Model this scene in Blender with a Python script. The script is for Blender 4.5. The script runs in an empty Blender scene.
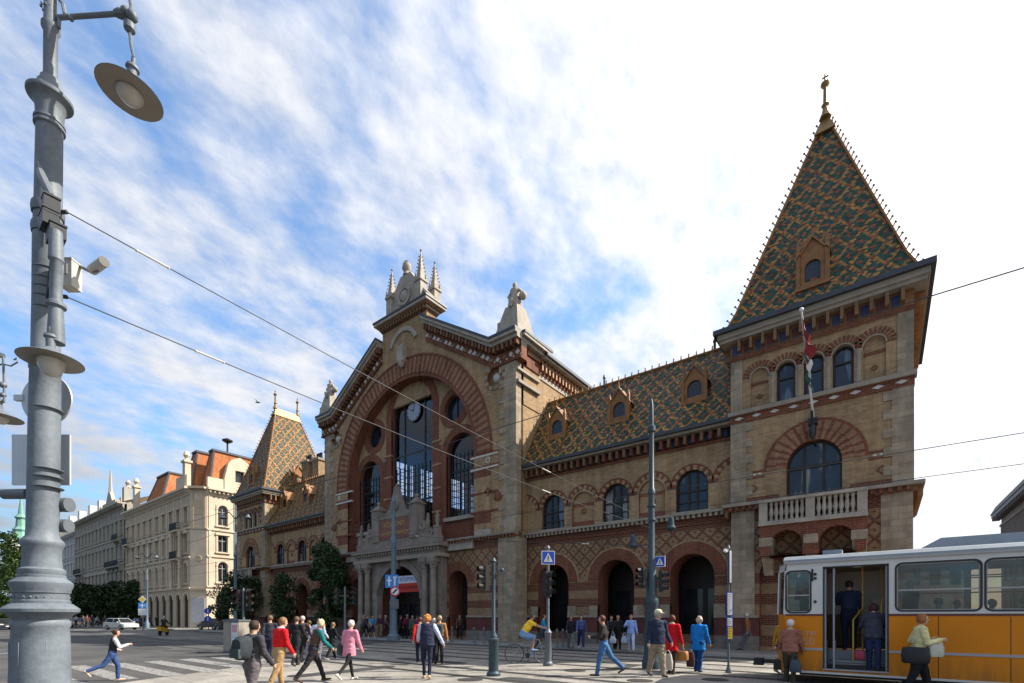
import bpy, bmesh, math, random
import numpy as np
from mathutils import Vector, Matrix, noise
from mathutils.geometry import delaunay_2d_cdt
R = math.radians
SC = bpy.context.scene
COL = SC.collection
# ------------------------------------------------------------------ camera
CAMH = 1.7
YAW = R(37.6)
cam_d = bpy.data.cameras.new("camera")
cam_d.sensor_width = 36.0
cam_d.lens = 485 / 1024 * 36
cam_d.shift_y = (616 - 341.5) / 1024
cam_d.clip_end = 6000
cam_d.clip_start = 0.05
cam = bpy.data.objects.new("camera", cam_d)
cam.location = (0, 0, CAMH)
cam.rotation_euler = (R(90), 0, YAW)
COL.objects.link(cam)
SC.camera = cam
# ------------------------------------------------------------------ sky + sun
SUN_AZ = 47.0     # degrees from +Y towards +X
SUN_EL = 42.0
SC.view_settings.view_transform = 'Standard'
SC.view_settings.look = 'None'
SC.view_settings.gamma = 1
SC.view_settings.exposure = 1.05
SC.view_settings.use_curve_mapping = False
world = bpy.data.worlds.new("World")
SC.world = world
world.use_nodes = True
def build_world():
    nt = world.node_tree; N = nt.nodes; L = nt.links
    for n in list(N): N.remove(n)
    out = N.new('ShaderNodeOutputWorld'); bg = N.new('ShaderNodeBackground')
    sky = N.new('ShaderNodeTexSky'); sky.sky_type = 'NISHITA'; sky.sun_disc = False
    sky.sun_elevation = R(SUN_EL); sky.sun_rotation = R(SUN_AZ)
    sky.air_density = 1.0; sky.dust_density = 1.2; sky.ozone_density = 2.5
    tc = N.new('ShaderNodeTexCoord')
    def math_(op, a, b=None, c=None, clamp=False):
        n = N.new('ShaderNodeMath'); n.operation = op; n.use_clamp = clamp
        for i, v in enumerate((a, b, c)):
            if v is None: continue
            if isinstance(v, (int, float)): n.inputs[i].default_value = v
            else: L.new(v, n.inputs[i])
        return n.outputs[0]
    sep = N.new('ShaderNodeSeparateXYZ'); L.new(tc.outputs['Generated'], sep.inputs[0])
    zc = math_('ADD', math_('MAXIMUM', sep.outputs[2], 0.0), 0.22)
    # cloud deck: direction projected on a plane overhead
    px = math_('DIVIDE', sep.outputs[0], zc); py = math_('DIVIDE', sep.outputs[1], zc)
    cmb = N.new('ShaderNodeCombineXYZ'); L.new(px, cmb.inputs[0]); L.new(py, cmb.inputs[1])
    mp = N.new('ShaderNodeMapping'); mp.inputs['Rotation'].default_value = (0, 0, R(28)); mp.inputs['Scale'].default_value = (1.5, 1.0, 1)
    L.new(cmb.outputs[0], mp.inputs['Vector'])
    n1 = N.new('ShaderNodeTexNoise'); n1.inputs['Scale'].default_value = 2.3; n1.inputs['Detail'].default_value = 9; n1.inputs['Roughness'].default_value = 0.52; n1.inputs['Distortion'].default_value = 0.6
    L.new(mp.outputs[0], n1.inputs['Vector'])
    n2 = N.new('ShaderNodeTexNoise'); n2.inputs['Scale'].default_value = 0.55; n2.inputs['Detail'].default_value = 4
    L.new(cmb.outputs[0], n2.inputs['Vector'])
    n3 = N.new('ShaderNodeTexNoise'); n3.inputs['Scale'].default_value = 9.0; n3.inputs['Detail'].default_value = 6; n3.inputs['Roughness'].default_value = 0.6
    L.new(mp.outputs[0], n3.inputs['Vector'])
    nn = math_('ADD', math_('MULTIPLY', n1.outputs['Fac'], 0.50), math_('ADD', math_('MULTIPLY', n2.outputs['Fac'], 0.20), math_('MULTIPLY', n3.outputs['Fac'], 0.30)))
    # direction towards the veil of cloud round the sun
    sv = (math.sin(R(SUN_AZ)) * math.cos(R(SUN_EL)), math.cos(R(SUN_AZ)) * math.cos(R(SUN_EL)), math.sin(R(SUN_EL)))
    dot = math_('ADD', math_('MULTIPLY', sep.outputs[0], sv[0]), math_('ADD', math_('MULTIPLY', sep.outputs[1], sv[1]), math_('MULTIPLY', sep.outputs[2], sv[2])))
    dotc = math_('MAXIMUM', dot, 0.0)
    # cover: more cloud towards the sun and towards the horizon
    cover = math_('ADD', math_('MULTIPLY', math_('POWER', dotc, 3.5), 0.46), math_('MULTIPLY', math_('SUBTRACT', 1.0, sep.outputs[2]), CLOUD_H))
    t = math_('ADD', nn, cover)
    mr = N.new('ShaderNodeMapRange'); mr.interpolation_type = 'SMOOTHSTEP'
    mr.inputs['From Min'].default_value = CLOUD_T0; mr.inputs['From Max'].default_value = CLOUD_T1
    mr.inputs['To Min'].default_value = 0.08
    L.new(t, mr.inputs['Value'])
    # cloud brightness: scattering stronger near the sun
    br = math_('ADD', CLOUD_B, math_('MULTIPLY', math_('POWER', dotc, 2.5), CLOUD_G))
    sh = N.new('ShaderNodeMapRange'); sh.inputs['From Min'].default_value = 0.3; sh.inputs['From Max'].default_value = 0.7
    sh.inputs['To Min'].default_value = 0.9; sh.inputs['To Max'].default_value = 1.1
    L.new(n3.outputs['Fac'], sh.inputs['Value'])
    br = math_('MULTIPLY', br, sh.outputs[0])
    bk = N.new('ShaderNodeMapRange'); bk.interpolation_type = 'SMOOTHSTEP'; bk.inputs['From Min'].default_value = -0.75; bk.inputs['From Max'].default_value = 0.0; bk.inputs['To Min'].default_value = 0.45; L.new(dot, bk.inputs['Value'])
    br = math_('MULTIPLY', br, bk.outputs[0])
    cc = N.new('ShaderNodeCombineColor')
    L.new(math_('MULTIPLY', br, 0.985), cc.inputs[0]); L.new(br, cc.inputs[1]); L.new(math_('MULTIPLY', br, 1.05), cc.inputs[2])
    tint = N.new('ShaderNodeMix'); tint.data_type = 'RGBA'; tint.blend_type = 'MULTIPLY'; tint.inputs[0].default_value = 1.0
    L.new(sky.outputs[0], tint.inputs[6]); tint.inputs[7].default_value = SKY_TINT
    mix = N.new('ShaderNodeMix'); mix.data_type = 'RGBA'
    L.new(mr.outputs[0], mix.inputs[0]); L.new(tint.outputs[2], mix.inputs[6]); L.new(cc.outputs[0], mix.inputs[7])
    sc_ = N.new('ShaderNodeMix'); sc_.data_type = 'RGBA'; sc_.blend_type = 'MULTIPLY'; sc_.inputs[0].default_value = 1.0
    bk2 = N.new('ShaderNodeMapRange'); bk2.interpolation_type = 'SMOOTHSTEP'; bk2.inputs['From Min'].default_value = -0.8; bk2.inputs['From Max'].default_value = -0.05; bk2.inputs['To Min'].default_value = 0.45; L.new(dot, bk2.inputs['Value'])
    ck = N.new('ShaderNodeCombineXYZ')
    for i in range(3): L.new(bk2.outputs[0], ck.inputs[i])
    L.new(mix.outputs[2], sc_.inputs[6]); L.new(ck.outputs[0], sc_.inputs[7])
    L.new(sc_.outputs[2], bg.inputs['Color']); bg.inputs['Strength'].default_value = SKY_STR
    L.new(bg.outputs[0], out.inputs[0])
SKY_STR = 0.075
SKY_TINT = (1.15, 1.7, 2.0, 1)
CLOUD_B, CLOUD_G = 5.6, 4.8
CLOUD_T0, CLOUD_T1, CLOUD_H = 0.41, 0.67, 0.05
build_world()
sun_d = bpy.data.lights.new("sun", 'SUN'); sun_d.energy = 5.0; sun_d.angle = R(0.5); sun_d.color = (1.0, 0.93, 0.82)
sun = bpy.data.objects.new("sun", sun_d); COL.objects.link(sun)
_sv = Vector((math.sin(R(SUN_AZ)) * math.cos(R(SUN_EL)), math.cos(R(SUN_AZ)) * math.cos(R(SUN_EL)), math.sin(R(SUN_EL))))
sun.rotation_euler = _sv.to_track_quat('Z', 'Y').to_euler()
sun.location = (30, 30, 40)

# ------------------------------------------------------------------ helpers
def gpt(px, py):
    """point on the ground for a spot measured in the photograph"""
    z = CAMH * 485 / (py - 616); u = (px - 512) / 485 * z
    return (math.cos(YAW) * u - math.sin(YAW) * z, math.sin(YAW) * u + math.cos(YAW) * z, z)
def dpt(px, depth):
    u = (px - 512) / 485 * depth
    return (math.cos(YAW) * u - math.sin(YAW) * depth, math.sin(YAW) * u + math.cos(YAW) * depth)
def tag(o, label=None, cat=None, group=None, kind=None):
    if label: o['label'] = label
    if cat: o['category'] = cat
    if group: o['group'] = group
    if kind: o['kind'] = kind
    return o
def empty(name, loc=(0, 0, 0), rz=0.0):
    o = bpy.data.objects.new(name, None); COL.objects.link(o)
    o.location = loc; o.rotation_euler = (0, 0, rz); o.empty_display_size = 0.3
    return o
def copy_tree(o, parent=None):
    c = o.copy(); COL.objects.link(c); c.parent = parent
    if parent is not None: c.matrix_parent_inverse = o.matrix_parent_inverse.copy()
    for ch in list(o.children): copy_tree(ch, c)
    return c
def sgn_area(p):
    return sum(p[i][0] * p[(i + 1) % len(p)][1] - p[(i + 1) % len(p)][0] * p[i][1] for i in range(len(p)))
def inside(p, poly):
    c = False; n = len(poly); j = n - 1
    for i in range(n):
        (xi, yi), (xj, yj) = poly[i], poly[j]
        if (yi > p[1]) != (yj > p[1]) and p[0] < (xj - xi) * (p[1] - yi) / (yj - yi) + xi: c = not c
        j = i
    return c
def tessellate(outline, holes):
    V = []; E = []
    for lp in [outline] + list(holes):
        b = len(V); V += [Vector((p[0], p[1])) for p in lp]; E += [(b + k, b + (k + 1) % len(lp)) for k in range(len(lp))]
    r = delaunay_2d_cdt(V, E, [], 0, 1e-6)
    out = []
    for t in r[2]:
        c = (sum(r[0][k][0] for k in t) / 3, sum(r[0][k][1] for k in t) / 3)
        if inside(c, outline) and not any(inside(c, h) for h in holes): out.append(list(t))
    return [(v[0], v[1]) for v in r[0]], out
class MB:
    def __init__(s): s.v = []; s.f = []; s.m = []; s.s = []; s.M = Matrix.Identity(4)
    def vert(s, p):
        q = s.M @ Vector(p); s.v.append((q.x, q.y, q.z)); return len(s.v) - 1
    def face(s, idx, m=0, sm=False): s.f.append(tuple(idx)); s.m.append(m); s.s.append(sm)
    def poly(s, pts, m=0): s.face([s.vert(p) for p in pts], m)
    def box(s, x0, x1, y0, y1, z0, z1, m=0):
        if x0 > x1: x0, x1 = x1, x0
        if y0 > y1: y0, y1 = y1, y0
        if z0 > z1: z0, z1 = z1, z0
        i = [s.vert(p) for p in ((x0, y0, z0), (x1, y0, z0), (x1, y1, z0), (x0, y1, z0), (x0, y0, z1), (x1, y0, z1), (x1, y1, z1), (x0, y1, z1))]
        for q in ((0, 3, 2, 1), (4, 5, 6, 7), (0, 1, 5, 4), (1, 2, 6, 5), (2, 3, 7, 6), (3, 0, 4, 7)): s.face([i[k] for k in q], m)
    def cbox(s, c, d, m=0): s.box(c[0] - d[0] / 2, c[0] + d[0] / 2, c[1] - d[1] / 2, c[1] + d[1] / 2, c[2] - d[2] / 2, c[2] + d[2] / 2, m)
    def frustum(s, x0, x1, y0, y1, z0, X0, X1, Y0, Y1, z1, m=0):
        i = [s.vert(p) for p in ((x0, y0, z0), (x1, y0, z0), (x1, y1, z0), (x0, y1, z0), (X0, Y0, z1), (X1, Y0, z1), (X1, Y1, z1), (X0, Y1, z1))]
        for q in ((0, 3, 2, 1), (4, 5, 6, 7), (0, 1, 5, 4), (1, 2, 6, 5), (2, 3, 7, 6), (3, 0, 4, 7)): s.face([i[k] for k in q], m)
    def tube(s, p0, p1, r0, r1=None, n=8, m=0, cap=True, sm=True):
        if r1 is None: r1 = r0
        p0 = Vector(p0); p1 = Vector(p1); d = (p1 - p0)
        if d.length < 1e-6: return
        q = d.to_track_quat('Z', 'Y').to_matrix()
        a = []; b = []
        for k in range(n):
            t = 2 * math.pi * k / n; e = q @ Vector((math.cos(t), math.sin(t), 0))
            a.append(s.vert(p0 + e * r0)); b.append(s.vert(p1 + e * r1))
        for k in range(n): s.face((a[k], a[(k + 1) % n], b[(k + 1) % n], b[k]), m, sm)
        if cap: s.face(a[::-1], m); s.face(b, m)
    def path(s, pts, r, n=6, m=0):
        rs = r if isinstance(r, (list, tuple)) else [r] * len(pts)
        rings = []
        P = [Vector(p) for p in pts]; up = None
        for i, p in enumerate(P):
            d = (P[min(i + 1, len(P) - 1)] - P[max(i - 1, 0)]).normalized()
            q = d.to_track_quat('Z', 'Y').to_matrix() if up is None else None
            if up is None: e1 = q @ Vector((1, 0, 0))
            else: e1 = (up - d * up.dot(d)).normalized()
            up = e1; e2 = d.cross(e1)
            rings.append([s.vert(p + (e1 * math.cos(2 * math.pi * k / n) + e2 * math.sin(2 * math.pi * k / n)) * rs[i]) for k in range(n)])
        for a, b in zip(rings, rings[1:]):
            for k in range(n): s.face((a[k], a[(k + 1) % n], b[(k + 1) % n], b[k]), m, True)
        s.face(rings[0][::-1], m); s.face(rings[-1], m)
    def lathe(s, prof, c=(0, 0, 0), n=16, m=0, axis=None, sm=True, cap=True):
        q = Matrix.Identity(3) if axis is None else Vector(axis).to_track_quat('Z', 'Y').to_matrix()
        c = Vector(c); rings = []
        for (r, z) in prof:
            rings.append([s.vert(c + q @ Vector((r * math.cos(2 * math.pi * k / n), r * math.sin(2 * math.pi * k / n), z))) for k in range(n)])
        for a, b in zip(rings, rings[1:]):
            for k in range(n): s.face((a[k], a[(k + 1) % n], b[(k + 1) % n], b[k]), m, sm)
        if cap: s.face(rings[0][::-1], m); s.face(rings[-1], m)
    def ball(s, c, r, n=8, m=0, sc=(1, 1, 1)):
        rings = []; k2 = max(4, n // 2 + 1)
        for i in range(k2 + 1):
            a = math.pi * i / k2; rr = max(math.sin(a), 0.001)
            rings.append([s.vert((c[0] + r * sc[0] * rr * math.cos(2 * math.pi * k / n), c[1] + r * sc[1] * rr * math.sin(2 * math.pi * k / n), c[2] - r * sc[2] * math.cos(a))) for k in range(n)])
        for a, b in zip(rings, rings[1:]):
            for k in range(n): s.face((a[k], a[(k + 1) % n], b[(k + 1) % n], b[k]), m, True)
    def prism(s, pts, y0, y1, m=0, mside=None):
        """polygon in XZ extruded along Y (y0 = front)"""
        if sgn_area(pts) < 0: pts = pts[::-1]
        ms = m if mside is None else mside
        a = [s.vert((p[0], y0, p[1])) for p in pts]; b = [s.vert((p[0], y1, p[1])) for p in pts]
        n = len(pts)
        s.face(a, m); s.face(b[::-1], m)
        for k in range(n): s.face((a[(k + 1) % n], a[k], b[k], b[(k + 1) % n]), ms)
    def wall(s, outline, holes, y, m=0, depth=0.3, mr=None, edge=False):
        """front face in XZ at y looking to -Y, with holes and reveals going +Y by depth"""
        flat, tris = tessellate(outline, holes)
        idx = [s.vert((p[0], y, p[1])) for p in flat]
        for t in tris:
            P = [flat[k] for k in t]
            if abs(sgn_area(P)) < 1e-9: continue
            tt = t if sgn_area(P) > 0 else t[::-1]
            s.face([idx[k] for k in tt], m)
        for h in holes:
            if sgn_area(h) < 0: h = h[::-1]
            dd = depth
            a = [s.vert((p[0], y, p[1])) for p in h]; b = [s.vert((p[0], y + dd, p[1])) for p in h]
            for k in range(len(h)): s.face((a[k], a[(k + 1) % len(h)], b[(k + 1) % len(h)], b[k]), m if mr is None else mr)
        if edge:
            h = outline if sgn_area(outline) > 0 else outline[::-1]
            a = [s.vert((p[0], y, p[1])) for p in h]; b = [s.vert((p[0], y + depth, p[1])) for p in h]
            for k in range(len(h)): s.face((a[(k + 1) % len(h)], a[k], b[k], b[(k + 1) % len(h)]), m)
            # back face
            for t in tris:
                P = [flat[k] for k in t]
                if abs(sgn_area(P)) < 1e-9: continue
                tt = t[::-1] if sgn_area(P) > 0 else t
                q = [s.vert((flat[k][0], y + depth, flat[k][1])) for k in tt]; s.face(q, m)
    def ring(s, cx, cz, r0, r1, y0, y1, a0=0, a1=180, n=24, mats=(0,)):
        for k in range(n):
            t0 = R(a0 + (a1 - a0) * k / n); t1 = R(a0 + (a1 - a0) * (k + 1) / n)
            pts = [(cx + r0 * math.cos(t0), cz + r0 * math.sin(t0)), (cx + r1 * math.cos(t0), cz + r1 * math.sin(t0)),
                   (cx + r1 * math.cos(t1), cz + r1 * math.sin(t1)), (cx + r0 * math.cos(t1), cz + r0 * math.sin(t1))]
            s.prism(pts, y0, y1, mats[k % len(mats)])
    def strip(s, path, z0, z1, y0, y1, m=0):
        """vertical-thickness band following a path in XZ; z0<z1 offsets"""
        for (a, b) in zip(path, path[1:]):
            if abs(b[0] - a[0]) < 1e-6: continue
            s.prism([(a[0], a[1] + z0), (b[0], b[1] + z0), (b[0], b[1] + z1), (a[0], a[1] + z1)], y0, y1, m)
    def build(s, name, mats, parent=None, world=True):
        me = bpy.data.meshes.new(name)
        me.from_pydata(s.v, [], s.f)
        for mt in (mats if isinstance(mats, (list, tuple)) else [mats]): me.materials.append(mt)
        me.polygons.foreach_set('material_index', s.m)
        me.polygons.foreach_set('use_smooth', s.s)
        me.update()
        if any(s.s): me.set_sharp_from_angle(angle=R(38))
        o = bpy.data.objects.new(name, me); COL.objects.link(o)
        if parent is not None:
            o.parent = parent
            if world:
                bpy.context.view_layer.update()
                o.matrix_parent_inverse = parent.matrix_world.inverted()
        return o
def archpts(cx, z0, zs, hw, n=12, pointed=0.0):
    pts = [(cx - hw, z0), (cx + hw, z0), (cx + hw, zs)]
    for k in range(1, n):
        t = math.pi * k / n
        pts.append((cx + hw * math.cos(t), zs + hw * math.sin(t) * (1 + pointed)))
    pts.append((cx - hw, zs))
    return pts
def circ(cx, cz, r, n=16): return [(cx + r * math.cos(2 * math.pi * k / n), cz + r * math.sin(2 * math.pi * k / n)) for k in range(n)]
def rect(x0, x1, z0, z1): return [(x0, z0), (x1, z0), (x1, z1), (x0, z1)]

# ------------------------------------------------------------------ materials
class NT:
    def __init__(s, name):
        s.mat = bpy.data.materials.new(name); s.mat.use_nodes = True
        s.nt = s.mat.node_tree; s.N = s.nt.nodes; s.L = s.nt.links
        s.b = s.N['Principled BSDF']
        s.tc = None
    def obj(s):
        if s.tc is None: s.tc = s.N.new('ShaderNodeTexCoord')
        return s.tc.outputs['Object']
    def m(s, op, a, b=None, c=None, clamp=False):
        n = s.N.new('ShaderNodeMath'); n.operation = op; n.use_clamp = clamp
        for i, v in enumerate((a, b, c)):
            if v is None: continue
            if isinstance(v, (int, float)): n.inputs[i].default_value = v
            else: s.L.new(v, n.inputs[i])
        return n.outputs[0]
    def sep(s, v=None):
        n = s.N.new('ShaderNodeSeparateXYZ'); s.L.new(v or s.obj(), n.inputs[0]); return n.outputs
    def comb(s, x, y, z=0.0):
        n = s.N.new('ShaderNodeCombineXYZ')
        for i, v in enumerate((x, y, z)):
            if isinstance(v, (int, float)): n.inputs[i].default_value = v
            else: s.L.new(v, n.inputs[i])
        return n.outputs[0]
    def noise(s, scale, detail=4, rough=0.55, vec=None, dist=0):
        n = s.N.new('ShaderNodeTexNoise'); n.inputs['Scale'].default_value = scale; n.inputs['Detail'].default_value = detail
        n.inputs['Roughness'].default_value = rough; n.inputs['Distortion'].default_value = dist
        s.L.new(vec or s.obj(), n.inputs['Vector']); return n.outputs['Fac']
    def mix(s, f, a, b, mode='MIX'):
        n = s.N.new('ShaderNodeMix'); n.data_type = 'RGBA'; n.blend_type = mode
        for i, v in ((0, f), (6, a), (7, b)):
            if isinstance(v, (int, float)): n.inputs[i].default_value = v
            elif isinstance(v, tuple): n.inputs[i].default_value = (v[0], v[1], v[2], 1)
            else: s.L.new(v, n.inputs[i])
        return n.outputs[2]
    def rng(s, v, a, b, c=0.0, d=1.0):
        n = s.N.new('ShaderNodeMapRange'); n.inputs[1].default_value = a; n.inputs[2].default_value = b
        n.inputs[3].default_value = c; n.inputs[4].default_value = d; s.L.new(v, n.inputs[0]); return n.outputs[0]
    def vary(s, col, scale, amt, detail=5):
        f = s.noise(scale, detail, 0.6)
        g = s.rng(f, 0.25, 0.75, 1 - amt, 1 + amt)
        n = s.N.new('ShaderNodeCombineXYZ')
        for i in range(3): s.L.new(g, n.inputs[i])
        return s.mix(1.0, col, n.outputs[0], 'MULTIPLY')
    def bump(s, h, strength=0.3, dist=0.02):
        n = s.N.new('ShaderNodeBump'); n.inputs['Strength'].default_value = strength; n.inputs['Distance'].default_value = dist
        s.L.new(h, n.inputs['Height']); s.L.new(n.outputs[0], s.b.inputs['Normal'])
    def col(s, c):
        if isinstance(c, tuple): s.b.inputs['Base Color'].default_value = (c[0], c[1], c[2], 1)
        else: s.L.new(c, s.b.inputs['Base Color'])
    def set(s, rough=0.8, metal=0.0, spec=0.4):
        s.b.inputs['Roughness'].default_value = rough; s.b.inputs['Metallic'].default_value = metal
        s.b.inputs['Specular IOR Level'].default_value = spec; return s.mat
_MC = {}
def mat(name, c, rough=0.8, metal=0.0, spec=0.4, var=0.12, scale=3.0, bump=0.0, bscale=40):
    if name in _MC: return _MC[name]
    t = NT(name)
    col = t.vary(tuple(c), scale, var) if var else tuple(c)
    if var: col = t.vary(col, scale * 9, var * 0.5, 2)
    t.col(col)
    if bump: t.bump(t.noise(bscale, 4), bump)
    _MC[name] = t.set(rough, metal, spec); return _MC[name]
def uplane(t):
    x, y, z = t.sep(); return t.m('ADD', x, y), z
def brick(name, c1, c2, mort, bw, bh, ms=0.008, var=0.14, grime=0.18, rough=0.9, bias=0.0):
    if name in _MC: return _MC[name]
    t = NT(name); u, z = uplane(t)
    b = t.N.new('ShaderNodeTexBrick'); t.L.new(t.comb(u, z), b.inputs['Vector'])
    b.inputs['Color1'].default_value = (*c1, 1); b.inputs['Color2'].default_value = (*c2, 1); b.inputs['Mortar'].default_value = (*mort, 1)
    b.inputs['Scale'].default_value = 1; b.inputs['Brick Width'].default_value = bw; b.inputs['Row Height'].default_value = bh
    b.inputs['Mortar Size'].default_value = ms; b.inputs['Bias'].default_value = bias
    c = t.vary(b.outputs['Color'], 0.45, grime); c = t.vary(c, 5.0, var)
    sn = t.noise(1.0, 5, 0.6, vec=t.comb(t.m('MULTIPLY', u, 2.2), t.m('MULTIPLY', z, 0.35))); sk = t.rng(sn, 0.35, 0.7, 1.12, 0.72); c = t.mix(1.0, c, t.comb(sk, sk, sk), 'MULTIPLY')
    t.col(c); t.bump(b.outputs['Fac'], -0.25, 0.01)
    _MC[name] = t.set(rough, 0, 0.25); return _MC[name]
TAN1, TAN2 = (0.345, 0.222, 0.112), (0.245, 0.155, 0.079)
RED1, RED2 = (0.17, 0.052, 0.027), (0.12, 0.037, 0.02)
STO1, STO2 = (0.33, 0.265, 0.19), (0.225, 0.18, 0.128)
M_tan = brick('tan_brick', TAN1, TAN2, (0.26, 0.21, 0.15), 0.29, 0.085)
M_red = brick('red_brick', RED1, RED2, (0.20, 0.12, 0.085), 0.29, 0.085)
M_stone = brick('pale_stone', STO1, STO2, (0.22, 0.19, 0.15), 0.5, 0.25, 0.012)
M_granite = brick('red_granite', (0.12, 0.035, 0.028), (0.10, 0.03, 0.024), (0.12, 0.06, 0.05), 1.4, 0.42, 0.008, rough=0.5)
M_plinth = brick('grey_plinth_stone', (0.17, 0.155, 0.135), (0.135, 0.125, 0.11), (0.08, 0.075, 0.06), 1.3, 0.45, 0.01)
M_trim = mat('carved_stone', (0.30, 0.265, 0.22), 0.85, var=0.3, scale=1.6, bump=0.5, bscale=12)
M_trimd = mat('weathered_ledge_stone', (0.25, 0.215, 0.17), 0.85, var=0.22, scale=2.0)
M_white = mat('glazed_white_ceramic', (0.42, 0.40, 0.36), 0.4, var=0.15)
M_ochre = mat('ochre_terracotta', (0.16, 0.085, 0.036), 0.6, var=0.3)
M_blue = mat('blue_glazed_tile', (0.018, 0.03, 0.085), 0.5, var=0.2)
M_orange = mat('orange_glazed_terracotta', (0.22, 0.095, 0.024), 0.5, var=0.4, bump=0.4)
M_zinc = mat('dark_zinc_gutter', (0.05, 0.055, 0.065), 0.5, 0.3, var=0.2)
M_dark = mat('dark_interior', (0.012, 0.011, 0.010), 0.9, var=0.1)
M_wood = mat('dark_stained_wood', (0.018, 0.010, 0.007), 0.5, var=0.2)
M_iron = mat('painted_dark_iron', (0.03, 0.032, 0.036), 0.45, 0.4, var=0.1)
def facade_zone():
    """ground storey wall: brick courses banded red and buff low down, diaper lattice above"""
    t = NT('patterned_ground_storey_brick'); u, z = uplane(t)
    p = 0.74
    a = t.m('ABSOLUTE', t.m('SUBTRACT', t.m('FRACT', t.m('DIVIDE', t.m('ADD', u, z), p)), 0.5))
    b = t.m('ABSOLUTE', t.m('SUBTRACT', t.m('FRACT', t.m('DIVIDE', t.m('SUBTRACT', u, z), p)), 0.5))
    line = t.m('MAXIMUM', t.m('GREATER_THAN', a, 0.395), t.m('GREATER_THAN', b, 0.395))
    dot = t.m('MULTIPLY', t.m('LESS_THAN', a, 0.10), t.m('LESS_THAN', b, 0.10))
    lat = t.m('MAXIMUM', line, dot)
    st = t.m('GREATER_THAN', t.m('FRACT', t.m('DIVIDE', t.m('SUBTRACT', z, 1.75), 0.96)), 0.5)
    up = t.m('GREATER_THAN', z, 3.98)
    f = t.m('ADD', t.m('MULTIPLY', up, lat), t.m('MULTIPLY', t.m('SUBTRACT', 1.0, up), st))
    top = t.m('GREATER_THAN', z, 6.05)
    f = t.m('MAXIMUM', f, top)
    br = []
    for c1, c2 in (((0.26, 0.165, 0.088), (0.19, 0.118, 0.062)), ((0.125, 0.036, 0.02), (0.09, 0.027, 0.016))):
        n = t.N.new('ShaderNodeTexBrick'); t.L.new(t.comb(u, z), n.inputs['Vector'])
        n.inputs['Color1'].default_value = (*c1, 1); n.inputs['Color2'].default_value = (*c2, 1); n.inputs['Mortar'].default_value = (0.2, 0.15, 0.1, 1)
        n.inputs['Scale'].default_value = 1; n.inputs['Brick Width'].default_value = 0.29; n.inputs['Row Height'].default_value = 0.085; n.inputs['Mortar Size'].default_value = 0.008
        br.append(n.outputs['Color'])
    c = t.mix(f, br[0], br[1]); c = t.vary(c, 0.5, 0.2); c = t.vary(c, 6, 0.12)
    t.col(c); return t.set(0.9, 0, 0.25)
M_zone = facade_zone()
def upper_zone():
    t = NT('buff_brick_with_red_courses'); u, z = uplane(t)
    n = t.N.new('ShaderNodeTexBrick'); t.L.new(t.comb(u, z), n.inputs['Vector'])
    n.inputs['Color1'].default_value = (*TAN1, 1); n.inputs['Color2'].default_value = (*TAN2, 1); n.inputs['Mortar'].default_value = (0.25, 0.2, 0.14, 1)
    n.inputs['Scale'].default_value = 1; n.inputs['Brick Width'].default_value = 0.29; n.inputs['Row Height'].default_value = 0.085; n.inputs['Mortar Size'].default_value = 0.008
    def band(a, b): return t.m('MULTIPLY', t.m('GREATER_THAN', z, a), t.m('LESS_THAN', z, b))
    f = t.m('MAXIMUM', band(7.0, 7.28), band(8.12, 8.3))
    c = t.mix(f, n.outputs['Color'], (0.21, 0.075, 0.042)); c = t.vary(c, 0.5, 0.2); c = t.vary(c, 6, 0.12)
    t.col(c); return t.set(0.9, 0, 0.25)
M_upper = upper_zone()
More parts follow.
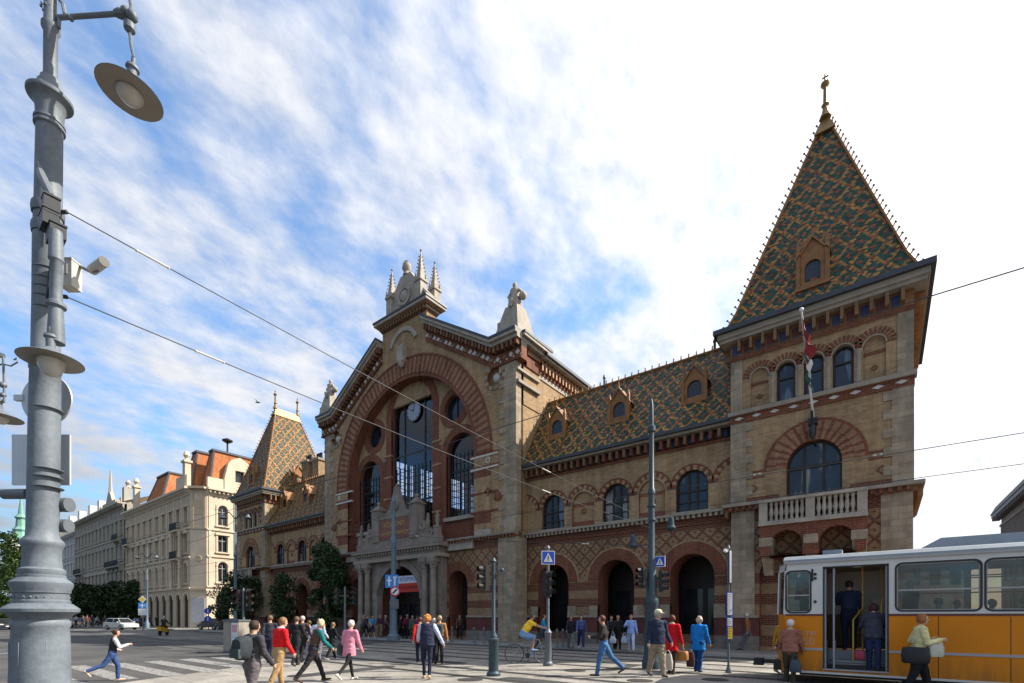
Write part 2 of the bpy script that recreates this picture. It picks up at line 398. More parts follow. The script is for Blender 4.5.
def roof_tiles(name, p=0.84, green=(0.009, 0.042, 0.028), ochre=(0.25, 0.115, 0.024), red=(0.19, 0.045, 0.018), pale=None):
    """glazed diamond-pattern tiles; courses are quantised so single tiles read"""
    t = NT(name); x, y, z = t.sep()
    g = t.N.new('ShaderNodeNewGeometry'); ns = t.sep(g.outputs['True Normal'])
    side = t.m('GREATER_THAN', t.m('ABSOLUTE', ns[0]), t.m('ABSOLUTE', ns[1]))
    u = t.m('ADD', t.m('MULTIPLY', side, y), t.m('MULTIPLY', t.m('SUBTRACT', 1.0, side), x))
    th, tw = 0.088, 0.115
    row = t.m('FLOOR', t.m('DIVIDE', z, th))
    us = t.m('ADD', u, t.m('MULTIPLY', t.m('MODULO', row, 2.0), tw / 2))
    uq = t.m('MULTIPLY', t.m('FLOOR', t.m('DIVIDE', us, tw)), tw)
    zq = t.m('MULTIPLY', row, th)
    a = t.m('ABSOLUTE', t.m('SUBTRACT', t.m('FRACT', t.m('ADD', t.m('DIVIDE', uq, p), t.m('DIVIDE', zq, p * 1.25))), 0.5))
    b = t.m('ABSOLUTE', t.m('SUBTRACT', t.m('FRACT', t.m('SUBTRACT', t.m('DIVIDE', uq, p), t.m('DIVIDE', zq, p * 1.25))), 0.5))
    line = t.m('MAXIMUM', t.m('GREATER_THAN', a, 0.39), t.m('GREATER_THAN', b, 0.39))
    cen = t.m('MULTIPLY', t.m('LESS_THAN', a, 0.13), t.m('LESS_THAN', b, 0.13))
    wn = t.N.new('ShaderNodeTexWhiteNoise'); wn.noise_dimensions = '2D'; t.L.new(t.comb(uq, zq), wn.inputs['Vector'])
    c = t.mix(line, green, ochre); c = t.mix(cen, c, red)
    # every other diamond ring holds a red tile inside the ochre band
    both = t.m('MULTIPLY', t.m('GREATER_THAN', a, 0.37), t.m('GREATER_THAN', b, 0.37)); c = t.mix(both, c, red)
    gcol = t.rng(wn.outputs['Value'], 0, 1, 0.4, 1.6); k = t.comb(gcol, gcol, gcol)
    c = t.mix(1.0, c, k, 'MULTIPLY'); c = t.vary(c, 0.7, 0.18)
    t.col(c)
    fr = t.m('FRACT', t.m('DIVIDE', z, th)); t.bump(t.m('SUBTRACT', 1.0, fr), 0.5, 0.03)
    return t.set(0.6, 0, 0.22)
M_roof = roof_tiles('glazed_diamond_roof_tiles')
def glass(name, base=(0.02, 0.024, 0.03), rough=0.06, spec=0.5, var=0.5, scale=0.7, tint=None):
    t = NT(name); c = t.vary(base, scale, var); t.col(c); return t.set(rough, 0, spec)
def curtained(name, dark, pale, thr):
    t = NT(name); x, y, z = t.sep()
    n = t.noise(1.0, 2, 0.5, vec=t.comb(t.m('MULTIPLY', t.m('ADD', x, y), 1.5), t.m('MULTIPLY', z, 0.3))); f = t.rng(n, thr, thr + 0.05); fold = t.rng(t.m('SINE', t.m('MULTIPLY', t.m('ADD', x, y), 42.0)), -1, 1, 0.75, 1.0)
    c = t.mix(1.0, pale, t.comb(fold, fold, fold), 'MULTIPLY'); c = t.mix(f, t.vary(dark, 1.2, 0.6), c)
    t.col(c); return t.set(0.1, 0, 0.5)
M_pane = glass('dark_window_glass', (0.02, 0.022, 0.026))
M_paneb = curtained('bluish_window_glass', (0.012, 0.018, 0.03), (0.12, 0.15, 0.19), 0.56)
M_curtain = curtained('curtained_window_glass', (0.014, 0.017, 0.022), (0.22, 0.22, 0.21), 0.50)
def clear_glass(name, tint=(0.8, 0.85, 0.9), alpha=0.25, rough=0.03):
    t = NT(name); t.N.remove(t.b)
    out = t.N['Material Output']
    tr = t.N.new('ShaderNodeBsdfTransparent'); tr.inputs[0].default_value = (*tint, 1)
    gl = t.N.new('ShaderNodeBsdfGlossy'); gl.inputs['Roughness'].default_value = rough; gl.inputs[0].default_value = (0.9, 0.95, 1, 1)
    mx = t.N.new('ShaderNodeMixShader'); fr = t.N.new('ShaderNodeFresnel'); fr.inputs[0].default_value = 1.45
    f = t.m('ADD', fr.outputs[0], alpha, clamp=True)
    t.L.new(f, mx.inputs[0]); t.L.new(tr.outputs[0], mx.inputs[1]); t.L.new(gl.outputs[0], mx.inputs[2]); t.L.new(mx.outputs[0], out.inputs[0])
    return t.mat
M_clear = clear_glass('clear_tram_glass', (0.50, 0.44, 0.36), alpha=0.05)
M_hallglass = clear_glass('blue_hall_glass', (0.55, 0.62, 0.75), 0.05)
def text_obj(s, size, loc, rot, m, name='lettering', parent=None, ext=0.004, sx=1.0, bold=0.0, align='CENTER'):
    cu = bpy.data.curves.new(name, 'FONT'); cu.body = s; cu.size = size; cu.align_x = align; cu.align_y = 'CENTER'; cu.extrude = ext; cu.offset = bold
    o = bpy.data.objects.new(name, cu); COL.objects.link(o)
    bpy.context.view_layer.update()
    me = bpy.data.meshes.new_from_object(o.evaluated_get(bpy.context.evaluated_depsgraph_get()))
    bpy.data.objects.remove(o); me.materials.clear(); me.materials.append(m)
    o = bpy.data.objects.new(name, me); COL.objects.link(o)
    o.location = loc; o.rotation_euler = rot; o.scale = (sx, 1, 1)
    if parent is not None:
        bpy.context.view_layer.update(); o.parent = parent; o.matrix_parent_inverse = parent.matrix_world.inverted()
    return o
# ================================================================== MARKET HALL
CX = -28.55
YW = 25.0      # wing wall plane
YT = 24.4      # tower wall plane
YG = 23.8      # gable wall plane
hall = tag(empty('market_hall', (CX, 24.4, 0)), 'long brick market hall with a great arched gable, corner towers and patterned tile roofs', 'market hall')
FAC = [M_tan, M_red, M_stone, M_zone, M_upper, M_trim, M_trimd, M_granite, M_plinth, M_white, M_ochre, M_blue, M_zinc, M_dark, M_orange, brick('pinkish_buff_brick', (0.27, 0.15, 0.085), (0.22, 0.12, 0.07), (0.2, 0.12, 0.08), 0.29, 0.085)]
TAN, RED, STO, ZONE, UPP, TRIM, TRD, GRA, PLI, WHI, OCH, BLU, ZIN, DRK, ORA = range(15)
WINM = [M_wood, M_pane, M_paneb, M_curtain]
def window(cx, z0, zs, hw, y, mulls=(0.0,), trans=(), pane=M_pane, T=None, fr=0.095, bars=None, name='window', frame_m=None, inner=None):
    """arched window: frame mesh with its pane as a child"""
    fm = frame_m or M_wood
    f = MB(); f.M = T or Matrix.Identity(4)
    out = archpts(cx, z0, zs, hw, 14); inn = archpts(cx, z0 + fr, zs, hw - fr, 14)
    f.wall(out, [inn], y, 0, 0.10)
    top = zs + hw
    def ztop(x): return zs + math.sqrt(max((hw - fr) ** 2 - (x - cx) ** 2, 0.0))
    for mx in mulls: f.box(cx + mx - 0.055, cx + mx + 0.055, y + 0.003, y + 0.09, z0 + fr, ztop(cx + mx), 0)
    for (tz, w) in trans: f.box(cx - hw + fr, cx + hw - fr, y - 0.006, y + 0.088, tz - w / 2, tz + w / 2, 0)
    if bars:
        st, bz0, bz1 = bars
        k = int((hw - fr) / st)
        for i in range(-k, k + 1):
            x = cx + i * st; f.box(x - 0.022, x + 0.022, y + 0.02, y + 0.07, z0 + fr, min(bz1, ztop(x)), 0)
        zz = bz0
        while zz < bz1:
            w = hw - fr if zz < zs else math.sqrt(max((hw - fr) ** 2 - (zz - zs) ** 2, 0.01))
            f.box(cx - w, cx + w, y + 0.025, y + 0.065, zz - 0.02, zz + 0.02, 0); zz += st * 1.25
    o = f.build(name, [fm], hall)
    p = MB(); p.M = T or Matrix.Identity(4)
    p.wall(archpts(cx, z0 + 0.01, zs, hw - 0.01, 14), [], y + 0.06, 0)
    pn = p.build('pane', [pane], o)
    return o
def curtain(cx, z0, z1, hw, y):
    pass

# ------------------------------------------------------------------ one wing
def wing(side):
    """side=+1 right, -1 left of the gable; built from mirrored x offsets"""
    xa, xb = (CX + 10.53, CX + 22.8) if side > 0 else (CX - 22.8, CX - 10.53)
    lo, hi = min(xa, xb), max(xa, xb)
    cs = [CX + side * d for d in (12.46, 16.6, 20.78)]
    blanks = [CX + side * d for d in (10.39, 14.53, 18.69, 22.85)]
    w = MB()
    # ground storey with three great arches
    holes = [archpts(c, 0.75, 3.75, 1.1, 14) for c in cs]
    w.wall(rect(lo, hi, 0, 6.62), holes, YW, ZONE, 1.3, RED)
    for c in cs:
        w.ring(c, 3.75, 1.1, 1.72, YW - 0.05, YW + 0.1, 0, 180, 26, (RED,))
        w.ring(c, 3.75, 1.72, 1.82, YW - 0.03, YW + 0.1, 0, 180, 20, (TAN,))
        # arch interior
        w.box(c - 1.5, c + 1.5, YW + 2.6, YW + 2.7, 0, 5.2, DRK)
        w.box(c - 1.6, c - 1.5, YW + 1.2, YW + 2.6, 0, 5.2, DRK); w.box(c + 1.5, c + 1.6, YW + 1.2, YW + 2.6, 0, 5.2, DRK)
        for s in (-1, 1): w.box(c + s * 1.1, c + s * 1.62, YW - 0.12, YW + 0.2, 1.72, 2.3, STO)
    # plinth courses between the openings
    xs = [lo] + [v for c in sorted(cs) for v in (c - 1.1, c + 1.1)] + [hi]
    for i in range(0, len(xs), 2):
        a, b = xs[i], xs[i + 1]
        w.box(a, b, YW - 0.14, YW + 0.1, 0, 0.75, PLI); w.box(a, b, YW - 0.10, YW + 0.1, 0.75, 1.62, GRA); w.box(a, b, YW - 0.16, YW + 0.1, 1.62, 1.74, TRD)
    for c in cs: w.box(c - 1.1, c + 1.1, YW - 0.05, YW + 2.0, 0.0, 0.12, PLI)
    # ledge with dentils
    w.box(lo, hi, YW - 0.34, YW + 0.2, 6.78, 6.9, TRD); w.box(lo, hi, YW - 0.16, YW + 0.2, 6.62, 6.78, OCH)
    x = lo + 0.1
    while x < hi - 0.1: w.box(x, x + 0.13, YW - 0.30, YW - 0.161, 6.6, 6.777, TRD); x += 0.27
    w.box(lo, hi, YW - 0.06, YW + 0.1, 6.28, 6.36, RED)
    # upper storey
    uh = [archpts(c, 6.98, 8.32, 0.80, 14) for c in cs]
    bh = []
    for c in blanks:
        a, b = c - 0.74, c + 0.74
        if a < lo or b > hi: continue
        bh.append(archpts(c, 6.98, 8.25, 0.72, 12))
    w.wall(rect(lo, hi, 6.9, 10.2), uh + bh, YW, TAN, 0.16, RED)
    for c in blanks:
        if c - 0.74 < lo or c + 0.74 > hi: continue
        w.wall(archpts(c, 6.97, 8.25, 0.73, 12), [], YW + 0.14, UPP)
        w.ring(c, 7.85, 0.10, 0.17, YW + 0.10, YW + 0.15, 0, 360, 8, (RED,))
    for c in cs + blanks:
        for k in range(17):
            t0, t1 = 180 * k / 17, 180 * (k + 1) / 17
            if c - 1.05 < lo and t1 > 90: continue
            if c + 1.05 > hi and t0 < 90: continue
            w.ring(c, 8.3, 0.80, 1.02, YW - 0.03, YW + 0.1, t0, t1, 1, ((RED, TAN)[k % 2],))
            w.ring(c, 8.3, 1.02, 1.10, YW - 0.045, YW + 0.1, t0, t1, 1, (RED,))
    for c in cs:
        w.box(c - 0.95, c + 0.95, YW - 0.2, YW + 0.1, 6.903, 6.99, TRIM)
    # cornice: corbels over dark coffers, soffit and gutter
    w.box(lo, hi, YW - 0.08, YW + 0.2, 10.2, 10.34, RED)
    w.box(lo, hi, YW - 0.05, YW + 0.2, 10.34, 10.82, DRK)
    x = lo + 0.18; k = 0
    while x < hi - 0.2:
        w.box(x - 0.07, x + 0.07, YW - 0.42, YW - 0.051, 10.36, 10.80, (OCH, RED)[k % 2]); 
        w.box(x + 0.09, x + 0.30, YW - 0.075, YW - 0.052, 10.42, 10.74, (BLU, GRA)[k % 2])
        x += 0.41; k += 1
    w.box(lo, hi, YW - 0.55, YW + 0.2, 10.82, 10.94, TRD)
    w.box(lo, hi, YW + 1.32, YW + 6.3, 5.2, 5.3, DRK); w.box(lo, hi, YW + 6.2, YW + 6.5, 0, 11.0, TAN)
    w.build('wing_wall', FAC, hall)
    g = MB(); g.box(lo, hi, YW - 0.72, YW - 0.45, 10.943, 11.10, 0); g.box(lo, hi, YW - 0.45, YW - 0.2, 10.943, 11.0, 0)
    g.build('gutter', [M_zinc], hall)
    for i, c in enumerate(cs):
        window(c, 6.99, 8.32, 0.80, YW + 0.18, mulls=(-0.2, 0.22), trans=((8.05, 0.09), (7.5, 0.04)), pane=(M_curtain if i % 2 else M_paneb))
        d = MB()
        # doors deep in the arch: leaves with glazing bars and lantern light
        d.wall(rect(c - 1.5, c + 1.5, 0.1, 5.2), [rect(c - 1.2, c - 0.12, 0.9, 3.2), rect(c + 0.12, c + 1.2, 0.9, 3.2)], YW + 2.3, 0, 0.08)
        dd = d.build('door', [M_wood], hall)
        q = MB(); q.wall(rect(c - 1.22, c + 1.22, 0.88, 3.22), [], YW + 2.34, 0); q.build('pane', [M_pane], dd)
    # roof
    r = MB()
    e0, e1 = (YW - 0.62, 11.06), (YW + 2.4, 16.0)
    A = lambda x: (x, e0[0], e0[1]); B = lambda x: (x, e1[0], e1[1])
    r.poly([A(lo), A(hi), B(hi), B(lo)], 0)
    r.poly([B(lo), B(hi), (hi, YW + 6.4, 10.9), (lo, YW + 6.4, 10.9)], 0)
    ro = r.build('roof', [M_roof], hall)
    cr = MB(); x = lo + 0.1
    cr.tube((lo, e1[0], e1[1] + 0.03), (hi, e1[0], e1[1] + 0.03), 0.07, n=6)
    while x < hi:
        cr.frustum(x - 0.05, x + 0.05, e1[0] - 0.04, e1[0] + 0.04, e1[1] + 0.05, x - 0.015, x + 0.015, e1[0] - 0.015, e1[0] + 0.015, e1[1] + 0.26); cr.ball((x, e1[0], e1[1] + 0.27), 0.045, 6); x += 0.42
    cr.build('ridge_crest', [M_orange], ro)
    for c in cs:
        dm = MB(); dm.M = Matrix.Translation((c, YW + 0.42, 12.72)) @ Matrix.Scale(0.92, 4) @ Matrix.Translation((-c, -YW - 0.35, -12.55))  # terracotta dormer
        y0 = YW + 0.35; zb = 12.55
        dm.wall([(c - 0.62, zb), (c + 0.62, zb), (c + 0.62, zb + 1.15), (c, zb + 1.95), (c - 0.62, zb + 1.15)], [archpts(c, zb + 0.28, zb + 0.78, 0.40, 8)], y0, 0, 0.16)
        dm.poly([(c - 0.62, y0, zb), (c - 0.62, y0, zb + 1.15), (c - 0.62, y0 + 1.2, zb + 1.15), (c - 0.62, y0 + 0.4, zb)], 0)
        dm.poly([(c + 0.62, y0, zb), (c + 0.62, y0 + 0.4, zb), (c + 0.62, y0 + 1.2, zb + 1.15), (c + 0.62, y0, zb + 1.15)], 0)
        for s in (-1, 1):
            dm.prism([(c + s * 0.75, zb + 1.02), (c + s * 0.62, zb + 1.15), (c, zb + 1.97), (c, zb + 2.12)], y0 - 0.1, y0 + 1.5, 0)
            dm.box(c + s * 0.62 - 0.08, c + s * 0.62 + 0.08, y0 - 0.08, y0 + 0.08, zb - 0.1, zb + 1.45, 0)
            dm.frustum(c + s * 0.62 - 0.09, c + s * 0.62 + 0.09, y0 - 0.09, y0 + 0.09, zb + 1.45, c + s * 0.62 - 0.01, c + s * 0.62 + 0.01, y0 - 0.01, y0 + 0.01, zb + 1.85, 0)
        dm.tube((c, y0, zb + 2.0), (c, y0, zb + 2.5), 0.05, 0.02, 6); dm.ball((c, y0, zb + 2.5), 0.08, 6)
        dm.box(c - 0.7, c + 0.7, y0 - 0.12, y0 + 0.05, zb - 0.12, zb + 0.03, 0)
        do = dm.build('dormer', [M_orange], ro)
        do_p = None
    # roof hatch and vents
    h = MB(); c = CX + side * 16.75
    h.M = Matrix.Translation((c, YW + 0.35, 12.0)) @ Matrix.Rotation(R(58), 4, 'X')
    h.box(-0.55, 0.55, -0.35, 0.35, 0, 0.14); h.build('roof_hatch', [mat('verdigris_copper', (0.06, 0.16, 0.14), 0.6)], ro)
    v = MB()
    for d in (14.6, 21.2): v.tube((CX + side * d, YW + 2.6, 15.7), (CX + side * d, YW + 2.6, 16.65), 0.07, n=8); v.tube((CX + side * d, YW + 2.6, 16.6), (CX + side * d, YW + 2.6, 16.8), 0.11, 0.05, 8)
    v.build('vent_pipe', [M_iron], ro)
    # dormer panes
    for c in cs:
        q = MB(); q.M = Matrix.Translation((c, YW + 0.42, 12.72)) @ Matrix.Scale(0.92, 4) @ Matrix.Translation((-c, -YW - 0.35, -12.55)); q.wall(archpts(c, 12.8, 13.33, 0.42, 8), [], YW + 0.46, 0); q.build('dormer_pane', [M_pane], ro)
wing(1); wing(-1)

# ------------------------------------------------------------------ corner towers
def tower(tc, full=True, sx=0.0):
    hw = 3.3; lo, hi = tc - hw, tc + hw; D = 8.0
    w = MB()
    # front wall
    gh = [archpts(tc + d, 0.75, 3.55, 0.95, 12) for d in (-1.15, 1.15)]
    w.wall(rect(lo, hi, 0, 6.62), gh, YT, ZONE, 0.35, RED)
    for d in (-1.15, 1.15):
        w.box(tc + d - 0.97, tc + d + 0.97, YT + 0.33, YT + 0.4, 0.7, 4.6, ZONE)
    for a, b in ((lo, tc - 2.1), (tc - 0.2, tc + 0.2), (tc + 2.1, hi)):
        w.box(a, b, YT - 0.14, YT + 0.1, 0, 0.78, PLI); w.box(a, b, YT - 0.1, YT + 0.1, 0.78, 1.62, GRA); w.box(a, b, YT - 0.16, YT + 0.1, 1.62, 1.74, TRD)
    for s in (-1, 1):   # ground quoins
        a = tc + s * hw; w.box(min(a, a - s * 1.0), max(a, a - s * 1.0), YT - 0.05, YT + 0.3, 1.74, 6.6, STO)
    w.wall(rect(lo, hi, 6.9, 11.0), [archpts(tc, 6.95, 8.25, 1.02, 16)], YT, TAN, 0.28, RED)
    w.ring(tc, 8.25, 1.02, 1.44, YT - 0.03, YT + 0.1, 0, 180, 31, (15, RED))
    w.ring(tc, 8.25, 1.44, 1.80, YT - 0.045, YT + 0.1, 0, 180, 45, (15, RED, 15))
    w.ring(tc, 8.25, 1.80, 1.92, YT - 0.05, YT + 0.1, 0, 180, 24, (RED,))
    for s in (-1, 1):
        w.box(tc + s * 1.9, tc + s * 3.1, YT - 0.02, YT + 0.1, 8.0, 8.09, RED); w.box(tc + s * 1.9, tc + s * 3.1, YT - 0.021, YT + 0.1, 8.26, 8.35, RED)
        for k in (0, 1, 2): w.ball((tc + s * (2.1 + 0.22 * k), YT - 0.0, 8.175), 0.075, 6, WHI, (1, 0.4, 0.8))
        w.ring(tc + s * 2.35, 7.55, 0.12, 0.2, YT - 0.02, YT + 0.1, 0, 360, 4, (RED,))
        w.box(tc + s * 1.3, tc + s * 3.0, YT - 0.018, YT + 0.1, 6.95, 7.15, RED)
        # quoin teeth
        for k in range(11):
            z0 = 6.92 + k * 0.37; wd = 0.95 if k % 2 else 0.68; a = tc + s * (hw + 0.03)
            w.box(min(a, a - s * wd), max(a, a - s * wd), YT - 0.04, YT + 0.3, z0, z0 + 0.365, STO)
    # string with white diamonds
    w.box(lo - 0.12, hi + 0.12, YT - 0.2, YT + 0.3, 11.02, 11.2, TRD); w.box(lo - 0.05, hi + 0.05, YT - 0.07, YT + 0.3, 10.68, 11.02, RED)
    for k in range(9):
        x = lo + 0.35 + k * (2 * hw - 0.7) / 8
        w.prism([(x - 0.2, 10.86), (x, 10.78), (x + 0.2, 10.86), (x, 10.94)], YT - 0.1, YT, WHI)
    # belfry arcade
    xs = [tc + d for d in (-2.1, -1.05, 0, 1.05, 2.1)]
    w.wall(rect(lo, hi, 11.2, 13.75), [archpts(x, 11.25, 12.62, 0.37, 10) for x in xs], YT, TAN, 0.3, STO)
    for i, x in enumerate(xs):
        for k in range(13): w.ring(x, 12.62, 0.40, 0.72, YT - 0.03, YT + 0.1, 180 * k / 13, 180 * (k + 0.55) / 13, 1, (RED,))
        w.ring(x, 12.62, 0.37, 0.42, YT - 0.05, YT + 0.1, 0, 180, 12, (TRD,))
        if i in (0, 4):
            w.wall(archpts(x, 11.22, 12.62, 0.38, 10), [], YT + 0.12, TAN); w.box(x - 0.37, x + 0.37, YT + 0.08, YT + 0.13, 12.3, 12.42, RED)
            w.ring(x, 11.75, 0.07, 0.13, YT + 0.08, YT + 0.13, 0, 360, 4, (RED,))
        else: window(x, 11.25, 12.62, 0.37, YT + 0.2, mulls=(), trans=((12.3, 0.08),), pane=M_paneb)
    for x in [tc + d for d in (-1.575, -0.525, 0.525, 1.575)]:
        w.lathe([(0.13, 11.22), (0.15, 11.3), (0.10, 11.38), (0.10, 12.4), (0.16, 12.55), (0.17, 12.62)], (x, YT + 0.06, 0), 10, TRD)
    for s in (-1, 1):
        a = tc + s * (hw + 0.02); w.box(min(a, a - s * 0.5), max(a, a - s * 0.5), YT - 0.04, YT + 0.3, 11.2, 13.6, STO)
    # side walls and back
    for s in (-1, 1):
        x = tc + s * hw
        w.box(min(x, x - s * 0.28), max(x, x - s * 0.28), YT + 0.3, YT + D, 0, 13.75, TAN)
        w.box(x - 0.05 if s < 0 else x, x if s < 0 else x + 0.05, YT + 0.31, YT + D, 11.02, 11.2, TRD)
    w.box(lo + 0.3, hi - 0.3, YT + D - 0.3, YT + D, 0, 13.7, TAN)
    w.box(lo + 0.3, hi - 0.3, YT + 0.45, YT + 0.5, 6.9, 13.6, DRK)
    # frieze and cornice on all sides
    def ringbox(p, z0, z1, m): w.box(lo - p, hi + p, YT - p, YT + D + p, z0, z1, m)
    ringbox(0.03, 13.75, 14.4, ORA); ringbox(0.10, 13.60, 13.75, RED)
    k = 0; x = lo + 0.05
    while x < hi - 0.25:
        w.box(x, x + 0.26, YT - 0.045, YT - 0.02, 13.84, 14.3, BLU if k % 2 == 0 else GRA)
        w.box(x + 0.3, x + 0.42, YT - 0.38, YT - 0.03, 13.9, 14.42, OCH); x += 0.49; k += 1
    for s in (-1, 1):
        yy = YT + 0.1; xx = tc + s * (hw + 0.03)
        while yy < YT + D - 0.3:
            w.box(min(xx, xx + s * 0.36), max(xx, xx + s * 0.36), yy + 0.3, yy + 0.42, 13.9, 14.42, ORA)
            w.box(min(xx - .01, xx + s * 0.015), max(xx + .01, xx + s * 0.015), yy, yy + 0.24, 13.86, 14.3, BLU if int(yy * 2) % 2 else GRA); yy += 0.49
    ringbox(0.42, 14.42, 14.58, TRD); ringbox(0.5, 14.58, 14.82, TRD)
    # ledge of first floor round the tower
    w.box(lo - 0.35, hi + 0.35, YT - 0.35, YT + D, 6.76, 6.9, TRD); w.box(lo - 0.14, hi + 0.14, YT - 0.14, YT + D, 6.55, 6.76, OCH)
    x = lo - 0.05
    while x < hi: w.box(x, x + 0.14, YT - 0.30, YT - 0.141, 6.56, 6.757, DRK if 0 else RED); x += 0.28
    for s in (-1, 1):
        yy = YT
        while yy < YT + 5:
            a = tc + s * (hw + 0.14); w.box(min(a, a + s * 0.16), max(a, a + s * 0.16), yy, yy + 0.14, 6.35, 6.757, ORA); yy += 0.3
    w.build('tower_wall', FAC, hall)
    g = MB(); p = 0.66
    for (a, b, c_, d_) in ((lo - p, hi + p, YT - p, YT - p + 0.18), (lo - p, hi + p, YT + D + p - 0.18, YT + D + p), (lo - p, lo - p + 0.18, YT - p + 0.18, YT + D + p - 0.18), (hi + p - 0.18, hi + p, YT - p + 0.18, YT + D + p - 0.18)):
        g.box(a, b, c_, d_, 14.824, 15.03)
    g.box(lo - p + 0.18, hi + p - 0.18, YT - p + 0.18, YT + D + p - 0.18, 14.824, 14.9)
    g.build('gutter', [M_zinc], hall)
    window(tc, 6.96, 8.25, 1.02, YT + 0.22, mulls=(-0.36, 0.36), trans=((8.2, 0.12),), pane=M_curtain, fr=0.09)
    # steep hipped spire with short ridge
    r = MB(); a0, a1, b0, b1 = lo - 0.25, hi + 0.25, YT - 0.25, YT + D + 0.25
    zb, zt = 14.95, 24.9; y0, y1 = 27.1, 29.7; q = 0.16
    base = [(a0, b0, zb), (a1, b0, zb), (a1, b1, zb), (a0, b1, zb)]
    top = [(tc - q + sx, y0, zt), (tc + q + sx, y0, zt), (tc + q + sx, y1, zt), (tc - q + sx, y1, zt)]
    # slight bell-cast at the eaves
    mid = [tuple(base[i][k] + (top[i][k] - base[i][k]) * 0.10 for k in range(3)) for i in range(4)]
    mid = [(mx + (tc - mx) * 0.03, my + ((y0 + y1) / 2 - my) * 0.02, mz) for mx, my, mz in mid]
    for L0, L1 in ((base, mid), (mid, top)):
        for k in range(4): r.poly([L0[k], L0[(k + 1) % 4], L1[(k + 1) % 4], L1[k]], 0)
    r.poly(top, 0)
    ro = r.build('tower_roof', [M_roof], hall)
    cr = MB()
    for k in range(4):
        for P, Q in ((base[k], mid[k]), (mid[k], top[k])):
            P = Vector(P); Q = Vector(Q); cr.tube(P, Q, 0.07, n=6)
            n = max(1, int((Q - P).length / 0.36)); out = Vector((base[k][0] - tc, base[k][1] - (y0 + y1) / 2, 0)).normalized()
            for j in range(n):
                S = P.lerp(Q, (j + 0.5) / n); E_ = S + out * 0.17 + Vector((0, 0, 0.10)); cr.tube(S, E_, 0.03, 0.02, 5); cr.ball(E_, 0.05, 6)
    cr.build('ridge_crest', [M_orange], ro)
    cap = MB(); cm = mat('gilded_copper_cap', (0.24, 0.15, 0.05), 0.45, 0.4)
    cap.frustum(tc - 0.42 + sx, tc + 0.42 + sx, y0 - 0.3, y1 + 0.3, zt - 0.55, tc - 0.12 + sx, tc + 0.12 + sx, y0, y1, zt + 0.3, 0)
    cap.build('ridge_cap', [cm], ro)
    for yy in (y0, y1):
        f = MB(); z = zt + 0.25
        f.lathe([(0.26, z), (0.15, z + 0.25), (0.10, z + 0.5), (0.17, z + 0.6), (0.09, z + 0.68), (0.075, z + 1.4), (0.1, z + 1.45), (0.19, z + 1.56), (0.19, z + 1.64), (0.08, z + 1.72), (0.045, z + 1.76), (0.04, z + 2.05), (0.02, z + 2.1)], (tc + sx, yy, 0), 8)
        for s in (-1, 1): f.tube((tc + sx, yy, z + 1.93), (tc + sx + s * 0.13, yy, z + 1.93), 0.04, 0.03, 5)
        f.build('finial', [cm], ro)
    # dormer on the front slope
    def dorm(T):
        d = MB(); d.M = T; c = 0; z = 0
        d.wall([(-0.62, 0), (0.62, 0), (0.62, 1.55), (0.0, 2.3), (-0.62, 1.55)], [archpts(0, 0.25, 0.95, 0.34, 8)], 0, 0, 0.15)
        for s in (-1, 1):
            d.poly([(s * 0.62, 0, 0), (s * 0.62, 0, 1.55), (s * 0.62, 1.0, 1.55), (s * 0.62, 0.5, 0)][::s], 0)
            d.prism([(s * 0.76, 1.4), (s * 0.62, 1.53), (0, 2.33), (0, 2.5)], -0.1, 1.1, 0)
            d.box(s * 0.62 - 0.09, s * 0.62 + 0.09, -0.1, 0.08, -0.1, 1.9, 0)
            d.frustum(s * 0.62 - 0.1, s * 0.62 + 0.1, -0.11, 0.09, 1.9, s * 0.62 - 0.01, s * 0.62 + 0.01, -0.02, 0.0, 2.45, 0)
        d.tube((0, 0, 2.4), (0, 0, 2.95), 0.05, 0.02, 6); d.ball((0, 0, 2.95), 0.09, 6); d.box(-0.75, 0.75, -0.14, 0.05, -0.14, 0.02, 0)
        o = d.build('dormer', [M_orange], ro)
        q = MB(); q.M = T; q.wall(archpts(0, 0.24, 0.95, 0.36, 8), [], 0.1, 0); q.build('dormer_pane', [M_pane], ro)
    dorm(Matrix.Translation((tc - 0.05, YT + 0.16, 16.0)) @ Matrix.Scale(0.88, 4))
    dorm(Matrix.Translation((tc + hw - 0.5, YT + 4.0, 16.0)) @ Matrix.Rotation(R(90), 4, 'Z'))
    # balcony
    b = MB(); bx0, bx1, by = tc - 1.9, tc + 1.85, YT - 1.0
    b.box(bx0 - 0.05, bx1 + 0.05, by - 0.05, YT - 0.36, 5.62, 5.80, 0)
    b.box(bx0 - 0.05, bx1 + 0.05, by - 0.05, YT - 0.36, 6.62, 6.74, 0)
    for x in (bx0 + 0.12, tc - 0.02, bx1 - 0.12): b.box(x - 0.16, x + 0.16, by, by + 0.3, 5.8, 6.62, 0)
    b.build('balcony', [M_trim], hall)
    bo = bpy.data.objects[b_name] if False else hall.children[-1]
    for k in range(16):
        x = bx0 + 0.42 + k * (bx1 - bx0 - 0.84) / 15
        if abs(x - tc) < 0.2: continue
        bb = MB(); bb.lathe([(0.07, 5.802), (0.07, 5.9), (0.045, 5.95), (0.095, 6.15), (0.05, 6.45), (0.07, 6.5), (0.07, 6.618)], (x, by + 0.14, 0), 8)
        bb.build('baluster', [M_trim], bo)
    c = MB()   # corbelled vault below the balcony
    c.wall(rect(bx0, bx1, 4.3, 5.62), [archpts(tc - 0.92, 4.2, 4.75, 0.62, 10), archpts(tc + 0.9, 4.2, 4.75, 0.62, 10)], by + 0.05, RED, 0.9, RED, edge=True)
    c.box(bx0, bx1, by + 0.06, YT, 5.5, 5.618, RED)
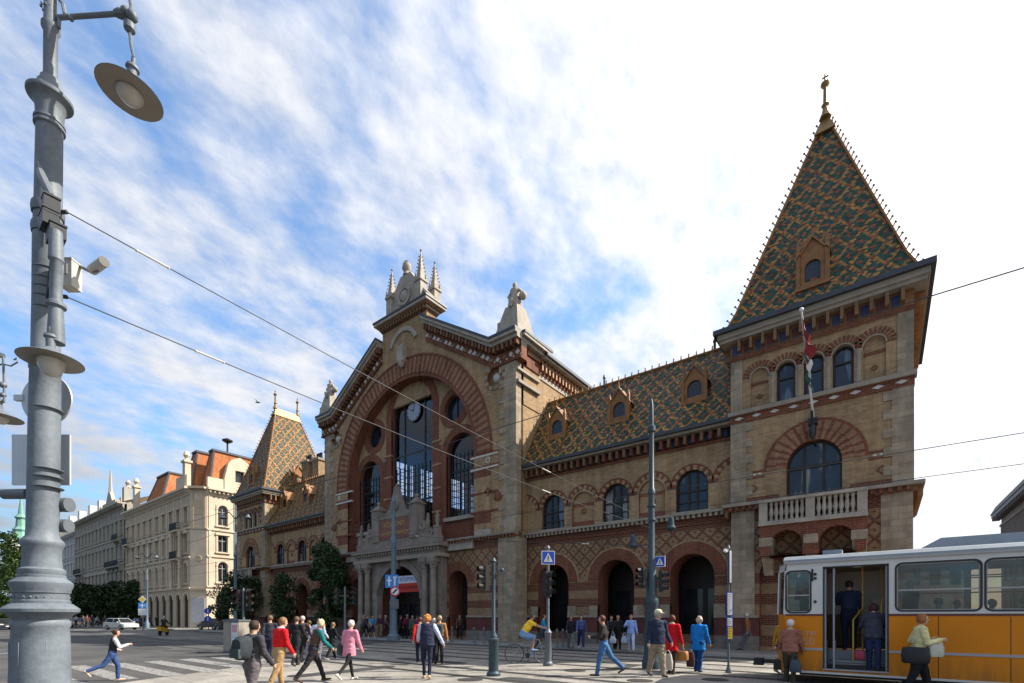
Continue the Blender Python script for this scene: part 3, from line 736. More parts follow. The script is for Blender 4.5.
    for x in (bx0 + 0.22, tc, bx1 - 0.22):
        c.box(x - 0.26, x + 0.26, by - 0.0, YT, 4.72, 5.1, STO); c.frustum(x - 0.18, x + 0.18, YT - 0.25, YT, 3.5, x - 0.24, x + 0.24, by + 0.1, YT, 4.72, STO)
    c.build('balcony_brackets', FAC, bo)
TX = CX + 26.1
tower(TX, sx=0.2); tower(CX - 26.1)
# chimney stacks beside the far tower
for i, (dx, dy) in enumerate(((0, 0), (1.6, 0.3))):
    c = MB(); x, y = CX - 21.6 + dx, 28.6 + dy
    c.box(x - 0.6, x + 0.6, y - 0.5, y + 0.5, 10.6, 18.4, 0)
    c.box(x - 0.72, x + 0.72, y - 0.62, y + 0.62, 18.4, 18.65, 1)
    for k in range(4): c.box(x - 0.52 + k * 0.3, x - 0.38 + k * 0.3, y - 0.56, y + 0.56, 17.7, 18.396, 1)
    for k in (-1, 0, 1): c.lathe([(0.14, 18.65), (0.12, 19.2), (0.16, 19.3)], (x + k * 0.35, y, 0), 8, 2)
    c.build('chimney', [M_tan, M_stone, M_iron], hall)

# ------------------------------------------------------------------ great gable
def P(dx, z): return (CX + dx, z)
g = MB()
prof = [P(-10.53, 18.75), P(-8.9, 18.75), P(-2.5, 22.6), P(-2.5, 24.2), P(2.5, 24.2), P(2.5, 22.6), P(8.9, 18.75), P(10.53, 18.75)]
AR, AZ = 7.1, 12.25
outline = [P(-10.53, 6.9), P(10.53, 6.9)] + prof[::-1]
meds = [circ(CX + s * 8.85, 16.95, 0.62) for s in (-1, 1)]
g.wall(outline, [archpts(CX, 6.92, AZ, AR, 40)] + meds, YG, TAN, 0.75, RED)
for s in (-1, 1):
    g.box(CX + s * 8.85 - 0.7, CX + s * 8.85 + 0.7, YG + 0.2, YG + 0.3, 16.2, 17.7, OCH)
    g.ring(CX + s * 8.85, 16.95, 0.62, 0.86, YG - 0.05, YG + 0.1, 0, 360, 20, (OCH, STO))
    g.lathe([(0.32, 0), (0.26, 0.08), (0.1, 0.16)], (CX + s * 8.85, YG + 0.2, 16.95), 10, WHI, (0, -1, 0))
    # corner piers: ashlar quoins
    for k in range(24):
        z0 = 6.92 + k * 0.48; wd = 1.35 if k % 2 else 0.95; a = CX + s * (10.53 + 0.03)
        g.box(min(a, a - s * wd), max(a, a - s * wd), YG - 0.04, YG + 0.5, z0, z0 + 0.472, STO)
# voussoirs
n = 110
for k in range(n):
    a0 = 180 * k / n; a1 = 180 * (k + 1) / n
    g.ring(CX, AZ, AR + 0.28, AR + 1.42, YG - 0.05, YG + 0.2, a0, a1, 1, ((RED, 15)[k % 2],))
g.ring(CX, AZ, AR, AR + 0.28, YG - 0.02, YG + 0.2, 0, 180, 48, (RED,))
g.ring(CX, AZ, AR + 1.42, AR + 1.56, YG - 0.09, YG + 0.2, 0, 180, 48, (RED,))
for s in (-1, 1):   # striped pilasters below the springing
    a = CX + s * AR; b = CX + s * (AR + 1.42); lo_, hi_ = min(a, b), max(a, b)
    for k in range(7):
        z0 = 6.95 + k * 0.75; g.box(lo_, hi_, YG - 0.04, YG + 0.1, z0, z0 + 0.75, (TAN, RED, TAN, TAN, TAN, RED, TAN)[k])
    for z in (12.0, 11.2, 9.6, 8.4): g.box(lo_ - 0.3, hi_ + 0.6, YG - 0.07, YG + 0.1, z, z + 0.13, WHI if z > 11 else RED)
    for z in (12.13, 11.33): g.box(lo_ - 0.3, hi_ + 0.6, YG - 0.065, YG + 0.1, z, z + 0.1, RED)
    g.ring(CX + s * (AR + 1.2), 9.1 + 0.6, 0.18, 0.3, YG - 0.07, YG, 0, 360, 4, (RED,))
    g.ring(CX + s * (AR + 1.2), 11.72, 0.12, 0.2, YG - 0.07, YG, 0, 360, 8, (WHI,))
    g.ball((CX + s * (AR + 2.0), YG - 0.02, 9.3), 0.36, 8, RED, (1, 0.15, 1))
# inner recessed wall
YI = YG + 0.75
ctr_o = archpts(CX, 7.6, 17.1, 2.35, 20); sw = [archpts(CX + s * 5.15, 8.6, 13.05, 1.38, 16) for s in (-1, 1)]
rd = [circ(CX + s * 4.5, 16.35, 0.92, 18) for s in (-1, 1)]
big = archpts(CX, 6.93, AZ, AR + 0.1, 40)
g.wall(big, [ctr_o] + sw + rd, YI, TAN, 0.5, RED)
g.ring(CX, 17.1, 2.35, 2.95, YI - 0.06, YI + 0.1, 0, 180, 30, (RED,))
for s in (-1, 1):
    g.box(CX + s * 2.35 if s > 0 else CX - 2.95, CX + 2.95 if s > 0 else CX - 2.35, YI - 0.06, YI + 0.1, 7.0, 17.1, RED)
    cx_ = CX + s * 5.15
    g.ring(cx_, 13.05, 1.38, 1.95, YI - 0.05, YI + 0.1, 0, 180, 24, (RED,))
    for t in (-1, 1): g.box(cx_ + t * 1.38, cx_ + t * 1.95, YI - 0.05, YI + 0.1, 7.0, 13.05, RED)
    g.box(cx_ - 1.38, cx_ + 1.38, YI - 0.05, YI + 0.1, 7.0, 8.35, RED); g.box(cx_ - 1.5, cx_ + 1.5, YI - 0.25, YI + 0.1, 8.36, 8.62, TRIM)
    g.ring(CX + s * 4.5, 16.35, 0.92, 1.4, YI - 0.05, YI + 0.1, 0, 360, 28, (RED,))
    g.box(CX + s * 2.97, CX + s * 3.2, YI - 0.07, YI + 0.1, 7.0, 14.0, RED)
    for z in (9.2, 10.9, 12.6, 14.3): g.box(CX + s * 2.34, CX + s * 3.25, YI - 0.09, YI + 0.1, z, z + 0.14, TAN)
    # lit attached column
# ground storey of the gable
oh = [archpts(CX + s * 5.6, 0.7, 3.9, 0.88, 12) for s in (-1, 1)] + [archpts(CX + s * 8.6, 1.8, 3.7, 0.5, 10) for s in ()]
portal = archpts(CX, 0.02, 3.0, 2.75, 20)
g.wall(rect(CX - 10.53, CX + 10.53, 0, 6.9), oh + [portal], YG, ZONE, 1.4, RED)
for s in (-1, 1):
    g.ring(CX + s * 5.6, 3.9, 0.88, 1.5, YG - 0.05, YG + 0.1, 0, 180, 22, (RED,))
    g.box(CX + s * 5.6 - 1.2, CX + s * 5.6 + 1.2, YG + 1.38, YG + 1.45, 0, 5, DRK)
    for a, b in ((4.6, 4.72), (6.48, 9.2)):
        A_, B_ = sorted((CX + s * a, CX + s * b))
        g.box(A_, B_, YG - 0.14, YG + 0.1, 0, 0.75, PLI); g.box(A_, B_, YG - 0.1, YG + 0.1, 0.75, 1.62, GRA); g.box(A_, B_, YG - 0.16, YG + 0.1, 1.62, 1.74, TRD)
    A_, B_ = sorted((CX + s * 9.2, CX + s * 10.62)); g.box(A_, B_, YG - 0.12, YG + 1.0, 0, 6.6, STO)
    A_, B_ = sorted((CX + s * 4.8, CX + s * 10.6))
    g.box(A_, B_, YG - 0.34, YG + 0.2, 6.78, 6.9, TRD); g.box(A_, B_, YG - 0.16, YG + 0.2, 6.6, 6.78, OCH)
    g.box(CX + s * 4.8 if s > 0 else CX - 7.1, CX + 7.1 if s > 0 else CX - 4.8, YG - 0.2, YG + 0.2, 6.15, 6.95, TRIM)
    x = A_ + 0.1
    while x < B_: g.box(x, x + 0.13, YG - 0.3, YG - 0.161, 6.6, 6.777, RED); x += 0.28
    A_, B_ = sorted((CX + s * 7.2, CX + s * 8.6)); g.box(A_, B_, YG - 0.15, YG + 0.1, 6.91, 7.3, TRIM); g.box(min(B_, A_ + .0), A_ + 0.0, YG, YG, 0, 0) if 0 else None
g.build('gable_wall', FAC, hall)
# cornice of the gable
c = MB()
path = [P(-11.0, 19.0), P(-8.9, 19.0), P(-2.5, 22.95)]; path2 = [(2 * CX - a, b) for a, b in path][::-1]
for pt in (path, path2):
    c.strip(pt, -0.02, 0.14, YG - 0.72, YG + 1.0, ZIN); c.strip(pt, -0.20, -0.02, YG - 0.68, YG + 1.0, TRIM); c.strip(pt, -0.42, -0.20, YG - 0.5, YG + 1.0, TRIM)
    c.strip(pt, -0.80, -0.42, YG - 0.10, YG + 0.5, DRK); c.strip(pt, -1.45, -0.80, YG - 0.06, YG + 0.5, RED); c.strip(pt, -1.55, -1.45, YG - 0.14, YG + 0.5, RED)
    for (a, b) in zip(pt, pt[1:]):
        L = math.hypot(b[0] - a[0], b[1] - a[1]); m_ = int(L / 0.34)
        for k in range(m_):
            f = (k + 0.5) / m_; x = a[0] + (b[0] - a[0]) * f; z = a[1] + (b[1] - a[1]) * f
            c.box(x - 0.08, x + 0.08, YG - 0.45, YG - 0.101, z - 0.78, z - 0.43, (OCH, RED)[k % 2])
        m_ = int(L / 0.42)
        for k in range(m_):
            f = (k + 0.5) / m_; x = a[0] + (b[0] - a[0]) * f; z = a[1] + (b[1] - a[1]) * f - 1.12
            c.prism([(x - 0.17, z), (x, z - 0.17), (x + 0.17, z), (x, z + 0.17)], YG - 0.12, YG - 0.05, (WHI, OCH, WHI)[k % 3])
            c.prism([(x - 0.07 + .21, z - 0.2), (x + .21, z - 0.27), (x + 0.07 + .21, z - 0.2), (x + .21, z - 0.13)], YG - 0.11, YG - 0.05, WHI)
# raised centre block
for (p_, z0, z1, m_) in ((0.06, 23.65, 23.78, RED), (0.15, 23.78, 23.95, TRD), (0.3, 23.95, 24.1, OCH), (0.48, 24.1, 24.3, TRIM), (0.54, 24.3, 24.42, ZIN)):
    c.box(CX - 2.5 - p_, CX + 2.5 + p_, YG - p_ - 0.02, YG + 1.0 + p_, z0, z1, m_)
for k in range(16): x = CX - 2.45 + k * 0.326; c.box(x - 0.07, x + 0.07, YG - 0.3, YG - 0.172, 23.72, 23.948, OCH)
c.box(CX - 2.48, CX + 2.48, YG + 0.76, YG + 0.98, 18, 23.6, TAN)
for s in (-1, 1): c.box(CX + s * 2.48, CX + s * 2.5, YG + 0.002, YG + 1.0, 22.0, 23.64, TAN)
# carved niche arc and brackets on the block
c.ring(CX, 21.6, 1.35, 1.65, YG - 0.12, YG, 20, 160, 14, (TRIM,))
c.box(CX - 0.35, CX + 0.35, YG - 0.4, YG, 20.6, 21.8, TRIM); c.lathe([(0.1, 20.2), (0.34, 20.6)], (CX, YG - 0.2, 0), 8, TRIM)
# corner acroteria blocks with return cornice
for s in (-1, 1):
    A_, B_ = sorted((CX + s * 8.9, CX + s * 10.55))
    c.box(A_, B_, YG + 0.76, YG + 2.6, 15.0, 18.6, TAN)
    for (p_, z0, z1, m_) in ((0.10, 17.45, 18.2, RED), (0.2, 18.2, 18.56, OCH), (0.46, 18.56, 18.80, TRIM), (0.68, 18.80, 18.98, TRIM), (0.72, 18.98, 19.14, ZIN)):
        x0, x1 = (CX + 9.0, CX + 10.53 + p_) if s > 0 else (CX - 10.53 - p_, CX - 9.0)
        c.box(x0, x1, YG + 0.502 if p_ < 0.3 else YG + 1.003, YG + 2.4 + p_, z0, z1, m_)
        if s > 0: c.box(CX + 10.54, CX + 10.53 + p_, YG - 0.0, YG + 1.0, z0 + .003, z1 - .003, m_)
        else: c.box(CX - 10.53 - p_, CX - 10.54, YG - 0.0, YG + 1.0, z0 + .003, z1 - .003, m_)
    # string bands on side return
    a = CX + s * 10.53
    c.box(min(a, a + s * 0.16), max(a, a + s * 0.16), YG, YG + 2.4, 16.9, 17.05, TRIM); c.box(min(a, a + s * 0.22), max(a, a + s * 0.22), YG, YG + 2.4, 16.1, 16.3, TRD)
c.build('gable_cornice', FAC, hall)
# hall body: side walls with clerestory, roof, rear wall
b = MB(); Y1 = 85.0
for s in (-1, 1):
    x = CX + s * 10.5
    T = Matrix.Translation((x, YG + 0.76, 0)) @ Matrix.Rotation(R(90) * s, 4, 'Z')
    b.M = T     # local x -> along +-Y ; local -y -> outward
    L = Y1 - YG
    if s > 0: f = lambda a: a
    else: f = lambda a: -a
    ops = []
    y = 6.0 if s < 0 else 17.0
    while y + 3.4 < L: ops.append(rect(*sorted((f(y), f(y + 3.2))), 13.9, 17.9)); y += 3.9
    b.wall(rect(*sorted((f(0), f(L))), 0, 18.1), ops, 0, TAN, 0.5, TAN, edge=True)
    xa, xb = sorted((f(1.7), f(L)))
    b.box(xa, xb, -0.06, 0, 17.3, 17.6, TRIM); b.box(xa, xb, -0.10, 0, 17.6, 18.1, RED); b.box(xa, xb, -0.3, 0, 18.1, 18.3, OCH); b.box(xa, xb, -0.6, 0.0, 18.45, 18.6, TRIM)
    k = xa
    while k < xb: b.box(k, k + 0.16, -0.32, -0.10, 17.75, 18.45, ORA); k += 0.42
    b.box(xa, xb, -0.75, 0.2, 18.6, 18.78, ZIN)
    for o_ in ops:   # glazing bars
        x0, x1 = o_[0][0], o_[1][0]
        for q in range(1, 5): b.box(x0 + (x1 - x0) * q / 5 - 0.04, x0 + (x1 - x0) * q / 5 + 0.04, 0.2, 0.28, 13.9, 17.9, DRK)
        for q in range(1, 6): b.box(x0, x1, 0.21, 0.27, 13.9 + 4 * q / 6 - 0.03, 13.9 + 4 * q / 6 + 0.03, DRK)
b.M = Matrix.Identity(4)
b.box(CX - 10.5, CX + 10.5, Y1, Y1 + 0.5, 0, 18.1, TAN)
b.build('hall_wall', FAC, hall)
r = MB(); e = 11.2
r.poly([(CX + e, YG + 1.9, 18.78), (CX + e, Y1, 18.78), (CX, Y1, 22.9), (CX, YG + 1.9, 22.9)], 0)
r.poly([(CX - e, Y1, 18.78), (CX - e, YG + 1.9, 18.78), (CX, YG + 1.9, 22.9), (CX, Y1, 22.9)], 0)
r.poly([(CX - e, YG + 1.9, 18.78), (CX + e, YG + 1.9, 18.78), (CX, YG + 1.9, 22.9)], 0)
ro = r.build('hall_roof', [M_roof], hall)
l = MB()   # glazed lantern along the ridge, seen behind the crest
for k in range(5):
    y = YG + 2.4 + k * 1.1
    l.path([(CX + 3.4, y, 21.4), (CX + 3.3, y, 22.9), (CX + 2.4, y, 23.6), (CX, y, 23.9)], 0.06, 5)
l.tube((CX + 3.4, YG + 2.4, 22.4), (CX + 3.4, YG + 7, 22.4), 0.04, n=5)
l.build('lantern_frame', [M_iron], ro)
ib = MB()  # interior iron trusses seen through the glass
for k in range(6):
    y = YG + 6 + k * 7
    ib.path([(CX - 10, y, 16.5), (CX - 5, y, 19.0), (CX, y, 20), (CX + 5, y, 19.0), (CX + 10, y, 16.5)], 0.12, 5)
    for x in (-6.5, 6.5): ib.tube((CX + x, y, 0), (CX + x, y, 18.4), 0.16, n=8)
    for x in (-8, -4, 0, 4, 8): ib.tube((CX + x, y, 16.4), (CX + x + 2, y, 19.0), 0.06, n=5)
ib.build('iron_truss', [M_iron], hall)
fl = MB(); fl.box(CX - 10, CX + 10, YG + 2, Y1, 0.01, 0.08); fl.build('hall_floor', [M_plinth], hall)
# great windows
window(CX, 7.62, 17.1, 2.34, YI + 0.3, mulls=(-1.15, 1.15), trans=((10.5, 0.14), (14.2, 0.1)), pane=M_hallglass, fr=0.12, bars=(0.42, 7.7, 13.3), frame_m=M_iron)
for s in (-1, 1):
    window(CX + s * 5.15, 8.62, 13.05, 1.37, YI + 0.3, mulls=(), trans=((11.9, 0.1),), pane=M_hallglass, fr=0.1, bars=(0.38, 8.7, 13.2), frame_m=M_iron)
    f = MB(); f.ring(CX + s * 4.5, 16.35, 0.80, 0.93, YI + 0.28, YI + 0.4, 0, 360, 20); 
    f.box(CX + s * 4.5 - 0.04, CX + s * 4.5 + 0.04, YI + 0.3, YI + 0.36, 15.5, 17.2); o = f.build('round_window', [M_iron], hall)
    q = MB(); q.wall(circ(CX + s * 4.5, 16.35, 0.9, 18), [], YI + 0.37, 0); q.build('pane', [M_paneb], o)
# clock
k = MB(); ck = mat('clock_face_enamel', (0.24, 0.28, 0.34), 0.4, var=0.1)
k.lathe([(0.80, 0), (0.80, 0.06), (0.72, 0.07)], (CX, YI + 0.28, 17.35), 28, 1, (0, -1, 0))
k.lathe([(0.73, 0.071), (0.725, 0.075)], (CX, YI + 0.28, 17.35), 28, 0, (0, -1, 0))
co = k.build('clock', [ck, M_iron], hall)
h = MB(); yk = YI + 0.19
for i in range(12):
    a = R(30 * i); s_, c_ = math.sin(a), math.cos(a)
    h.tube((CX + s_ * 0.6, yk, 17.35 + c_ * 0.6), (CX + s_ * 0.7, yk, 17.35 + c_ * 0.7), 0.022, n=4)
for a, L in ((R(300), 0.4), (R(10), 0.6)): h.tube((CX, yk, 17.35), (CX + math.sin(a) * L, yk, 17.35 + math.cos(a) * L), 0.03, n=4)
h.build('clock_hands', [M_iron], co)

# ------------------------------------------------------------------ sculpture on the gable
def pinnacle(mb, x, y, z0, h, w, m=0):
    mb.box(x - w / 2, x + w / 2, y - w / 2, y + w / 2, z0, z0 + h * 0.42, m)
    mb.box(x - w * 0.62, x + w * 0.62, y - w * 0.62, y + w * 0.62, z0 + h * 0.42, z0 + h * 0.46, m)
    for s in (-1, 1):
        for t in (-1, 1): mb.frustum(x + s * w * 0.45 - w * .12, x + s * w * 0.45 + w * .12, y + t * w * 0.45 - w * .12, y + t * w * 0.45 + w * .12, z0 + h * 0.46, x + s * w * 0.45 - .01, x + s * w * 0.45 + .01, y + t * w * .45 - .01, y + t * w * .45 + .01, z0 + h * 0.60, m)
    mb.frustum(x - w * 0.42, x + w * 0.42, y - w * 0.42, y + w * 0.42, z0 + h * 0.46, x - 0.03, x + 0.03, y - 0.03, y + 0.03, z0 + h * 0.96, m)
    for k in range(7):
        f = k / 7; zz = z0 + h * (0.5 + 0.45 * f); q = w * 0.42 * (1 - f) + 0.05
        for s in (-1, 1): mb.ball((x + s * q, y - q, zz), 0.055, 5, m); mb.ball((x + s * q, y + q, zz), 0.055, 5, m)
    mb.ball((x, y, z0 + h), 0.09, 6, m)
cr = MB(); zc = 24.42
for x in (-1.75, 1.55): pinnacle(cr, CX + x, 24.1, zc, 4.1, 0.62)
pinnacle(cr, CX + 1.75, 25.3, zc, 3.8, 0.62); pinnacle(cr, CX - 1.6, 25.3, zc, 3.6, 0.55)
cr.box(CX - 1.5, CX + 1.3, 24.0, 24.35, zc, zc + 2.2); cr.prism([P(-1.3, zc + 2.2), P(1.1, zc + 2.2), P(0.45, zc + 3.0), P(-0.65, zc + 3.0)], 24.02, 24.33)
cr.ring(CX - 0.1, zc + 1.35, 0.5, 0.72, 23.86, 24.05, 0, 360, 16, (0,)); cr.lathe([(0.46, 0), (0.4, 0.14), (0.15, 0.22)], (CX - 0.1, 24.0, zc + 1.35), 12, 0, (0, -1, 0))
cr.tube((CX - 2.9, 24.2, zc), (CX - 1.6, 24.15, zc + 1.4), 0.28, 0.12, 8); cr.tube((CX + 2.7, 24.2, zc), (CX + 1.5, 24.15, zc + 1.5), 0.28, 0.12, 8)
# royal crown-like finial knot
cr.lathe([(0.3, zc + 3.0), (0.22, zc + 3.25), (0.36, zc + 3.5), (0.3, zc + 3.85), (0.12, zc + 3.95), (0.16, zc + 4.05), (0.02, zc + 4.15)], (CX - 0.1, 24.18, 0), 10)
cr.build('gable_crest', [M_trim], hall)
def statue(x, y, z):
    s = MB(); m = 0
    s.frustum(x - 1.5, x + 0.6, y - 0.5, y + 1.6, z, x - 0.5, x + 0.42, y - 0.38, y + 0.6, z + 2.0); s.box(x - 1.1, x - 0.4, y - 0.42, y + 0.7, z + 0.3, z + 1.25)
    s.box(x - 0.8, x - 0.35, y - 0.3, y + 0.4, z + 0.9, z + 1.5)
    # draped seated figure
    s.lathe([(0.40, z + 1.9), (0.46, z + 2.2), (0.36, z + 2.55), (0.27, z + 2.8), (0.33, z + 3.0), (0.30, z + 3.12), (0.11, z + 3.2), (0.10, z + 3.27)], (x, y, 0), 10)
    s.ball((x, y - 0.02, z + 3.4), 0.17, 8, 0, (0.9, 1, 1.15))
    s.path([(x - 0.28, y, z + 3.05), (x - 0.42, y - 0.15, z + 2.75), (x - 0.15, y - 0.35, z + 2.6)], [0.1, 0.08, 0.06], 6)
    s.path([(x + 0.28, y, z + 3.05), (x + 0.48, y - 0.1, z + 2.85), (x + 0.62, y + 0.0, z + 2.65)], [0.1, 0.09, 0.07], 6)
    s.ball((x + 0.6, y, z + 2.55), 0.26, 8); s.path([(x, y - 0.25, z + 2.3), (x + .05, y - 0.5, z + 2.2), (x, y - 0.5, z + 1.85)], [0.2, 0.17, 0.1], 7)
    s.build('statue', [M_trim], hall)
statue(CX + 10.2, YG + 0.35, 18.95); statue(CX - 10.2, YG + 0.35, 18.95)

# ------------------------------------------------------------------ main portal
M_port = mat('portal_sandstone', (0.20, 0.168, 0.14), 0.85, var=0.35, scale=1.3, bump=0.5, bscale=12)
p = MB(); YP = YG - 0.55
arch_in = archpts(CX, 0.0, 2.95, 2.45, 20)
p.wall(rect(CX - 4.6, CX + 4.6, 0, 5.75), [arch_in], YP, 0, 0.5, 0, edge=True)
p.ring(CX, 2.95, 2.45, 2.95, YP - 0.08, YP, 0, 180, 26, (0,)); p.box(CX - 0.28, CX + 0.28, YP - 0.25, YP, 5.15, 5.9)
p.box(CX - 4.85, CX + 4.85, YP - 0.5, YG, 5.75, 6.0, 1); p.box(CX - 4.6, CX + 4.6, YP - 0.32, YG, 6.0, 6.45, 0); p.box(CX - 4.95, CX + 4.95, YP - 0.62, YG, 6.45, 6.75, 0)
x = CX - 4.7
while x < CX + 4.7: p.box(x, x + 0.14, YP - 0.5, YP - 0.321, 6.25, 6.447, 1); x += 0.3
p.build('portal', [M_port, M_trimd], hall); po = hall.children[-1]
for dx in (-4.1, -3.25, 3.25, 4.1):
    c = MB()
    c.box(CX + dx - 0.32, CX + dx + 0.32, YP - 0.62, YP, 0.0, 1.1)
    c.lathe([(0.30, 1.1), (0.30, 1.2), (0.24, 1.32), (0.235, 2.0), (0.21, 4.7), (0.2, 4.95), (0.26, 5.0), (0.24, 5.1), (0.34, 5.4)], (CX + dx, YP - 0.3, 0), 14)
    c.box(CX + dx - 0.36, CX + dx + 0.36, YP - 0.64, YP - 0.001, 5.4, 5.75)
    for s in (-1, 1): c.ball((CX + dx + s * 0.28, YP - 0.55, 5.3), 0.1, 6)
    c.build('column', [M_port], po)
pr = MB(); z = 6.75   # parapet with central aedicule
pr.box(CX - 4.6, CX + 4.6, YP - 0.35, YP + 0.15, z, z + 0.5)
pr.box(CX - 2.35, CX + 2.35, YP - 0.3, YP + 0.2, z + 0.5, z + 2.15)
for dx in (-2.15, 2.15):
    pr.box(CX + dx - 0.42, CX + dx + 0.42, YP - 0.42, YP + 0.3, z + 0.5, z + 2.9); pr.box(CX + dx - 0.5, CX + dx + 0.5, YP - 0.5, YP + 0.36, z + 2.9, z + 3.0)
    pr.frustum(CX + dx - 0.42, CX + dx + 0.42, YP - 0.42, YP + 0.3, z + 3.0, CX + dx - 0.1, CX + dx + 0.1, YP - 0.12, YP, z + 3.4); pr.ball((CX + dx, YP - 0.06, z + 3.5), 0.17, 8)
pr.box(CX - 1.8, CX + 1.8, YP - 0.36, YP + 0.2, z + 2.15, z + 2.45)
pr.prism([P(-1.7, z + 2.45), P(1.7, z + 2.45), P(0.9, z + 2.75), P(0.45, z + 3.6), P(0.16, z + 4.5), P(-0.16, z + 4.5), P(-0.45, z + 3.6), P(-0.9, z + 2.75)], YP - 0.22, YP + 0.1)
pr.ball((CX, YP - 0.05, z + 4.6), 0.14, 8); pr.ring(CX, z + 3.1, 0.22, 0.4, YP - 0.32, YP - 0.1, 0, 360, 12)
for s in (-1, 1):   # scroll volutes and small obelisks
    pr.prism([P(s * 2.55, z + 0.5), P(s * 3.9, z + 0.5), P(s * 3.6, z + 0.9), P(s * 3.0, z + 1.3), P(s * 2.55, z + 2.1)], YP - 0.28, YP + 0.1)
    pr.ring(CX + s * 2.98, z + 1.25, 0.1, 0.38, YP - 0.34, YP + 0.1, 0, 360, 12); pr.ring(CX + s * 3.75, z + 0.72, 0.08, 0.28, YP - 0.34, YP + 0.1, 0, 360, 12)
    for dx in (3.35, 4.3):
        x = CX + s * dx; pr.box(x - 0.2, x + 0.2, YP - 0.3, YP + 0.1, z + 0.5, z + 1.15); pr.lathe([(0.13, z + 1.15), (0.1, z + 1.25), (0.17, z + 1.5), (0.08, z + 1.85), (0.12, z + 1.95), (0.03, z + 2.15)], (x, YP - 0.1, 0), 8)
        pr.tube((x - 0.2, YP - 0.1, z + 1.8), (x + 0.2, YP - 0.1, z + 1.8), 0.05, n=6)
pr.build('parapet', [M_port], po)
pn = MB(); pn.box(CX - 1.68, CX + 1.68, YP - 0.34, YP - 0.301, z + 0.62, z + 2.05); pno = pn.build('name_panel', [mat('brown_red_panel', (0.17, 0.065, 0.04), 0.6)], po)
gold = mat('gilt_letters', (0.45, 0.30, 0.10), 0.4, 0.5, var=0.05)
text_obj("KÖZPONTI", 0.46, (CX, YP - 0.352, z + 1.68), (R(90), 0, 0), gold, parent=po)
text_obj("VÁSÁRCSARNOK", 0.44, (CX, YP - 0.352, z + 1.02), (R(90), 0, 0), gold, parent=po)
# doors deep in the portal and the banner hung in the arch
d = MB(); d.wall(rect(CX - 3, CX + 3, 0.1, 5.6), [rect(CX + a - 0.5, CX + a + 0.5, 0.3, 2.6) for a in (-1.8, -0.6, 0.6, 1.8)], YG + 1.5, 0, 0.1)
do = d.build('door', [M_wood], hall); q = MB(); q.wall(rect(CX - 3, CX + 3, 0.1, 5.6), [], YG + 1.62, 0); q.build('pane', [M_pane], do)
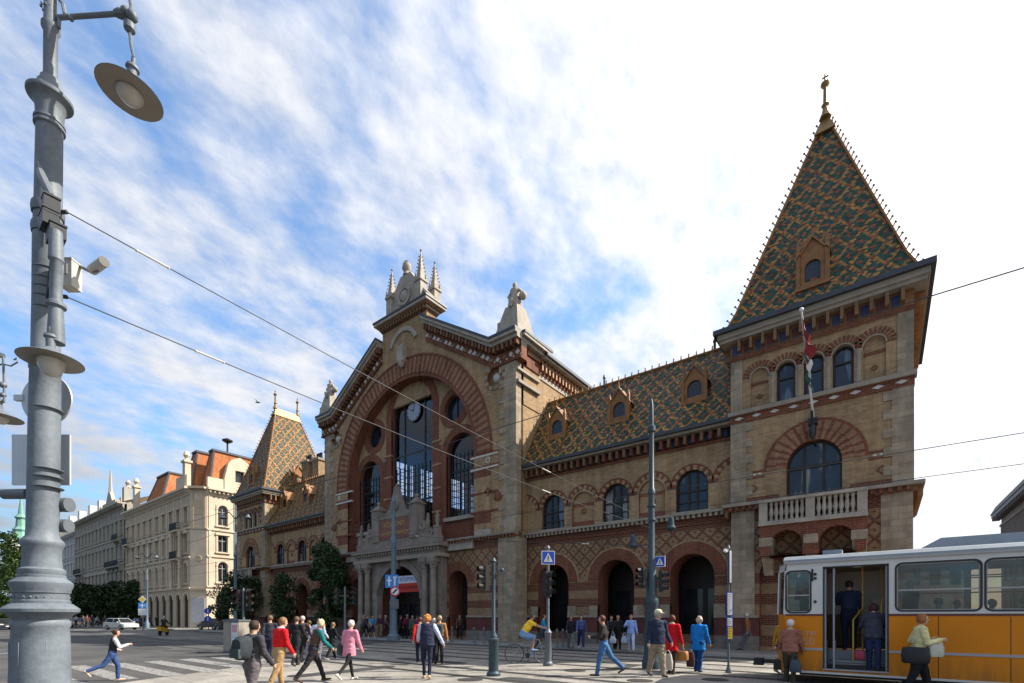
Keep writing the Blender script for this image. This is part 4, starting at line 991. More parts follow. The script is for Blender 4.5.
# ================================================================== GROUND
def ground():
    g = MB(); S = 1500
    g.poly([(-S, -S, 0), (S, -S, 0), (S, S, 0), (-S, S, 0)])
    t = NT('worn_asphalt')
    n = t.noise(0.35, 6, 0.6); n2 = t.noise(60, 3, 0.7); n3 = t.noise(4, 5, 0.65)
    c = t.mix(t.rng(n, 0.35, 0.65), (0.038, 0.037, 0.036), (0.075, 0.073, 0.07)); c = t.mix(t.rng(n3, 0.4, 0.75, 0, 0.4), c, (0.05, 0.05, 0.05))
    k = t.rng(n2, 0.3, 0.7, 0.75, 1.25); c = t.mix(1.0, c, t.comb(k, k, k), 'MULTIPLY')
    x, y, z = t.sep(); w = t.noise(0.12, 3, 0.5)
    t.col(c); t.bump(n2, 0.25, 0.01)
    o = g.build('road', [t.set(0.85, 0, 0.35)]); tag(o, kind='structure')
    # paved tram track bed, light concrete
    t = NT('tram_bed_concrete')
    b = t.N.new('ShaderNodeTexBrick'); t.L.new(t.comb(t.sep()[0], t.sep()[1]), b.inputs['Vector'])
    b.inputs['Color1'].default_value = (0.27, 0.25, 0.22, 1); b.inputs['Color2'].default_value = (0.22, 0.205, 0.18, 1); b.inputs['Mortar'].default_value = (0.08, 0.08, 0.075, 1)
    b.inputs['Scale'].default_value = 1; b.inputs['Brick Width'].default_value = 3.2; b.inputs['Row Height'].default_value = 1.6; b.inputs['Mortar Size'].default_value = 0.018
    c = t.vary(b.outputs['Color'], 0.5, 0.22); c = t.vary(c, 8, 0.18)
    st = t.rng(t.noise(1.3, 6, 0.7), 0.5, 0.66, 0, 0.6); c = t.mix(st, c, (0.11, 0.105, 0.095)); s2 = t.rng(t.noise(0.33, 4, 0.6), 0.5, 0.58, 0, 0.45); c = t.mix(s2, c, (0.14, 0.13, 0.115)); sp = t.rng(t.noise(14, 3, 0.7), 0.66, 0.72, 0, 0.6); c = t.mix(sp, c, (0.05, 0.05, 0.045))
    t.col(c); Mconc = t.set(0.8, 0, 0.35)
    g = MB(); z = 0.005
    g.poly([(-19, 8.3, z), (60, 8.3, z), (60, 20.3, z), (-26, 20.3, z)])
    tag(g.build('tram_trackbed', [Mconc]), kind='structure')
    g = MB(); z = 0.005; g.poly([(-200, 13.6, z), (-24, 13.6, z), (-26, 19.9, z), (-200, 19.9, z)])
    tag(g.build('far_trackbed', [mat('grey_track_paving', (0.13, 0.125, 0.115), 0.85, var=0.25)]), kind='structure')
    # near pavement where people walk
    g = MB(); g.poly([(-14.6, 2.0, 0.004), (60, 2.0, 0.004), (60, 8.3, 0.004), (-17.5, 8.3, 0.004)])
    tag(g.build('near_pavement', [Mconc]), kind='structure')
    # rails: grooved steel with dark channel
    rl = MB(); y0s = (14.5, 15.94, 17.6, 19.04, 10.0, 11.44)
    for y in y0s:
        rl.box(-160, 60, y - 0.035, y + 0.035, 0.0, 0.013, 0); rl.box(-160, 60, y + 0.035, y + 0.085, 0.0, 0.010, 1); rl.box(-160, 60, y + 0.085, y + 0.11, 0.0, 0.013, 0)
        rl.box(-160, 60, y - 0.13, y - 0.035, 0.0, 0.009, 2); rl.box(-160, 60, y + 0.11, y + 0.2, 0.0, 0.009, 2)
    tag(rl.build('tram_rail', [mat('polished_rail_steel', (0.10, 0.095, 0.09), 0.4, 0.6), M_dark, mat('bitumen_joint', (0.04, 0.04, 0.04), 0.8)]), kind='structure')
    # pavement before the hall with granite kerb
    Mp = brick('granite_paving', (0.20, 0.19, 0.175), (0.17, 0.16, 0.15), (0.09, 0.085, 0.08), 0.6, 0.4, 0.012)
    t = NT('granite_paving_flat'); b = t.N.new('ShaderNodeTexBrick'); t.L.new(t.comb(t.sep()[0], t.sep()[1]), b.inputs['Vector'])
    b.inputs['Color1'].default_value = (0.20, 0.19, 0.175, 1); b.inputs['Color2'].default_value = (0.165, 0.157, 0.145, 1); b.inputs['Mortar'].default_value = (0.07, 0.07, 0.065, 1)
    b.inputs['Scale'].default_value = 1; b.inputs['Brick Width'].default_value = 0.6; b.inputs['Row Height'].default_value = 0.4; b.inputs['Mortar Size'].default_value = 0.012
    t.col(t.vary(b.outputs['Color'], 0.6, 0.2)); Mpf = t.set(0.8)
    g = MB(); g.box(-60.5, 3.2, 21.75, 26.0, -0.2, 0.12, 0); g.box(-60.5, 3.2, 21.5, 21.748, -0.2, 0.135, 1)
    tag(g.build('hall_pavement', [Mpf, mat('granite_kerb', (0.30, 0.29, 0.27), 0.7)]), kind='structure')
    g = MB(); g.box(-400, -69.5, 20.6, 25.0, -0.2, 0.12, 0); g.box(-400, -69.5, 20.35, 20.598, -0.2, 0.135, 1)
    g.box(-70.5, -69.5, 25.0, 90, -0.2, 0.118, 0)
    tag(g.build('street_pavement', [Mpf, mat('granite_kerb', (0.30, 0.29, 0.27), 0.7)]), kind='structure')
    g = MB(); g.box(11, 60, 22, 120, -0.2, 0.12, 0); tag(g.build('far_side_pavement', [Mpf]), kind='structure')
    # zebra crossing at the left, bars along the traffic
    Mw = NT('worn_white_road_paint'); n = Mw.noise(9, 5, 0.7); Mw.col(Mw.mix(Mw.rng(n, 0.42, 0.62), (0.26, 0.25, 0.235), (0.07, 0.068, 0.066))); Mw = Mw.set(0.75)
    g = MB()
    for k in range(9):
        # bars between two ground points measured along the crossing
        x0 = -21.8; y = 2.6 + k * 1.1
        g.poly([(x0, y, 0.009), (x0 + 5.8, y, 0.009), (x0 + 5.8, y + 0.55, 0.009), (x0, y + 0.55, 0.009)])
    tag(g.build('zebra_crossing', [Mw]), kind='structure')
    g = MB()
    for k in range(6):
        y = 12.9 + k * 1.1; g.poly([(-46, y, 0.012), (-40, y, 0.012), (-40, y + 0.5, 0.012), (-46, y + 0.5, 0.012)])
    for x0, x1, y in ((-75, -50, 11.2), (-120, -90, 9.0), (-48, -30, 11.3)):
        g.poly([(x0, y, 0.0125), (x1, y, 0.0125), (x1, y + 0.14, 0.0125), (x0, y + 0.14, 0.0125)])
    tag(g.build('lane_marking', [Mw]), kind='structure')
    # iron covers and flat dark grey patches with uneven edges
    Mi = mat('cast_iron_cover', (0.06, 0.058, 0.055), 0.6, 0.5, bump=0.4, bscale=30); Mp2 = mat('dark_ground_patch', (0.035, 0.035, 0.036), 0.9, var=0.2, scale=4)
    for (px, py) in ((300, 676), (470, 680), (575, 671), (640, 681), (385, 667), (715, 680), (205, 652)):
        x, y, d = gpt(px, py); q = MB(); q.lathe([(0.34, 0), (0.34, 0.009), (0.30, 0.012)], (x, y, 0.006), 20); q.lathe([(0.26, 0.012), (0.26, 0.014)], (x, y, 0.006), 20); tag(q.build('manhole_cover', [Mi]), kind='structure')
    q = MB()
    for (px, py, w, l) in ((535, 682, 2.2, 0.9), (340, 672, 0.7, 3.0), (150, 648, 3.0, 1.2), (430, 661, 3.5, 0.6), (620, 668, 0.5, 2.2)):
        x, y, d = gpt(px, py); n = 14; rr = random.Random(px)
        q.poly([(x + w * (0.5 + 0.06 * rr.random()) * math.copysign(abs(math.cos(2 * math.pi * k / n)) ** 0.3, math.cos(2 * math.pi * k / n)), y + l * (0.5 + 0.06 * rr.random()) * math.copysign(abs(math.sin(2 * math.pi * k / n)) ** 0.3, math.sin(2 * math.pi * k / n)), 0.0085) for k in range(n)])
    tag(q.build('road_patch', [Mp2]), kind='structure')
ground()
# ================================================================== STREET BUILDINGS
def house(name, A, ang, L, floors, H, mats, depth=14.0, bay=3.0, label=None, group=None, x0=None, parent=None, win_w=1.1, pane=None, cornice=0.7, sills=True, balc=(), pil=True, root=None, skip_ends=False):
    """one facade of a street building: A = left end of the facade, ang = direction"""
    T = Matrix.Translation((A[0], A[1], 0)) @ Matrix.Rotation(ang, 4, 'Z')
    w = MB(); w.M = T
    nb = max(1, int(L / bay)); off = (L - nb * bay) / 2
    holes = []; spots = []
    for fi, (z0, z1, kind) in enumerate(floors):
        for k in range(nb):
            c = off + bay * (k + 0.5); hw = win_w / 2 * (1.35 if kind == 'shop' else 1.0)
            if kind in ('arch', 'shop'): holes.append(archpts(c, z0, z1 - hw, hw, 8))
            else: holes.append(rect(c - hw, c + hw, z0, z1))
            spots.append((c, z0, z1, hw, kind))
    w.wall(rect(0, L, 0, H), holes, 0, 0, 0.3, 0)
    w.box(0, L, 0.35, depth, 0, H - 0.1, 0)
    for (c, z0, z1, hw, kind) in spots:
        if kind == 'shop': w.ring(c, z1 - hw, hw, hw + 0.25, -0.08, 0, 0, 180, 10, (1,)); continue
        w.box(c - hw - 0.22, c - hw, -0.08, 0, z0, z1, 1); w.box(c + hw, c + hw + 0.22, -0.08, 0, z0, z1, 1)
        w.box(c - hw - 0.3, c + hw + 0.3, -0.2, 0, z0 - 0.18, z0, 1)
        if kind == 'arch': w.ring(c, z1 - hw, hw, hw + 0.25, -0.12, 0, 0, 180, 10, (1,))
        elif kind == 'ped': w.box(c - hw - 0.32, c + hw + 0.32, -0.25, 0, z1, z1 + 0.14, 1); w.prism([(c - hw - 0.4, z1 + 0.14), (c + hw + 0.4, z1 + 0.14), (c, z1 + 0.6)], -0.22, 0, 1)
        else: w.box(c - hw - 0.3, c + hw + 0.3, -0.2, 0, z1, z1 + 0.2, 1)
    # storey bands
    for fi, (z0, z1, kind) in enumerate(floors):
        if fi > 0: w.box(0, L, -0.15, 0, z0 - 0.75, z0 - 0.55, 1)
    if pil:
        for k in range(nb + 1):
            x = off + bay * k
            if 0.2 < x < L - 0.2: w.box(x - 0.16, x + 0.16, -0.09, 0, floors[1][0] - 0.55, H - 1.0, 1)
    w.box(0, L, -0.12, 0, H - 1.0, H - 0.75, 1); w.box(0, L, -0.25, 0, H - 0.75, H - 0.3, 1); w.box(0, L, -cornice, 0.3, H - 0.3, H, 1)
    x = 0.2
    while x < L - 0.2: w.box(x, x + 0.18, -cornice + 0.15, -0.25, H - 0.62, H - 0.301, 1); x += 0.55
    w.build('wall', mats, root)
    protos = {}
    random.seed(int(L * 10))
    for (c, z0, z1, hw, kind) in spots:
        pm = pane or random.choice([M_pane, M_paneb, M_pane, M_curtain])
        key = (round(z0, 2), kind, pm.name)
        if key not in protos:
            f = MB(); h = z1 - z0
            hole = archpts(0, 0, h - hw, hw, 8) if kind in ('arch', 'shop') else rect(-hw, hw, 0, h)
            s = 0.86
            inn = archpts(0, 0.1, h - hw, hw - 0.08, 8) if kind in ('arch', 'shop') else rect(-hw + 0.08, hw - 0.08, 0.08, h - 0.08)
            f.wall(hole, [inn], 0.18, 0, 0.07); f.box(-0.03, 0.03, 0.19, 0.25, 0.1, h - 0.1, 0); f.box(-hw + 0.08, hw - 0.08, 0.195, 0.245, h * 0.66, h * 0.66 + 0.06, 0)
            fo = f.build('window', [M_wood if kind == 'shop' else mats[2]])
            q = MB(); q.wall(hole, [], 0.23, 0); po = q.build('pane', [pm]); po.parent = fo
            protos[key] = fo; o = fo
        else:
            o = copy_tree(protos[key])
        o.parent = root
        o.matrix_parent_inverse = root.matrix_world.inverted()
        o.matrix_basis = T @ Matrix.Translation((c, 0, z0))
    return T
def balcony(T, x0, x1, z, root, stone, iron, d=0.9):
    b = MB(); b.M = T; b.box(x0, x1, -d, 0, z - 0.16, z, 0)
    for x in (x0 + 0.2, x1 - 0.2): b.frustum(x - 0.12, x + 0.12, -0.2, 0, z - 0.8, x - 0.12, x + 0.12, -d + 0.1, 0, z - 0.16, 0)
    b.box(x0, x1, -d, -d + 0.05, z + 0.95, z + 1.0, 1); b.box(x0, x0 + 0.05, -d, 0, z + 0.95, z + 1.0, 1); b.box(x1 - 0.05, x1, -d, 0, z + 0.95, z + 1.0, 1)
    x = x0
    while x < x1: b.box(x, x + 0.03, -d, -d + 0.03, z, z + 0.95, 1); x += 0.13
    b.build('balcony', [stone, iron], root)
bpy.context.view_layer.update()
M_cream = mat('cream_stucco', (0.40, 0.32, 0.22), 0.85, var=0.14, scale=0.6)
M_creamt = mat('cream_stucco_trim', (0.48, 0.40, 0.30), 0.85, var=0.14, scale=0.8)
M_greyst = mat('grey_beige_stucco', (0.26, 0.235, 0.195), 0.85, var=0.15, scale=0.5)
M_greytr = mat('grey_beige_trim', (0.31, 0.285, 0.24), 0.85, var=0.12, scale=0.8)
M_pale = mat('pale_blue_grey_stucco', (0.36, 0.37, 0.37), 0.85, var=0.12, scale=0.5)
M_palet = mat('pale_trim', (0.44, 0.44, 0.43), 0.85, var=0.1)
M_wfr = mat('weathered_white_window_frame', (0.35, 0.34, 0.32), 0.6, var=0.1)
M_rtile = brick('orange_clay_tile', (0.46, 0.17, 0.065), (0.38, 0.13, 0.05), (0.2, 0.07, 0.03), 0.25, 0.16, 0.02, var=0.2)
M_slate = mat('dark_slate_roof', (0.06, 0.065, 0.075), 0.6, var=0.2)
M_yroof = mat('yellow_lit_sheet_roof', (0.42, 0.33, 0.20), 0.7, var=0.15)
F5 = [(0.15, 4.7, 'shop'), (6.1, 8.9, 'arch'), (10.2, 12.8, 'ped'), (14.1, 16.4, 'flat')]
# --- corner building
cb = tag(empty('corner_building', (-73.3, 25, 0)), 'cream stucco corner building with orange mansard roof and arcaded ground floor', 'building')
bpy.context.view_layer.update()
Tc = house('corner', (-101.5, 25.0), 0.0, 28.2, F5, 18.9, [M_cream, M_creamt, M_wfr], 12, 2.8, root=cb, win_w=1.15)
house('chamfer', (-73.3, 25.0), R(45), 2.04, [(0.15, 0.3, 'none')] and [(0.2, 0.25, 'flat'), (14.1, 14.15, 'flat')], 18.9, [M_creamt, M_creamt, M_wfr], 2, 3.0, root=cb, pil=False) if False else None
w = MB(); w.M = Matrix.Translation((-73.3, 25.0, 0)) @ Matrix.Rotation(R(45), 4, 'Z')
w.wall(rect(0, 2.04, 0, 18.9), [], 0, 0); w.box(0, 2.04, -0.15, -0.002, 5.1, 5.4, 1); w.box(0, 2.04, -0.12, -0.002, 13.3, 13.5, 1); w.box(0, 2.04, -0.7, 0.3, 18.6, 18.9, 1)
for x in (0.15, 1.6): w.box(x, x + 0.3, -0.1, -0.002, 13.5, 18.2, 1)
w.ring(1.0, 9.4, 0.2, 0.42, -0.08, -0.002, 0, 360, 10, (1,)); w.box(0.25, 1.8, -0.06, -0.002, 15.2, 17.2, 1); w.box(0.2, 1.85, -0.1, -0.002, 0.8, 4.1, 2)
w.build('chamfer_wall', [M_creamt, M_cream, mat('poster_board_grey', (0.36, 0.37, 0.4), 0.5)], cb)
Tr = house('side', (-71.86, 26.44), R(90), 20, [(0.15, 4.9, 'shop'), (6.3, 9.1, 'arch'), (10.4, 12.7, 'flat'), (14.0, 16.8, 'arch')], 18.9, [M_creamt, M_creamt, M_wfr], 8, 3.2, root=cb, win_w=1.25)
for (x0, z) in ((23.2, 13.35), (23.2, 9.5), (1.5, 13.35)): balcony(Tc, x0, x0 + 2.6, z, cb, M_creamt, M_iron)
for x in (22.9, 26.0):
    c = MB(); c.M = Tc
    for z0, z1 in ((5.4, 9.3), (9.6, 13.1)): c.lathe([(0.26, z0), (0.2, z0 + 0.3), (0.18, z1 - 0.3), (0.27, z1)], (x, -0.55, 0), 8)
    c.build('column', [M_creamt], cb)
r = MB()   # mansards and parapet
def mansard(x0, x1, y0, y1, z0, z1, ins, m=0, top=1):
    b = [(x0, y0, z0), (x1, y0, z0), (x1, y1, z0), (x0, y1, z0)]; t = [(x0 + ins, y0 + ins, z1), (x1 - ins, y0 + ins, z1), (x1 - ins, y1 - ins, z1), (x0 + ins, y1 - ins, z1)]
    for k in range(4): r.poly([b[k], b[(k + 1) % 4], t[(k + 1) % 4], t[k]], m)
    r.poly(t, top)
    r.box(x0 + ins - 0.2, x1 - ins + 0.2, y0 + ins - 0.2, y1 - ins + 0.2, z1 - 0.02, z1 + 0.25, top)
    for (a, c) in zip(b, t): r.tube(a, c, 0.14, n=5, m=top)
mansard(-78.6, -75.2, 25.9, 31, 19.6, 24.6, 1.0); mansard(-75.0, -72.3, 27.0, 40, 19.6, 24.4, 0.8); mansard(-94, -86.5, 25.8, 31, 19.4, 23.8, 1.3)
r.poly([(-101, 26.0, 19.2), (-76, 26.0, 19.2), (-76, 30.5, 23.2), (-101, 30.5, 23.2)], 1)
r.build('roof', [M_rtile, M_slate], cb)
a = MB()
a.box(-101.4, -82.6, 24.9, 25.3, 18.9, 19.3, 0); a.box(-77.5, -73.6, 24.7, 25.2, 18.9, 20.6, 0); a.box(-72.4, -71.9, 26.6, 46, 18.9, 20.4, 0)
for x, y in ((-74.2, 24.9), (-95.2, 24.9), (-72.2, 34.2)):
    a.box(x - 0.45, x + 0.45, y - 0.35, y + 0.35, 18.9, 22.2, 0); a.box(x - 0.6, x + 0.6, y - 0.5, y + 0.5, 22.2, 22.5, 0); a.lathe([(0.35, 22.5), (0.2, 22.8), (0.42, 23.2), (0.3, 23.6), (0.1, 23.8)], (x, y, 0), 8)
a.M = Matrix.Translation((-71.9, 26.44, 0)) @ Matrix.Rotation(R(90), 4, 'Z')
a.wall([(2.2, 18.9), (6.2, 18.9), (6.2, 20.6), (5.7, 22.8), (5.2, 23.4), (4.2, 23.9), (3.2, 23.4), (2.7, 22.8), (2.2, 20.6)], [rect(3.6, 4.8, 19.6, 22.0)], -0.1, 0, 0.8, edge=True); a.box(3.6, 4.8, 0.4, 0.45, 19.6, 22.0, 1)
a.build('attic_parapet', [M_creamt, M_pane], cb)
s = MB(); s.tube((-75.5, 30.5, 24.6), (-75.5, 30.5, 27.0), 0.12, n=6); s.lathe([(0.2, 26.7), (0.7, 27.0), (0.7, 27.15), (0.2, 27.4)], (-75.5, 30.5, 0), 12)
tag(s.build('siren_mast', [M_iron]), 'dark mushroom shaped siren on a thin pole above the orange mansard roof', 'siren')
# --- grey terrace
gb = tag(empty('terrace_building', (-118, 25.0, 0)), 'long shaded grey beige apartment terrace left of the cream corner building', 'building')
bpy.context.view_layer.update()
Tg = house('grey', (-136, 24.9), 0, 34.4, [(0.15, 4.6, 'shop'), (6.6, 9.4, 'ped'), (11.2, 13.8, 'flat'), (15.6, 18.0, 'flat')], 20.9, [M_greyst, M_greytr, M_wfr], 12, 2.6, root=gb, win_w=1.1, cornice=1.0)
balcony(Tg, 26, 34, 10.2, gb, M_greytr, M_iron); balcony(Tg, 30.5, 33.8, 14.6, gb, M_greytr, M_iron); balcony(Tg, 3, 9, 10.2, gb, M_greytr, M_iron)
r = MB(); r.poly([(-136, 24.5, 20.95), (-101.7, 24.5, 20.95), (-101.7, 31, 23.8), (-136, 31, 23.8)], 0)
r.box(-103.3, -102.2, 25.0, 26.0, 20.9, 23.6, 1); r.lathe([(0.6, 23.6), (0.3, 24.0), (0.45, 24.5), (0.1, 25.0)], (-102.7, 25.7, 0), 8, 1)
r.box(-115, -107, 24.9, 25.6, 20.95, 22.2, 1); r.prism([(-113, 22.2), (-109, 22.2), (-110.5, 24.0), (-111.6, 24.0)], 24.95, 25.5, 1); r.tube((-111, 25.2, 24.0), (-111, 25.2, 28.0), 0.35, 0.1, 6, 1)
for x in (-131, -126, -121, -117): r.box(x - 0.5, x + 0.5, 28, 29, 22, 24.6, 1)
r.build('roof', [M_yroof, M_greytr], gb)
# --- pale building and the rest of the street
pb = tag(empty('terrace_building', (-155, 25.4, 0)), 'pale blue grey apartment house with rows of tall windows, farthest along the street', 'building')
bpy.context.view_layer.update()
house('pale', (-176, 25.4), 0, 39.8, [(0.15, 4.4, 'shop'), (6.2, 9.0, 'flat'), (10.6, 13.2, 'flat'), (14.8, 17.2, 'flat')], 19.6, [M_pale, M_palet, M_wfr], 12, 2.9, root=pb, win_w=1.1, cornice=0.9)
r = MB(); r.poly([(-176, 25.0, 19.6), (-136.2, 25.0, 19.6), (-136.2, 31.5, 26.2), (-176, 31.5, 26.2)], 0)
for x in (-170, -160, -150, -142): r.box(x - 0.7, x + 0.7, 30, 31.4, 22, 28, 1)
r.build('roof', [M_yroof, M_palet], pb)
# --- green-spired church far off at the left
ch = tag(empty('church', (-262, 36, 0)), 'distant pale church with green copper spire behind the large lamp post', 'church')
bpy.context.view_layer.update()
M_cop = mat('green_copper', (0.13, 0.26, 0.21), 0.6, var=0.15)
cx, cy = dpt(21, 190)
w = MB(); w.box(cx - 3.4, cx + 3.4, cy - 3.4, cy + 3.4, 0, 31, 0); w.box(cx - 12, cx + 25, cy + 3, cy + 16, 0, 22, 0)
for z in (12, 22, 30.5): w.box(cx - 3.8, cx + 3.8, cy - 3.8, cy + 3.8, z, z + 0.6, 1)
for z0 in (13.5, 23.5):
    w.box(cx - 0.9, cx + 0.9, cy - 3.45, cy - 3.405, z0, z0 + 5, 2); w.box(cx + 3.405, cx + 3.45, cy - 0.9, cy + 0.9, z0, z0 + 5, 2)
for k in range(8): w.box(cx + 4 + k * 2.6, cx + 5.2 + k * 2.6, cy + 2.9, cy + 2.995, 9, 13, 2); w.box(cx + 4 + k * 2.6, cx + 5.2 + k * 2.6, cy + 2.9, cy + 2.995, 15, 19, 2)
w.build('wall', [M_palet, M_creamt, M_pane], ch)
s = MB(); s.lathe([(4.9, 31), (4.6, 32), (3.0, 33.2), (2.2, 34.5), (2.6, 35.4), (1.6, 36.6), (1.4, 39.5), (2.0, 40.2), (0.9, 41.5), (0.25, 48), (0.05, 52)], (cx, cy, 0), 8, sm=False)
s.build('spire', [M_cop], ch)
r = MB(); r.prism([(cx - 12.5, 22), (cx + 25.5, 22), (cx + 22, 27), (cx - 9, 27)], cy + 2.6, cy + 16.4); r.build('roof', [M_cop], ch)
# --- building beyond the side street at the right
rb = tag(empty('side_street_building', (14, 76, 0)), 'dark grey stone building with wide eaves at the far right, above the tram', 'building')
bpy.context.view_layer.update()
w = MB(); X0 = 12.9; T = Matrix.Translation((X0, 96, 0.2)) @ Matrix.Rotation(R(-90), 4, 'Z')
M_dgs = mat('brown_grey_stone', (0.19, 0.165, 0.145), 0.85, var=0.2, scale=0.5)
w.M = T; ops = []
for k in range(14):
    c = 3 + k * 3.6
    for z0, z1 in ((1.5, 4.2), (6.2, 9.4)): ops.append(archpts(c, z0, z1 - 0.7, 0.7, 8))
w.wall(rect(0, 54, 0, 15.4), ops, 0, 0, 0.3); w.box(0, 54, 0.35, 20, 0, 15.2, 0)
for k in range(110): w.box(0.4 + k * 0.49, 0.6 + k * 0.49, -0.12, 0, 11.3, 14.0, 0)
w.box(0, 54, -0.2, 0, 14.0, 14.3, 0); w.box(0, 54, -0.25, 0, 10.9, 11.3, 0)
w.build('wall', [M_dgs], rb)
for k in range(14):
    for z0, z1 in ((1.5, 4.2), (6.2, 9.4)):
        if k < 2: pass
        q = MB(); q.M = T; q.wall(archpts(3 + k * 3.6, z0, z1 - 0.7, 0.72, 8), [], 0.25, 0); q.build('window', [M_pane], rb)
r = MB(); r.M = T; r.box(-1.0, 55, -0.9, 20.5, 15.4, 15.9, 0); r.prism([(-1.5, 15.9), (55.2, 15.9), (52, 16.4), (3, 16.4)], -1.0, 20.6, 0)
k = -1.2
while k < 54: r.box(k, k + 0.2, -0.8, 0, 15.05, 15.4, 0); k += 0.8
r.build('roof', [mat('grey_sheet_roof', (0.13, 0.13, 0.13), 0.6)], rb)
# lower pale building and greenery past the tram on the right
ob = tag(empty('low_building', (20, 110, 0)), 'low pale building with flat roof just showing over the tram at the right', 'building')
bpy.context.view_layer.update()
w = MB(); w.box(2.5, 11, 110, 122, 0, 11.5, 0); w.box(2.2, 11.3, 109.7, 122.3, 11.5, 12.0, 1)
for k in range(3): w.box(3.4 + k * 2.6, 4.8 + k * 2.6, 109.9, 109.995, 7, 9.4, 2)
w.build('wall', [M_pale, M_palet, M_pane], ob)

# ================================================================== TREES
def leafmat(name, c):
    t = NT(name)
    oi = t.N.new('ShaderNodeNewGeometry'); f = t.rng(oi.outputs['Random Per Island'], 0, 1, 0.6, 1.5)
    col = t.mix(1.0, c, t.comb(f, f, t.m('MULTIPLY', f, 0.9)), 'MULTIPLY'); t.col(col)
    t.b.inputs['Transmission Weight'].default_value = 0.0
    return t.set(0.6, 0, 0.3)
M_leafd = leafmat('dark_foliage', (0.028, 0.050, 0.018)); M_leafm = leafmat('mid_foliage', (0.050, 0.085, 0.024)); M_leafy = leafmat('yellowing_foliage', (0.11, 0.12, 0.03))
M_bark = mat('tree_bark', (0.07, 0.055, 0.04), 0.9, var=0.25)
def tree(loc, H, r, n, lm, label, group=None, base=0.3, shape='round', leaf=0.16, seed=1, name='street_tree'):
    rnd = random.Random(seed)
    root = tag(empty(name, loc), label, 'tree', group)
    tr = MB(); tr.path([(0, 0, 0), (0.03 * r, 0.02, H * base), (0.06, -0.04, H * 0.6), (0, 0, H * 0.9)], [0.05 * H ** 0.6, 0.042 * H ** 0.6, 0.026 * H ** 0.6, 0.01], 8)
    cl = []
    for k in range(9):
        a = rnd.uniform(0, 6.28); z0 = H * rnd.uniform(base, 0.7); zz = z0 + rnd.uniform(0.1, 0.28) * H; rr = r * rnd.uniform(0.5, 0.85)
        tr.path([(0, 0, z0), (math.cos(a) * rr * 0.5, math.sin(a) * rr * 0.5, (z0 + zz) / 2 + 0.1), (math.cos(a) * rr, math.sin(a) * rr, zz)], [0.05, 0.035, 0.012], 5)
    tr.build('trunk', [M_bark], root, world=False)
    V = []; F = []
    clumps = []
    for k in range(46):
        z = rnd.uniform(base * 0.75, 1.0)
        if shape == 'column': w = r * (0.95 if z < 0.6 else 0.95 * (1.05 - z) / 0.45 + 0.15) * (0.75 + 0.25 * min(1, (z - base * 0.7) * 6))
        else: w = r * math.sqrt(max(0.05, 1 - ((z - (0.5 + base / 2)) / (0.56 - base / 2.2)) ** 2))
        a = rnd.uniform(0, 6.28); q = w * math.sqrt(rnd.uniform(0.1, 1)) * 0.85
        clumps.append((math.cos(a) * q, math.sin(a) * q, z * H * 0.96, rnd.uniform(0.16, 0.32) * r + 0.12))
    for i in range(n):
        c = clumps[rnd.randrange(len(clumps))]
        d = Vector((rnd.gauss(0, 1), rnd.gauss(0, 1), rnd.gauss(0, 1))).normalized() * c[3] * rnd.uniform(0.55, 1.1)
        p = Vector(c[:3]) + d
        u = Vector((rnd.gauss(0, 1), rnd.gauss(0, 1), rnd.gauss(0, 0.6))).normalized(); v = u.orthogonal().normalized()
        s = leaf * rnd.uniform(0.6, 1.3); b = len(V)
        V += [tuple(p - u * s * 0.5), tuple(p + v * s * 0.35), tuple(p + u * s * 0.6), tuple(p - v * s * 0.35)]; F.append((b, b + 1, b + 2, b + 3))
    me = bpy.data.meshes.new('crown'); me.from_pydata(V, [], F); me.materials.append(lm); o = bpy.data.objects.new('crown', me); COL.objects.link(o); o.parent = root
    return root
x, y = dpt(327, 39.5); tree((x, y, 0.12), 7.7, 1.75, 22000, M_leafd, 'dark column shaped tree in front of the left wing beside the portal', base=0.16, shape='column', leaf=0.2, seed=3)
x, y = dpt(285, 45); tree((x, y, 0.12), 5.4, 1.5, 3500, M_leafd, 'small dark tree before the left wing arches, left of the columnar tree', base=0.3, leaf=0.2, seed=5)
x, y = dpt(243, 50); tree((x, y, 0.12), 6.0, 1.9, 4500, M_leafd, 'dark tree at the foot of the far corner tower', base=0.35, leaf=0.22, seed=8)
x, y = dpt(222, 55); tree((x, y, 0.12), 5.2, 1.5, 3000, M_leafd, 'small tree between the corner building and the far tower', base=0.4, leaf=0.22, seed=9)
for i, (px, dep, H, rr, lb) in enumerate(((131, 78, 8.2, 4.0, 'dark street tree nearest the cream corner building'), (112, 84, 8.0, 4.2, 'dark street tree second along from the corner building'), (94, 92, 8.4, 4.6, 'dark street tree in front of the grey terrace, third from the corner'), (78, 100, 9.0, 5, 'dark street tree beside the large lamp post base'), (148, 80, 6.0, 2.6, 'low dark tree in front of the corner building arcade'))):
    x, y = dpt(px, dep); y = max(y, 19.0); tree((x, y, 0.12), H * 0.88, rr * 0.8, 8000, M_leafd, lb, 'trees along the far street', base=0.3, leaf=0.42, seed=20 + i)
x, y = dpt(-6, 62); tree((x, y, 0.0), 12.5, 3.8, 12000, M_leafm, 'tall leafy green tree at the left edge behind the lamp post', base=0.15, leaf=0.3, seed=40)
x, y = dpt(888, 150); 
